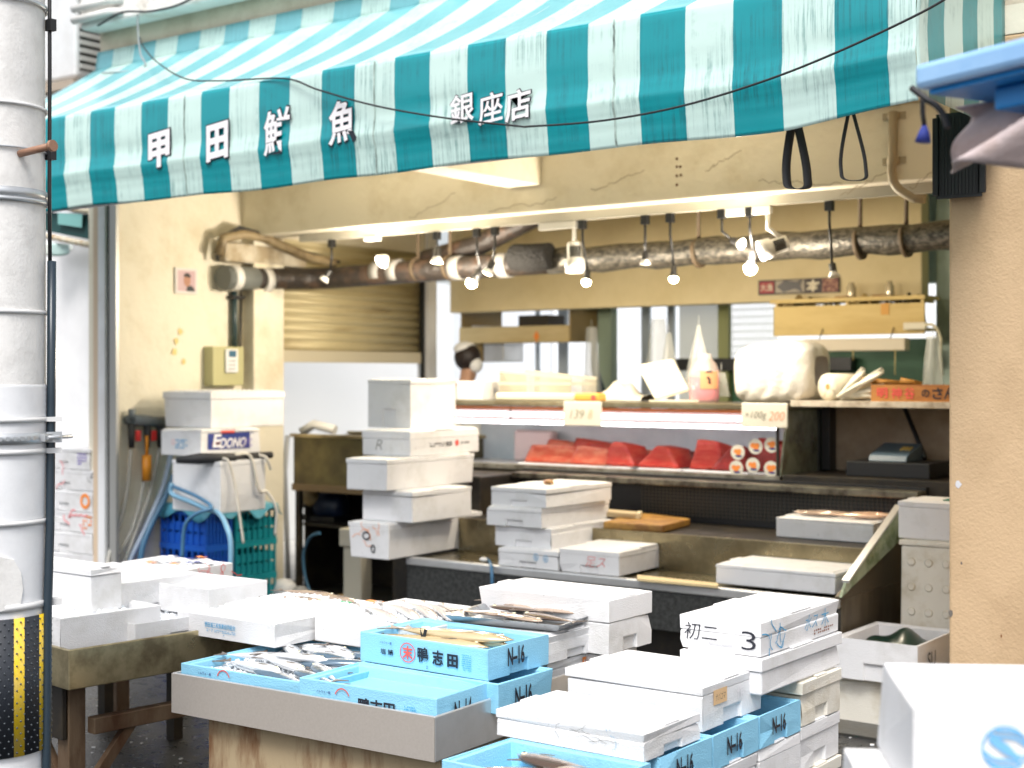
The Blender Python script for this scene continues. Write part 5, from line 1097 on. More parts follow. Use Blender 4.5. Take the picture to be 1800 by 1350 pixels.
# price tags
def price(label, x0, x1, y0, y1, txt):
    a, b = at(x0, y1, Y=CY - .05), at(x1, y0, Y=CY - .05); c = (a + b) / 2; w, h = (b.x - a.x), b.z - a.z
    t = thing('price_tag', label, 'price tag', (c.x, c.y, a.z)); mb = MB(); mb.box(a.x, b.x, c.y, c.y + .012, a.z, b.z); mb.obj('board', mat('tag_cream', (.76, .73, .63), .45), t, bevel=.025, seg=4)
    for s, cx, ww, m, sl in txt: mb = MB(); letter(mb, s, Vector((c.x + cx * w, c.y - .003, c.z - .02 * h)), Vector((1, 0, 0)), EZ_, ww * w, h * .36, -.015, slant=sl); mb.obj('printed_text', m, t, norm=False)
price('left cream price tag with faint figures on the tuna case', 990, 1057, 706, 748, [('139', -.12, .34, mat('faint_ink', (.28, .25, .15), .5), .25), ('8', .22, .1, mat('faint_orange_ink', (.75, .45, .22), .5), .2)])
price('right cream price tag reading 100g in black and 200 in orange', 1303, 1384, 709, 751, [('×100g', -.18, .46, mat('tag_ink', (.10, .10, .05), .5), .25), ('200', .28, .32, mat('tag_orange', (.80, .30, .12), .5), .2)])

# things on the case
TZ_ = CZ + .001
T1 = foam_box('white foam box stamped in dark blue on top of the tuna case', 803, 848, 914, 703, 671, TZ_, kind='open', group=WG, notch=(), marks=[('right', 'blocks', (9, 3), .62, .45, .28, .05, INKN, {'seed': 7})], H=.125)
def tc(px, Y=7.8, dz=0): return Vector((at(px, 690, Y=Y).x, Y, TZ_ + dz))
a, b = tc(915, 7.85), tc(1022, 7.75)
bk = thing('plastic_basket', 'white slotted plastic basket tilted on the tuna case', 'basket', tuple((a + b) / 2))
mb = MB(); w = b.x - a.x; n = 26
for yy in (7.62, 7.92):
    for i in range(n + 1): x = a.x + w * i / n; mb.box(x - .004, x + .004, yy - .004, yy + .004, TZ_ + .02, TZ_ + .19 - .05 * i / n)
    for zf in (.02, .1, .185): mb.hexa([Vector((a.x - .01, yy - .006, TZ_ + zf)), Vector((b.x + .01, yy - .006, TZ_ + zf - .05 * (zf > .1))), Vector((b.x + .01, yy + .006, TZ_ + zf - .05 * (zf > .1))), Vector((a.x - .01, yy + .006, TZ_ + zf))], [Vector((a.x - .01, yy - .006, TZ_ + zf + .018)), Vector((b.x + .01, yy - .006, TZ_ + zf + .018 - .05 * (zf > .1))), Vector((b.x + .01, yy + .006, TZ_ + zf + .018 - .05 * (zf > .1))), Vector((a.x - .01, yy + .006, TZ_ + zf + .018))])
for xx, hh in ((a.x, .19), (b.x, .14)):
    for i in range(10): y = 7.63 + .28 * i / 9; mb.box(xx - .004, xx + .004, y - .004, y + .004, TZ_ + .02, TZ_ + hh)
mb.box(a.x - .01, b.x + .01, 7.61, 7.93, TZ_ + .004, TZ_ + .02)
mb.obj('body', mat('basket_white', (.50, .46, .36), .4), bk)
mb = MB(); c = tc(898, 7.92, .12); mb.ball(c, .085, 14, (1, .8, .55)); mb.box(c.x - .05, c.x + .05, c.y - .05, c.y + .05, TZ_, c.z); tag(mb.obj('brown_bundle', mat('brown_paper', (.30, .12, .04), .6)), 'small brown paper bundle behind the basket on the tuna case', 'bundle')
c0, c1, c2 = tc(880, 7.55), tc(1014, 7.52), tc(1056, 7.51)
kp = thing('long_packet', 'long white packet with an orange and yellow end on the tuna case', 'packet', tuple(c1))
mb = MB(); mb.box(c0.x, c1.x, 7.49, 7.58, TZ_, TZ_ + .05); mb.obj('body', mat('packet_cream', (.78, .72, .55), .4), kp, bevel=.012)
mb = MB(); mb.box(c1.x + .001, c2.x, 7.488, 7.582, TZ_, TZ_ + .052); mb.obj('orange_end', mat('packet_orange', (.85, .42, .08), .4), kp, bevel=.012)
mb = MB(); mb.lathe([(.018, 0), (.018, .002)], Vector((c2.x - .04, 7.487, TZ_ + .025)), (0, -1, 0), 12); mb.obj('red_dot', INKR, kp)
# white trays and wraps
mb = MB(); q = tc(1100, 7.75); mb.grid(lambda u, v: Vector((q.x - .17 + .34 * u, 7.75 + .2 * (v - .5), TZ_ + .005 + .13 * math.sin(min(1, u * 1.25) * math.pi * .8 + .3) * math.sin(v * math.pi) ** .5 * (.92 + .1 * math.sin(u * 14 + v * 9)))), 20, 14)
tag(mb.obj('wrapped_bundle', mat('soft_white_film', (.64, .60, .50), .4)), 'low white wrapped bundle beside the leaning foam tray', 'bundle')
t = thing('foam_tray', 'white foam food tray leaning upright on the tuna case', 'food tray', tuple(tc(1160, 7.66)))
P = [at(1118, 640, Y=7.70), at(1183, 629, Y=7.76), at(1210, 683, Y=7.64), at(1150, 700, Y=7.56)]
mb = MB(); nrm = (P[1] - P[0]).cross(P[3] - P[0]).normalized(); mb.hexa(P, [p + nrm * .035 for p in P]); mb.obj('tray', mat('tray_cream', (.80, .75, .60), .45), t, bevel=.016, seg=3)
mb = MB(); P = [at(1140, 703, Y=7.52), at(1205, 693, Y=7.56), at(1250, 690, Y=7.7), at(1170, 694, Y=7.75)]; mb.hexa([Vector((p.x, p.y, TZ_)) for p in P], [Vector((p.x, p.y, TZ_ + .012)) for p in P]); tag(mb.obj('flat_foam_tray', MATS['tray_cream'], bevel=.004), 'flat white foam tray lying under the leaning tray', 'food tray')
# pink bottle
c = tc(1238, 7.72); br = pxl(27, dist(c)); bh = pxl(85, dist(c))
bt_ = thing('detergent_bottle', 'translucent jug half full of pink liquid with an orange label', 'bottle', tuple(c))
prof = [(br * .94, 0), (br, .02), (br, bh * .62), (br * .78, bh * .80), (br * .5, bh * .9), (br * .46, bh)]
mb = MB(); mb.lathe([(r_ * .96, h + .003) for r_, h in ((br * .94, 0), (br, .02), (br, bh * .52))], c, seg=20); mb.obj('liquid', mat('pink_liquid', (.80, .10, .20), .2, spec=.5), bt_)
mb = MB(); mb.lathe([(r_ * 1.0, h) for r_, h in prof], c, seg=20, caps=False); mb.obj('jug', film_mat('milky_plastic', (.78, .70, .62), .35), bt_)
mb = MB(); mb.grid(lambda u, v: c + Vector((math.sin(.25 + 1.25 * u) * br * 1.02 + 0, -math.cos(.25 + 1.25 * u) * br * 1.02, bh * (.28 + .36 * v))), 8, 2); mb.obj('orange_label', mat('label_orange', (.85, .40, .20), .45), bt_)
mb = MB(); O = c + Vector((math.sin(.8) * br * 1.05, -math.cos(.8) * br * 1.05, bh * .46)); ux = Vector((math.cos(.8), math.sin(.8), 0)); mb.ribbon([(-.01, .02), (.005, .0), (.0, -.015), (.012, -.02)], .014, O, ux, EZ_); mb.ribbon([(-.02, .05), (.02, .05)], .01, O, ux, EZ_); mb.obj('label_print', INK, bt_, norm=False)
# clear bags hanging behind
FILM = film_mat('clear_bag_film', (.62, .64, .60), .38)
def bag(label, px, py0, py1, w0, w1, Y, m=None):
    tp, bt2 = at(px, py0, Y=Y), at(px, py1, Y=Y); d = dist(tp); a_, b_ = pxl(w0, d) / 2, pxl(w1, d) / 2; h = tp.z - bt2.z
    mb = MB(); mb.grid(lambda u, v: tp + Vector((math.cos(u * 6.2832) * (a_ + (b_ - a_) * v ** 1.2) * (1 + .12 * math.sin(u * 25 + v * 5)), math.sin(u * 6.2832) * (a_ + (b_ - a_) * v) * .5 * (1 + .2 * math.sin(u * 19)), -h * v)), 28, 10)
    mb.tube([tp + Vector((0, 0, .06)), tp], .003, 5); tag(mb.obj('clear_bag', m or FILM, merge=False), label, 'bag', 'clear plastic bags hung over the tuna case')
bag('cone-shaped clear bag hanging behind the pink jug', 1228, 572, 690, 6, 74, 7.95)
bag('clear bag hanging behind the leaning foam tray', 1176, 585, 655, 8, 40, 8.6)
bag('crumpled clear bag hanging in front of the rear window', 1157, 560, 640, 24, 52, 9.0)
bag('clear bag bulging beside the wrapped white bundle', 1268, 655, 697, 14, 36, 7.85)
# big wrapped bundle
q = [at(1283, 660, Y=7.6), at(1440, 640, Y=7.75)]
def wrap(u, v):
    x = q[0].x + (q[1].x - q[0].x) * u; cy_ = 7.78; a_ = v * 2 * math.pi; se = lambda s: math.copysign(abs(s) ** .45, s)
    e = (1 - abs(2 * u - 1) ** 7) ** .5; hz = (.165 + .03 * math.sin(u * 3)) * (.55 + .45 * e); wy = .19 * (.5 + .5 * e)
    wob = 1 + .018 * math.sin(u * 31 + v * 40) + .012 * math.sin(v * 55 + u * 13) + .02 * math.sin(u * 9 + v * 6)
    return Vector((x, cy_ + se(math.cos(a_)) * wy * wob, TZ_ + .168 + se(math.sin(a_)) * hz * .98 * (wob if math.sin(a_) > 0 else 1) + .02 * u))
mb = MB(); mb.grid(wrap, 44, 52); mb.obj; o = mb.obj('wrapped_bundle', mat('white_film_wrap', (.70, .67, .61), .35, bump=.5, bscale=16, bdist=.03)); tag(o, 'large white film-wrapped bundle at the right end of the tuna case', 'bundle')
# right-hand niche
SY = 7.62
nt = thing('side_shelf_unit', 'dark shelf unit right of the tuna case with a beige back board', 'shelf unit', (-2.9, SY, 0))
NX0, NX1 = CX1 + .03, XC - .005
def np_(nm, m, bs, bev=.003): return part(nm, m, bs, nt, bev)
np_('shelf', mat('worn_white_shelf', (.62, .56, .46), .5, col2=(.35, .28, .2), nscale=9), [(NX0, NX1, SY - .05, 8.2, 1.42, 1.455)])
np_('back_board', mat('beige_back', (.40, .31, .22), .7, col2=(.30, .22, .15), nscale=4), [(NX0, NX1 - .12, 8.1, 8.14, 1.0, 1.419)])
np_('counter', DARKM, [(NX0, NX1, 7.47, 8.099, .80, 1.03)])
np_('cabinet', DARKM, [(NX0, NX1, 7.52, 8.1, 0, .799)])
for b_ in ((NX1 - .12, NX1, 8.0, 8.15, 1.031, 1.419), (NX0, NX0 + .05, 8.0, 8.099, 1.031, 1.419)): np_('side_post', BLACKM, [b_])
mb = MB(); mb.tube([at(1588, 712, Y=8.0), at(1612, 770, Y=8.0), at(1626, 806, Y=7.9)], .014, 8); mb.obj('strut', BLACKM, nt)
# roll of paper, bag, wooden box
c = Vector((at(1455, 675, Y=7.62).x, 7.62, TZ_ + .10)); rl = thing('paper_roll', 'white paper roll lying on the side shelf', 'roll', (c.x, c.y, 1.456))
c.z = 1.456 + .078
mb = MB(); ax = Vector((.35, .94, 0)); mb.lathe([(.018, 0), (.078, 0), (.078, .30), (.018, .30)], c, ax, 28, caps=False); mb.lathe([(.018, 0), (.018, .3)], c, ax, 16, caps=False); mb.obj('roll', mat('paper_white', (.80, .74, .58), .6), rl)
mb = MB(); mb.lathe([(.017, .004), (.017, .006)], c, ax, 16); mb.obj('core', mat('cardboard_core', (.45, .28, .08), .7), rl)
bz = Vector((at(1500, 690, Y=7.6).x, 7.6, 1.457))
mb = MB(); rnd = random.Random(3)
for ang, ln in ((.55, .30), (.25, .26), (.85, .22), (.1, .24)):
    u = Vector((math.cos(ang), .1, math.sin(ang))); s0 = bz + Vector((-.08, rnd.uniform(-.03, .05), .006)); w = Vector((-math.sin(ang), 0, math.cos(ang)))
    mb.grid(lambda a_, b_, s0=s0, u=u, w=w, ln=ln: s0 + u * ln * a_ + w * .045 * (b_ - .2) * (1 - .5 * abs(a_ - .6)) + Vector((0, .015 * math.sin(b_ * 6 + a_ * 4), 0)), 8, 4)
tag(mb.obj('crumpled_bag', mat('white_bag_film', (.80, .76, .62), .4), solid=.004), 'crumpled white plastic bag with raised ends between the paper roll and wooden box', 'bag')
a, b = at(1531, 700, Y=7.60), at(1676, 672, Y=7.60); hh = pxl(29, dist(a)); ORW = mat('orange_wood', (.50, .22, .05), .6, col2=(.36, .13, .03), nscale=5, stretch=(.5, 3, 3))
wb = thing('wooden_box', 'shallow orange wooden box with red and black brush lettering on the side shelf', 'box', ((a.x + b.x) / 2, 7.7, 1.456))
mb = MB(); x0, x1 = a.x, NX1 - .005; z0 = 1.456; mb.box(x0, x1, 7.60, 7.612, z0, z0 + hh); mb.box(x0, x1, 7.80, 7.812, z0, z0 + hh); mb.box(x0, x0 + .012, 7.613, 7.799, z0, z0 + hh); mb.box(x1 - .012, x1, 7.613, 7.799, z0, z0 + hh); mb.box(x0 + .013, x1 - .013, 7.613, 7.799, z0 + .001, z0 + .012); mb.obj('body', ORW, wb)
for ch, px, ww, h9, m_, nm in (('明', 1551, .062, .058, INKR, 'red_lettering'), ('神', 1576, .062, .062, INKR, 'red_lettering'), ('谷', 1599, .06, .062, INKR, 'red_lettering'), ('の', 1627, .046, .042, INK, 'black_lettering'), ('さ', 1648, .058, .064, INK, 'black_lettering'), ('ん', 1669, .06, .066, INK, 'black_lettering')):
    mb = MB(); letter(mb, ch, Vector((at(px, 686, Y=7.6).x, 7.597, z0 + hh / 2)), Vector((1, 0, 0)), EZ_, ww, h9, .02); mb.obj(nm, m_, wb, norm=False)
for i, (px, w) in enumerate(((1535, .2), (1592, .08))):
    mb = MB(); s = Vector((at(px, 672, Y=7.68).x, 7.66, z0 + hh - .01)); mb.tube([s + Vector((-w * .3, 0, .035)), s + Vector((w, .05, .012))], .016, 8); tag(mb.obj('wooden_stick', mat('stick_orange', (.55, .26, .05), .6)), ('long brown stick poking over the left rim of the wooden box', 'short orange stick lying in the wooden box')[i], 'stick')
# scale on its plinth
sc_ = thing('weighing_scale', 'small blue-grey scale with a sloping key panel in the dark niche', 'scale', tuple(at(1567, 812, Y=7.75)))
a, b = at(1533, 813, Y=7.72), at(1600, 812, Y=7.72); z0 = 1.031
mb = MB(); mb.box(at(1487, 820, Y=7.6).x, at(1640, 820, Y=7.6).x - .02, 7.6, 7.98, z0, z0 + .085); tag(mb.obj('dark_box', BLACKM, bevel=.005), 'flat dark box under the small scale in the niche', 'box'); z0 += .086
mb = MB(); mb.hexa([Vector(p) for p in ((a.x, 7.66, z0), (b.x, 7.66, z0), (b.x, 7.92, z0), (a.x, 7.92, z0))], [Vector(p) for p in ((a.x, 7.68, z0 + .035), (b.x, 7.68, z0 + .035), (b.x, 7.90, z0 + .095), (a.x, 7.90, z0 + .095))]); mb.obj('housing', mat('scale_blue', (.10, .15, .20), .4), sc_, bevel=.005)
mb = MB()
for i in range(3): mb.obox(Vector((b.x - .07 + .022 * i, 7.79, z0 + .07)), (.014, .05, .008), Matrix.Rotation(R_(15), 3, 'X'))
mb.obj('key', mat('key_yellow', (.7, .5, .15), .4), sc_)

# ------------------------------------------------------------------ cupboards, sign and window clutter at the back
def pb(px, py, Y): return at(px, py, Y=Y)
cu = thing('wall_cupboard', 'cream hanging cupboard with an orange diamond, left under the header wall', 'cupboard', tuple(pb(900, 605, 9.8)))
a, b = pb(807, 606, 9.75), pb(1000, 571, 9.75)
BRN = mat('brown_cupboard_side', (.30, .21, .08), .6)
cp('front_board', WOODC, [(a.x, b.x, 9.75, 9.77, a.z + .01, b.z)], .003, cu)
cp('carcass', BRN, [(a.x + .01, b.x + .0, 9.771, 10.35, a.z + .02, a.z + .04), (b.x - .0, b.x + .02, 9.75, 10.35, a.z + .01, 2.36), (a.x, a.x + .02, 9.771, 10.35, a.z + .02, 2.36), (a.x + .01, b.x - .001, 9.771, 10.35, 2.33, 2.36)], .002, cu)
mb = MB(); O = pb(943, 591, 9.747); mb.poly([(-.03, 0), (0, -.05), (.03, 0), (0, .05)], O, Vector((1, 0, 0)), EZ_); mb.obj('orange_diamond', INKO, cu, norm=False)
a0 = pb(905, 560, 9.9); a1 = pb(958, 560, 9.9); mb = MB(); mb.box(a0.x, a1.x, 9.95, 10.2, b.z - .12, b.z + .10); tag(mb.obj('dark_carton', mat('dark_brown_carton', (.05, .04, .025), .6), bevel=.004), 'dark carton standing in the hanging cupboard', 'carton')
a0 = pb(812, 560, 9.9); a1 = pb(850, 560, 9.9)
for i, (s, e, hh) in enumerate(((.0, .45, .09), (.5, .9, .06), (1.0, 1.9, .07))):
    mb = MB(); w = a1.x - a0.x; x0 = a0.x + s * w; x1 = a0.x + e * w; mb.box(x0, x1, 9.9, 10.2, b.z - .3, b.z - .06 + hh); tag(mb.obj('stored_carton', (WHITEP, BRN, STEEL)[i], bevel=.01), ('pale carton at the left end of the hanging cupboard', 'brown carton second from left in the hanging cupboard', 'silver wrapped packet in the hanging cupboard')[i], 'carton')
cu2 = thing('long_shelf', 'long yellow-cream shelf with a front board, right below the fish sign', 'shelf', tuple(pb(1490, 590, 9.2)))
a, b = pb(1360, 591, 9.1), pb(1625, 541, 9.1); c1, c2 = pb(1360, 525, 9.1), pb(1628, 516, 9.1)
sl = lambda z0, z1, y: None
YELB = mat('yellow_cream_board', (.66, .50, .20), .6, col2=(.56, .40, .14), nscale=3, stretch=(.4, 2, 2))
cp('front_board', YELB, [(a.x, b.x, 9.10, 9.12, a.z + .0, a.z + .205)], .003, cu2)
cp('top_board', YELB, [(a.x - .02, b.x + .01, 9.08, 9.355, c2.z - .035, c2.z - .008)], .003, cu2)
for p in (1362, 1486, 1618): cp('upright', YELB, [(pb(p, 530, 9.1).x, pb(p, 530, 9.1).x + .02, 9.105, 9.3, a.z + .206, c2.z - .036)], 0, cu2)
cp('bottom_board', YELB, [(a.x, b.x, 9.121, 9.355, a.z + .02, a.z + .04)], 0, cu2)
cp('orange_tape', mat('orange_tape_strip', (.62, .30, .03), .5), [(pb(1549, 560, 9.1).x, pb(1563, 560, 9.1).x, 9.095, 9.099, a.z + .13, a.z + .207)], 0, cu2)
for i, (p0, p1, hh, m) in enumerate(((1375, 1432, .08, BRN), (1438, 1470, .05, mat('grey_cloth', (.35, .36, .34), .7)), (1492, 1545, .075, mat('straw_bundle', (.50, .36, .14), .8, bump=1, bscale=40)), (1548, 1575, .06, MATS['grey_cloth']), (1580, 1615, .07, DARKM))):
    mb = MB(); x0, x1 = pb(p0, 530, 9.2).x, pb(p1, 530, 9.2).x; zb = a.z + .041
    mb.grid(lambda u, v: Vector((x0 + (x1 - x0) * u, 9.14 + .2 * v, zb + (.17 + hh) * (math.sin(u * math.pi) ** .4) * (.85 + .15 * math.sin(u * 11 + v * 7)))), 10, 4); tag(mb.obj('stored_bundle', m, solid=.01), ('dark brown bundle at the left of the long shelf', 'grey folded cloth beside the dark bundle on the long shelf', 'straw-coloured bundle in the middle of the long shelf', 'pale cloth right of the straw bundle on the long shelf', 'dark bundle at the right end of the long shelf')[i], 'bundle')
for i, px in enumerate((1497, 1564)):
    c = pb(px, 514, 9.2); c.z = c2.z - .007; g = thing('small_jar', 'small bright jar on top of the long shelf, %s of two' % ('left', 'right')[i], 'jar', tuple(c)); mb = MB(); mb.lathe([(.026, 0), (.03, .01), (.03, .075), (.018, .09), (.018, .105)], c, seg=14); mb.obj('body', mat('jar_silver', (.62, .55, .40), .25, metal=.5), g)
    mb = MB(); mb.obox(c + Vector((-.06, -.02, .008)), (.10, .03, .012)); mb.obj('saucer', WOOD, g)
a, b = pb(1333, 519, 9.34), pb(1475, 487, 9.34); w = b.x - a.x; h = b.z - a.z
fs = thing('fish_sign', 'long dark sign with fish pictures and a white character, above the long shelf', 'sign', ((a.x + b.x) / 2, 9.34, a.z))
mb = MB(); mb.box(a.x, b.x, 9.34, 9.356, a.z, b.z); mb.obj('board', mat('sign_black', (.03, .02, .02), .5), fs)
def sg(nm, m, x0, x1, z0, z1, k): mb = MB(); mb.box(a.x + x0 * w, a.x + x1 * w, 9.338 - k, 9.3395, a.z + z0 * h, a.z + z1 * h); mb.obj(nm, m, fs)
sg('red_panel', mat('sign_red', (.35, .02, .03), .5), .02, .20, .12, .88, .001); sg('photo_panel', mat('sign_grey', (.36, .32, .25), .5), .22, .58, .10, .92, .001); sg('pattern_panel', mat('sign_pattern', (.38, .20, .12), .5, col2=(.12, .02, .02), nscale=40, thr=(.45, .55)), .80, .99, .06, .94, .001)
mb = MB(); O = Vector((a.x + .40 * w, 9.334, a.z + .52 * h)); mb.poly([(-.10, .0), (-.04, .045), (.05, .03), (.10, .05), (.085, .0), (.1, -.045), (.04, -.02), (-.05, -.04)], O, Vector((1, 0, 0)), EZ_); mb.obj('fish_picture', mat('sign_dark_fish', (.05, .045, .04), .4), fs, norm=False)
mb = MB(); letter(mb, '本', Vector((a.x + .69 * w, 9.333, a.z + .5 * h)), Vector((1, 0, 0)), EZ_, .105, h * .8, .05); letter(mb, '大漁', Vector((a.x + .11 * w, 9.333, a.z + .5 * h)), Vector((1, 0, 0)), EZ_, .10, h * .5, .01); mb.obj('lettering', mat('sign_white', (.72, .66, .5), .5), fs, norm=False)
# tube light, switch with lead, bags on the right
tl = thing('tube_light', 'unlit white strip light below the long shelf', 'strip light', tuple(pb(1500, 613, 9.0)))
a, b = pb(1412, 626, 9.0), pb(1591, 602, 9.0); mb = MB(); mb.box(a.x, b.x, 9.0, 9.09, a.z + .03, a.z + .115); mb.obj('casing', mat('strip_cream', (.66, .58, .44), .5), tl, bevel=.01)
mb = MB()
for px in (1440, 1565): x = pb(px, 600, 9.04).x; mb.tube([(x, 9.04, a.z + .11), (x, 9.16, a.z + .26)], .004, 5)
mb.obj('hanging_wire', BLACKM, tl)
mb = MB()
for px, l in ((1500, .06), (1574, .16)): x = pb(px, 626, 9.0).x; mb.tube([(x, 8.995, a.z + .04), (x, 8.995, a.z + .03 - l)], .004, 5)
mb.obj('pull_cord', mat('pull_cord', (.55, .45, .2), .6), tl)
sw = thing('power_strip', 'small white power outlet with a looping white lead, right end of the long shelf', 'power outlet', tuple(pb(1605, 575, 9.05)))
a, b = pb(1588, 580, 9.06), pb(1628, 566, 9.06); mb = MB(); mb.box(a.x, b.x, 9.05, 9.088, a.z, b.z); mb.obj('housing', mat('outlet_white', (.70, .64, .48), .4), sw, bevel=.006)
Q = [pb(*p, 9.05) for p in ((1626, 571), (1638, 570), (1648, 578), (1654, 596), (1653, 625), (1657, 660))]; mb = MB(); mb.tube(Q, .010, 8); mb.obj('lead', mat('lead_cream', (.66, .60, .42), .4), sw)
bag('long clear bag hanging at the right edge by the column', 1640, 590, 690, 20, 46, 8.3)
bag('clear bag hanging in the left rear window', 1040, 575, 690, 20, 40, 9.6)
mb = MB(); A_ = pb(1044, 598, 9.7); B_ = pb(1056, 690, 9.7); mb.tube([A_, A_.lerp(B_, .5) + Vector((-.03, 0, 0)), B_], [.025, .03, .045], 8); tag(mb.obj('furled_umbrella', mat('umbrella_teal', (.015, .05, .06), .5)), 'dark teal furled umbrella hanging beside the sage post', 'umbrella')

# ------------------------------------------------------------------ worker behind the case
def skin(name, m, pts, edges, parent=None, lvl=2, root=0):
    me = bpy.data.meshes.new(name); M = ROOTM[parent.name].inverted() if parent else Matrix()
    me.from_pydata([M @ Vector(p[:3]) for p in pts], edges, []); o = bpy.data.objects.new(name, me); COL.objects.link(o); o.parent = parent
    md = o.modifiers.new('skin', 'SKIN'); md.use_smooth_shade = True
    sv = me.skin_vertices[0].data
    for i, p in enumerate(pts): sv[i].radius = p[3] if isinstance(p[3], tuple) else (p[3], p[3]); sv[i].use_root = (i == root)
    s = o.modifiers.new('sub', 'SUBSURF'); s.levels = lvl; s.render_levels = lvl
    me.materials.append(m); return o
hc = pb(824, 630, 9.0); wx, wy_ = hc.x, 9.0; hz = hc.z      # head centre; the worker faces the window side, +X
pr = thing('person', 'worker in a white coat and cap with dark hair, half hidden behind the foam box', 'person', (wx - .05, wy_, 0))
sh = hz - .27; SKN = mat('skin_tone', (.50, .29, .19), .5, sss=.1)
body = [(wx - .06, wy_, .95, (.15, .12)), (wx - .06, wy_, 1.2, (.15, .11)), (wx - .04, wy_, sh - .04, (.17, .12)), (wx - .02, wy_, sh + .08, .055), (wx, wy_, hz - .09, .055), (wx + .005, wy_, hz, (.082, .095)), (wx + .005, wy_, hz + .075, (.06, .07)), (wx + .075, wy_, hz - .035, .028), (wx + .05, wy_, hz - .085, .04),
        (wx - .03, wy_ - .20, sh - .02, .055), (wx + .04, wy_ - .25, sh - .30, .042), (wx + .28, wy_ - .20, sh - .36, .030), (wx + .38, wy_ - .19, sh - .36, (.038, .018)), (wx - .03, wy_ + .20, sh - .02, .055), (wx + .04, wy_ + .25, sh - .30, .042), (wx + .28, wy_ + .2, sh - .36, .030), (wx + .38, wy_ + .19, sh - .36, (.038, .018)),
        (wx - .06, wy_ - .10, .88, .09), (wx - .04, wy_ - .10, .48, .062), (wx - .07, wy_ - .10, .07, .042), (wx + .08, wy_ - .10, .045, .036), (wx - .06, wy_ + .10, .88, .09), (wx - .04, wy_ + .10, .48, .062), (wx - .07, wy_ + .10, .07, .042), (wx + .08, wy_ + .10, .045, .036)]
ed = [(0, 1), (1, 2), (2, 3), (3, 4), (4, 5), (5, 6), (5, 7), (4, 8), (2, 9), (9, 10), (10, 11), (11, 12), (2, 13), (13, 14), (14, 15), (15, 16), (0, 17), (17, 18), (18, 19), (19, 20), (0, 21), (21, 22), (22, 23), (23, 24)]
nb = len(body)
for s_, wr in ((-1, 12), (1, 16)):       # fingers and thumb
    bx_, by_, bz_ = body[wr][:3]
    for k in range(4):
        i0 = len(body); y = by_ + (k - 1.5) * .019; ln = (.070, .080, .076, .060)[k]
        body += [(bx_ + .045, y, bz_, .0085), (bx_ + .045 + ln * .55, y, bz_ - .012, .008), (bx_ + .045 + ln, y, bz_ - .035, .007)]; ed += [(wr, i0), (i0, i0 + 1), (i0 + 1, i0 + 2)]
    i0 = len(body); body += [(bx_ + .005, by_ + .045, bz_ - .01, .010), (bx_ + .045, by_ + .062, bz_ - .02, .008)]; ed += [(wr, i0), (i0, i0 + 1)]
skin('body', SKN, body, ed, pr)
COAT = mat('white_coat', (.78, .79, .80), .7)
ct = [(wx - .06, wy_, .62, (.21, .17)), (wx - .06, wy_, .95, (.19, .15)), (wx - .06, wy_, 1.2, (.18, .14)), (wx - .04, wy_, sh - .04, (.20, .15)), (wx - .02, wy_, sh + .06, .075), (wx - .03, wy_ - .20, sh - .02, .075), (wx + .04, wy_ - .25, sh - .30, .060), (wx + .24, wy_ - .205, sh - .355, .048), (wx - .03, wy_ + .20, sh - .02, .075), (wx + .04, wy_ + .25, sh - .30, .060), (wx + .24, wy_ + .205, sh - .355, .048)]
skin('coat', COAT, ct, [(0, 1), (1, 2), (2, 3), (3, 4), (3, 5), (5, 6), (6, 7), (3, 8), (8, 9), (9, 10)], pr, root=1)
mb = MB(); mb.ball(Vector((wx - .012, wy_, hz + .01)), .115, 18, (.98, .92, 1.0)); mb.obj('hair', mat('dark_hair', (.015, .008, .008), .55), pr)
mb = MB(); mb.ball(Vector((wx - .035, wy_, hz + .075)), .105, 16, (.9, .95, .62)); mb.obj('cap', COAT, pr)
mb = MB(); mb.ball(Vector((wx + .075, wy_, hz - .055)), .062, 14, (.8, 1.0, 1.0)); mb.obj('face_mask', COAT, pr)

# ------------------------------------------------------------------ sink and shadowy gear on the left
sk = thing('steel_sink', 'dark stained steel sink on legs, left of the tall foam stack', 'sink', (-6.85, 7.45, 0))
SKM = mat('sink_dark', (.10, .085, .05), .4, metal=.6, col2=(.22, .18, .08), nscale=4, thr=(.4, .7))
cp('basin', SKM, [(-7.5, -6.2, 7.42, 7.44, .80, 1.15), (-7.5, -6.2, 8.02, 8.04, .80, 1.15), (-7.5, -7.48, 7.441, 8.019, .80, 1.15), (-6.22, -6.2, 7.441, 8.019, .80, 1.15), (-7.479, -6.221, 7.441, 8.019, .80, .83)], .004, sk)
cp('rim', STEELD, [(-7.52, -6.18, 7.40, 7.45, 1.151, 1.175), (-7.52, -6.18, 8.01, 8.06, 1.151, 1.175)], .004, sk)
cp('apron_rail', mat('rail_brown', (.20, .14, .08), .5, metal=.4), [(-7.5, -6.2, 7.40, 7.418, .76, .81)], .003, sk)
for x, y in ((-7.47, 7.43), (-6.24, 7.43), (-7.47, 8.0), (-6.24, 8.0)): cp('leg', DARKM, [(x - .02, x + .02, y, y + .04, .012, .80)], 0, sk)
cp('lower_shelf', DARKM, [(-7.46, -6.26, 7.48, 7.99, .50, .52)], 0, sk)
cp('back_panel', DARKM, [(-7.47, -6.2, 8.05, 8.07, .012, .80)], 0, sk)
cp('side_panel', DARKM, [(-7.53, -7.505, 7.56, 8.06, .012, .80)], 0, sk)
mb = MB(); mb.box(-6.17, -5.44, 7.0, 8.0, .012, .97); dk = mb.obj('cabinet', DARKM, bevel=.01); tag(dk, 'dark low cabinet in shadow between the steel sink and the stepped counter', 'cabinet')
pu = thing('water_pump', 'dark pump with a yellowed round cover under the sink', 'pump', (-7.0, 7.6, .52))
c = at(550, 905, Y=7.62); c.z = max(c.z, .63)
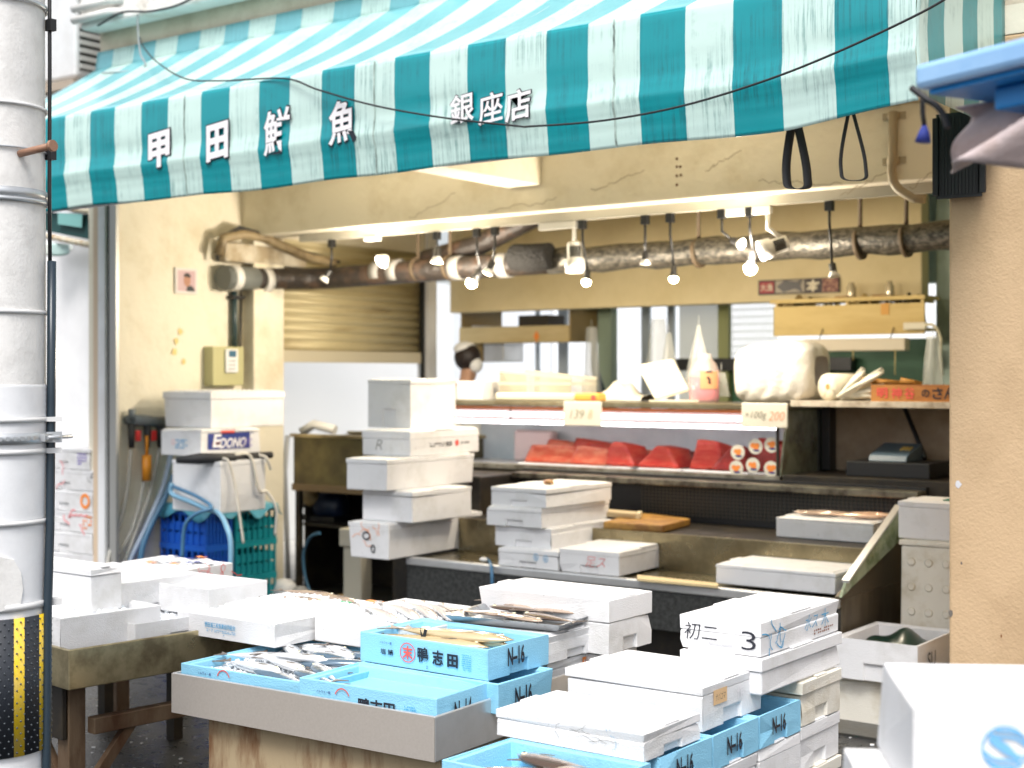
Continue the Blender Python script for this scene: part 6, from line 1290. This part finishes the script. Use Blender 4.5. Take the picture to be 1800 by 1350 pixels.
mb = MB(); mb.lathe([(.08, 0), (.10, .03), (.10, .2), (.06, .24)], c + Vector((0, .05, 0)), (1, .25, 0), 18); mb.obj('motor', mat('pump_blue', (.01, .02, .05), .4), pu)
mb = MB(); mb.ball(c + Vector((-.02, -.02, .06)), .075, 14, (1.2, .8, .9)); mb.obj('cover', mat('pump_yellow', (.30, .22, .10), .5), pu)
mb = MB(); mb.box(c.x - .12, c.x + .25, 7.58, 7.78, .521, c.z - .07); mb.tube([c + Vector((-.12, 0, -.02)), c + Vector((-.12, 0, .14))], .035, 10); mb.obj('bracket', BLACKM, pu)
hose3([at(562, 937, Y=7.3), at(545, 945, Y=7.3), at(533, 975, Y=7.3), at(538, 1020, Y=7.3), at(555, 1062, Y=7.3)], .011, BLH2, 'thin dark blue hose curving down under the sink')
mb = MB(); a = at(496, 775, X=-7.50); mb.tube([(-7.54, 7.40, 1.16), (-7.56, 7.39, .9), (-7.55, 7.40, .5), (-7.55, 7.42, .02)], .018, 8); tag(mb.obj('drain_pipe', mat('grey_pipe', (.35, .36, .38), .4)), 'grey pipe running down the side of the steel sink', 'pipe')
mb = MB(); mb.tube([(-7.5, 7.5, 1.18), (-7.42, 7.55, 1.24), (-7.25, 7.6, 1.2)], .035, 10); tag(mb.obj('white_pipe', LW), 'white hose end lying over the left rim of the sink', 'hose')
mb = MB(); q = at(624, 945, Y=6.9); mb.box(q.x - .10, q.x + .10, 6.85, 7.0, q.z - .06, q.z + .06); mb.box(q.x - .08, q.x + .08, 6.87, 6.98, .013, q.z - .061); tag(mb.obj('junction_box', mat('junction_cream', (.52, .48, .38), .5), bevel=.01), 'cream box on a post beside the bottom of the tall stack', 'box')
for i, (px, py, s, m) in enumerate(((500, 1045, .09, WHITEP), (528, 1045, .07, mat('grey_sack', (.3, .3, .3), .7)), (602, 1032, .06, mat('brown_lump', (.3, .2, .1), .7)))):
    c = at(px, py, Y=7.0); mb = MB(); mb.ball(Vector((c.x, 7.0, .012 + s)), s, 12, (1.1, 1, 1)); tag(mb.obj('floor_bundle', m), ('white bundle on the dark floor under the sink', 'grey bundle on the dark floor next to the white one', 'brown lump on the dark floor below the tall stack')[i], 'bundle')

# ------------------------------------------------------------------ fish
def fish_mat(name, back, belly, spots=None, scale=26):
    m = mat(name, belly, rough=.16, spec=.8, coat=.4); nt = m.node_tree; N = nt.nodes; Lk = nt.links; b = N['Principled BSDF']
    tc_ = N.new('ShaderNodeTexCoord'); sx = N.new('ShaderNodeSeparateXYZ'); Lk.new(tc_.outputs['Generated'], sx.inputs[0])
    nz = N.new('ShaderNodeTexNoise'); nz.inputs['Scale'].default_value = scale; nz.inputs['Detail'].default_value = 3; mp = N.new('ShaderNodeMapping'); mp.inputs['Scale'].default_value = (3, 1, .5); Lk.new(tc_.outputs['Object'], mp.inputs[0]); Lk.new(mp.outputs[0], nz.inputs['Vector'])
    ad = N.new('ShaderNodeMath'); ad.operation = 'MULTIPLY_ADD'; ad.inputs[1].default_value = .35; Lk.new(nz.outputs['Fac'], ad.inputs[0]); Lk.new(sx.outputs['Y'], ad.inputs[2])
    rp = N.new('ShaderNodeValToRGB'); e = rp.color_ramp.elements; e[0].position = .62; e[1].position = .86; e[0].color = (*belly, 1); e[1].color = (*back, 1)
    Lk.new(ad.outputs[0], rp.inputs[0]); Lk.new(rp.outputs[0], b.inputs['Base Color']); b.inputs['Metallic'].default_value = .25; return m
MACK = fish_mat('mackerel_skin', (.10, .16, .22), (.74, .75, .77)); PALE = fish_mat('pale_slender_skin', (.42, .30, .22), (.74, .70, .68)); TANF = fish_mat('tan_fish_skin', (.22, .15, .07), (.62, .48, .28)); REDF = fish_mat('red_fish_skin', (.62, .16, .05), (.72, .48, .34)); BRNF = fish_mat('brown_fish_skin', (.10, .06, .04), (.45, .34, .26)); GRYF = fish_mat('grey_fish_skin', (.10, .09, .09), (.40, .36, .36))
EYEW = mat('fish_eye_ring', (.75, .70, .5), .2); FIN = mat('fish_fin', (.16, .13, .11), .4)
def make_fish(ln, hr, th, m, bend=0., kind='fork', fin=None):
    """fish on its side along +X (head at +X), built once, parts parented to an Empty"""
    t = thing('fish', 'fish', 'fish', (0, 0, 0)); mb = MB(); nu, nv = 26, 14
    def prof(s): return max(.035, (math.sin(min(1, s * 1.02) ** .62 * math.pi) ** .8) * (1 - .25 * (s < .5) * (.5 - s)))
    def cy(s): return bend * ln * math.sin(s * math.pi)
    def P(u, v):
        a = v * 2 * math.pi; h = hr * ln * prof(1 - u) if 0 < u < 1 else .002
        if u > .86: h *= max(.05, 1 - ((u - .86) / .14) ** 2 * .9)
        return Vector((ln * (u - .5), cy(u) + math.cos(a) * h, th * ln * .5 + math.sin(a) * h * th / hr * .5 * 1.0))
    mb.grid(P, nu, nv); mb.obj('body', m, t, local=True, norm=True)
    mb = MB(); x0 = -ln * .5; y0 = cy(0)
    if kind == 'fork': pts = [(x0 + ln * .03, y0 + .008 * ln), (x0 - ln * .11, y0 + hr * ln * 1.1), (x0 - ln * .05, y0), (x0 - ln * .11, y0 - hr * ln * 1.1), (x0 + ln * .03, y0 - .008 * ln)]
    else: pts = [(x0 + ln * .03, y0 + .01 * ln), (x0 - ln * .07, y0 + .035 * ln), (x0 - ln * .09, y0), (x0 - ln * .07, y0 - .035 * ln), (x0 + ln * .03, y0 - .01 * ln)]
    mb.poly(pts, Vector((0, 0, th * ln * .5)), Vector((1, 0, 0)), Vector((0, 1, 0)), .003); mb.obj('tail_fin', FIN if fin is None else fin, t, local=True)
    mb = MB(); mb.poly([(ln * .1, cy(.6) + hr * ln * .85), (ln * .02, cy(.5) + hr * ln * 1.35), (-ln * .06, cy(.45) + hr * ln * .85)], Vector((0, 0, th * ln * .5)), Vector((1, 0, 0)), Vector((0, 1, 0)), .002); mb.obj('dorsal_fin', FIN if fin is None else fin, t, local=True)
    mb = MB(); mb.poly([(ln * .24, cy(.74) - hr * ln * .1), (ln * .12, cy(.62) - hr * ln * .55), (ln * .20, cy(.7) - hr * ln * .35)], Vector((0, 0, th * ln * .98)), Vector((1, 0, 0)), Vector((0, 1, 0)), .002); mb.obj('side_fin', FIN if fin is None else fin, t, local=True)
    ex_ = ln * .385; ey_ = cy(.885) + hr * ln * .18; mb = MB(); mb.ball(Vector((ex_, ey_, th * ln * .80)), max(.004, hr * ln * .22), 10, (1, 1, .6)); e = mb.obj('eye', EYEW, t, local=True)
    mb = MB(); mb.ball(Vector((ex_, ey_, th * ln * .80 + hr * ln * .09)), max(.002, hr * ln * .13), 8, (1, 1, .5)); mb.obj('pupil', BLACKM, e, local=True)
    return t
USED = set()
def lay(proto, spots, label, group):
    for i, (x, y, z, deg) in enumerate(spots):
        if proto.name not in USED: o = proto; USED.add(proto.name)
        else: o = copy_tree(proto)
        o.location = (x, y, z); o.rotation_euler = (0, 0, R_(deg)); o['label'] = label[i] if isinstance(label, list) else label; o['group'] = group
def inbox(B, fx, fy, z): c = B[5]; p = c + B[6][0] * B[1] * (fx - .5) + B[6][1] * B[2] * (fy - .5); return (p.x, p.y, z)
def ice(label, B, z, n, x0=.06, x1=.94, y0=.06, y1=.94, hh=.02, s=.011, name='crushed_ice'):
    mb = MB(); rnd = random.Random(n)
    hum = lambda u, v: hh * (math.sin(u * 3.1) * math.sin(v * 3.1)) ** .7
    mb.grid(lambda u, v: Vector(inbox(B, x0 + (x1 - x0) * u, y0 + (y1 - y0) * v, z + hum(u, v) + rnd.uniform(-.004, .004))), 24, 18)
    for i in range(n):
        u, v = rnd.random(), rnd.random(); c = Vector(inbox(B, x0 + (x1 - x0) * u, y0 + (y1 - y0) * v, z + hum(u, v) + s * .3)); r = s * rnd.uniform(.5, 1.3)
        mb.obox(c, (r, r * rnd.uniform(.6, 1.2), r * rnd.uniform(.5, 1)), Matrix.Rotation(rnd.uniform(0, 3), 3, Vector((rnd.uniform(-1, 1), rnd.uniform(-1, 1), rnd.uniform(-1, 1))).normalized()))
    o = mb.obj(name, ICE, merge=False); tag(o, label, 'ice', None, 'stuff')
m1 = make_fish(.28, .11, .11, MACK, .03)
zz = b_a2[4] - .030
lay(m1, [(*inbox(b_a2, f, g, zz + dz), a) for f, g, dz, a in ((.30, .22, .0, -8), (.62, .13, .004, 172), (.52, .30, .018, -14), (.68, .42, .01, 165), (.38, .52, .012, -5), (.66, .62, .02, 176), (.45, .74, .016, 4), (.74, .80, .012, -160), (.27, .38, .02, 20), (.25, .66, .02, -30), (.82, .30, .012, 150), (.50, .42, .03, 12), (.80, .55, .02, -150), (.34, .84, .014, 10), (.60, .70, .03, -25), (.42, .16, .018, -4), (.85, .18, .01, 165))], 'silver mackerel with a dark back lying on ice in the front left blue box', 'mackerel in the front left blue box')
ice('crushed ice between the mackerel in the front left blue foam box', b_a2, zz - .004, 500, hh=.012)
m2 = make_fish(.47, .085, .085, TANF, -.03)
zz = b_a1[4] - .044
lay(m2, [(*inbox(b_a1, f, g, zz + dz), a) for f, g, dz, a in ((.44, .30, .004, 3), (.52, .52, .012, -4), (.42, .74, .004, 5), (.54, .40, .026, 7))], ['long tan fish nearest the rim of the printed blue box', 'long tan fish in the middle of the printed blue box', 'long tan fish at the back of the printed blue box', 'long tan fish lying on top in the printed blue box, head to the right'], 'long tan fish in the printed blue box')
mb = MB(); c = Vector(inbox(b_a1, .40, .22, b_a1[4] - .02))
for k in (-1, 1): mb.poly([(-.006, 0), (.006, 0), (.016 * k + .002, .040), (.010 * k - .004, .042)], c, Vector((1, 0, 0)), EZ_, .003)
tag(mb.obj('fish_tail', BLACKR), 'small black forked fish tail sticking up from the printed blue box', 'fish tail')
m3 = make_fish(.44, .060, .06, PALE, .05, 'round', PALE)
zz = b_a5[4] - .028
lay(m3, [(*inbox(b_a5, f, g, zz + dz), a) for f, g, dz, a in ((.28, .36, .01, -28), (.40, .46, .02, -30), (.52, .54, .024, -34), (.63, .62, .02, -36), (.74, .66, .012, -40), (.82, .72, .004, -44))], [w_ + ' of the pale slender fish on ice in the white box' for w_ in ('leftmost', 'second from left', 'third from left', 'third from right', 'second from right', 'rightmost')], 'pale slender fish in the white box')
ice('crushed ice under the pale slender fish', b_a5, zz - .002, 500, hh=.02)
ice('crushed ice heaped in the white box printed with blue characters', b_b3, b_b3[4] - .016, 1500, x0=.04, x1=.96, y0=.04, y1=.96, hh=.035, s=.016)
m4 = make_fish(.30, .10, .08, BRNF, .04)
lay(m4, [(*inbox(b_b3, f, g, b_b3[4] + dz), a) for f, g, dz, a in ((.30, .90, .0, 4), (.62, .84, .002, -8), (.48, .60, .008, 12))], ['brown fish half sunk in the heaped ice, ' + w_ for w_ in ('back left of the box', 'back right of the box', 'middle of the box')], 'brown fish on the heaped ice')
mb = MB(); c = Vector(inbox(b_b3, .80, .80, b_b3[4] + .012)); mb.obox(c, (.06, .02, .004)); tag(mb.obj('green_tag', mat('tag_green', (.03, .40, .16), .4)), 'small green tag on the heaped ice', 'tag')
mb = MB(); c = Vector(inbox(b_b3, .95, .93, b_b3[4] + .010)); mb.obox(c, (.08, .02, .004)); tag(mb.obj('orange_tag', INKO), 'small orange tag at the back edge of the heaped ice', 'tag')
ice('crushed ice in the white box with pink scribble', b_b1, b_b1[4] - .035, 350, hh=.02)
ice('slushy ice in the rightmost second-tier white box', b_b6, b_b6[4] - .04, 350, hh=.01)
ice('wet ice in the white box scrawled in blue', b_b0, b_b0[4] - .03, 250, hh=.015)
# steel tray of dried fish
c = b_a7[5]; ax0, ax1, ay0, ay1 = c.x - .23, c.x + .225, c.y - .17, c.y + .19; zt = b_a7[4] + .004
tr_ = thing('steel_tray', 'shallow scorched steel tray of flattened fish on a white foam box', 'tray', (c.x, c.y, zt), R_(8))
mb = MB(); lo = loop(.46, .34, .0, .02); hi = loop(.48, .36, .030); inn = loop(.46, .34, .028); fl = loop(.44, .32, .004, .02); bridge(mb, lo, hi); bridge(mb, hi, inn); bridge(mb, inn, fl); mb.f(fl); mb.f(lo[::-1]); mb.obj('pan', mat('scorched_steel', (.40, .42, .44), .3, metal=.8, col2=(.12, .06, .02), nscale=9, thr=(.55, .66)), tr_, local=True, bevel=.002)
m5 = make_fish(.26, .14, .07, BRNF, .03)
lay(m5, [(c.x + dx, c.y + dy, zt + .012 + dz, a) for dx, dy, dz, a in ((-.12, -.06, .002, 10), (.02, -.08, .004, -6), (.12, -.02, .006, 170), (-.06, .05, .010, 188), (.08, .08, .012, 14), (-.14, .10, .012, -10))], 'flattened brown fish on the scorched steel tray', 'flattened fish on the steel tray')
# fish in the nearest blue box
m6 = make_fish(.36, .12, .10, BRNF, .05)
lay(m6, [(*inbox(K0, f, g, K0[4] - .062 + dz), a) for f, g, dz, a in ((.40, .45, 0, 10), (.62, .62, .01, -14), (.50, .80, .012, 175))], ['dark brown fish in the nearest blue foam box, ' + w_ for w_ in ('closest to the front rim', 'in the middle', 'farthest back')], 'dark fish in the nearest blue box')
m7 = make_fish(.40, .11, .09, GRYF, .03)
lay(m7, [(*inbox(L3, .55, .55, L3[4] - .05), 80)], ['grey fish in the farthest N-16 blue box'], 'fish in the low blue row')
# red fish on the upper shelf tray
m8 = make_fish(.30, .12, .10, REDF, .03, 'fork', REDF); m9 = make_fish(.34, .09, .08, PALE, .02)
lay(m9, [(*inbox(G2, .36, .45, G2[4] + .004), 176), (*inbox(G2, .45, .70, G2[4] + .004), 184)], ['pale fish lying at the left of the upper shelf tray', 'pale fish behind the other on the upper shelf tray'], 'fish on the upper shelf tray')
lay(m8, [(*inbox(G2, .74, .42, G2[4] + .004), 6), (*inbox(G2, .80, .72, G2[4] + .006), -8)], ['bright orange-red fish on the upper shelf tray, in front', 'bright orange-red fish on the upper shelf tray, behind'], 'fish on the upper shelf tray')
for i, B in enumerate((G1,)):
    pass
# odds and ends on the display
mb = MB(); a = at(1165, 934, Z=.735); b = at(1072, 928, Z=.735)
mb.hexa([at(1060, 930, Z=.731), at(1165, 937, Z=.731), at(1214, 924, Z=.731), at(1120, 912, Z=.731)], [p + Vector((0, 0, .042)) for p in (at(1060, 930, Z=.731), at(1165, 937, Z=.731), at(1214, 924, Z=.731), at(1120, 912, Z=.731))])
tag(mb.obj('cutting_board', mat('old_cutting_board', (.42, .23, .05), .55, col2=(.22, .10, .02), nscale=9), bevel=.008), 'worn brown wooden cutting board on the upper display shelf', 'cutting board')
kn = thing('knife_case', 'pale wooden knife case lying on the cutting board', 'knife case', tuple(at(1095, 905, Z=.78)))
P = [at(1060, 908, Z=.775), at(1116, 912, Z=.775), at(1120, 908, Z=.775), at(1064, 903, Z=.775)]; mb = MB(); mb.hexa(P, [p + Vector((0, 0, .03)) for p in P]); mb.obj('case', mat('pale_wood', (.48, .38, .22), .5), kn, bevel=.005)
mb = MB(); P2 = [P[1] + Vector((.002, 0, 0)), P[1] + Vector((.03, .01, 0)), P[2] + Vector((.03, .01, 0)), P[2] + Vector((.002, 0, 0))]; mb.hexa([p - Vector((0, 0, .002)) for p in P2], [p + Vector((0, 0, .034)) for p in P2]); mb.obj('end_cap', mat('cap_cream', (.66, .58, .38), .4), kn, bevel=.005)
for i, (fx, fy, m) in enumerate(((.62, .35, WOOD), (.52, .4, mat('scrap_pink', (.6, .35, .25), .6)))):
    mb = MB(); c = Vector(inbox(E1, fx, fy, E1[4] + .004)); mb.hexa([c + Vector((-.02, -.015, 0)), c + Vector((.025, -.01, 0)), c + Vector((.02, .02, 0)), c + Vector((-.025, .012, 0))], [c + Vector((-.014, -.01, .02)), c + Vector((.02, -.01, .012)), c + Vector((.012, .02, .024)), c + Vector((-.01, .012, .016))]); tag(mb.obj('scrap', m), ('brown scrap on the topmost box of the lower stack', 'small pink scrap on the topmost box of the lower stack')[i], 'scrap')
hose3([at(849, 984, Z=.56), at(858, 985, Z=.55), at(864, 1000, Y=6.24), at(866, 1060, Y=6.24)], .010, BLH2, 'dark blue cord tied to the lip of the display counter', 'cord', 'cord')
mb = MB(); c = at(850, 984, Z=.56); mb.ball(c, .018, 10, (1.6, 1, .8)); tag(mb.obj('white_knot', LW), 'white rag knot on the lip of the display counter', 'rag')
mb = MB(); P = [at(1120, 1021, Z=.549), at(1262, 1034, Z=.549), at(1262, 1029, Z=.549), at(1120, 1014, Z=.549)]; mb.hexa(P, [p + Vector((0, 0, .012)) for p in P]); tag(mb.obj('pale_stick', mat('pale_stick_wood', (.70, .55, .30), .4)), 'pale wooden stick lying along the lip of the display counter', 'stick')
# dark bag in the right-hand box
c = H3[5]; mb = MB(); bz0 = H3[4] - .06
mb.grid(lambda u, v: Vector((c.x - .14 + .30 * u, c.y - .14 + .30 * v, bz0 + .065 * math.sin(u * math.pi) ** .6 * math.sin(v * math.pi) ** .6 * (1 + .35 * math.sin(u * 9 + v * 4)))), 20, 20)
tag(mb.obj('green_bag', mat('dark_green_bag', (.005, .022, .015), .3), solid=.004), 'dark green plastic bag inside the open box by the column', 'bag')
mb = MB(); mb.box(c.x - .15, c.x + .15, c.y - .18, c.y + .18, H3[4] - .162, bz0 - .004); tag(mb.obj('foam_filler', EPS), 'white foam pieces under the dark green bag', 'foam filler')
mb = MB(); c = H1[5]; mb.grid(lambda u, v: Vector((c.x - .05 + .28 * u, c.y - .1 + .2 * v, H1[4] + .004 + .02 * math.sin(u * 6) * math.sin(v * 4))), 8, 6); tag(mb.obj('green_cloth', mat('green_cloth', (.03, .16, .10), .7), solid=.006), 'green cloth lying on the top box behind the column', 'cloth')
rnd = random.Random(8)      # dimples on the yellowed box
mb = MB(); c = H2[5]
for i in range(4):
    for j in range(6): mb.lathe([(.020, 0), (.016, .005)], Vector((c.x - .25 + .06 + .085 * i, c.y - .16, .10 + .12 * j)), (0, -1, 0), 12)
mb.obj('round_dimple', EPSY, H2[0])
# packets in the rear box
rnd = random.Random(12); c = b_b7[5]
pk = [(-.15, -.02, INKO), (-.06, .05, WHITEP), (.03, -.03, INKO), (.10, .05, INKN), (.0, .09, INKN), (-.12, .08, WHITEP), (.15, -.04, INKN), (.06, .10, INKO)]
for i, (dx, dy, m) in enumerate(pk):
    t = thing('printed_packet', ('orange and white', 'plain clear', 'orange striped', 'blue printed', 'dark blue marked', 'milky clear', 'blue cornered', 'small orange')[i] + ' plastic packet lying in the open foam box on the left', 'packet', (c.x + dx, c.y + dy, b_b7[4] - .05), 0, 'printed packets in the left foam box')
    q0 = Vector((c.x + dx, c.y + dy, b_b7[4] - .035 + .004 * i)); mb = MB(); mb.grid(lambda u, v: q0 + Vector((.14 * (u - .5), .09 * (v - .5), .016 * math.sin(u * 3.1) * math.sin(v * 3.1) + .006 * math.sin(u * 12))), 8, 6); mb.obj('film', mat('packet_film', (.74, .76, .78), .25), t, solid=.004)
    mb = MB(); mb.grid(lambda u, v: q0 + Vector((.06 * (u - .5), .03 * (v - .5), .026 + .002 * math.sin(u * 9))), 4, 2); mb.obj('print', m, t, norm=False)
mb = MB(); mb.box(c.x - .2, c.x + .2, c.y - .1, c.y + .1, b_b7[4] - .098, b_b7[4] - .042); tag(mb.obj('packet_filler', WHITEP, bevel=.02), 'white liner under the printed packets', 'liner')
# litter of ice on the street
mb = MB(); rnd = random.Random(5)
for i in range(110):
    p = at(rnd.uniform(110, 330), rnd.uniform(1210, 1400), Z=.004) if rnd.random() < .6 else at(rnd.uniform(1440, 1560), rnd.uniform(1255, 1340), Z=.004)
    r = rnd.uniform(.003, .014) * (1 if rnd.random() < .25 else .5); mb.obox(p, (r * 1.6, r, r * .5), Matrix.Rotation(rnd.uniform(0, 3), 3, 'Z'))
tag(mb.obj('ice_litter', ICE, merge=False), 'scattered crumbs of ice on the wet ground', 'ice', None, 'stuff')
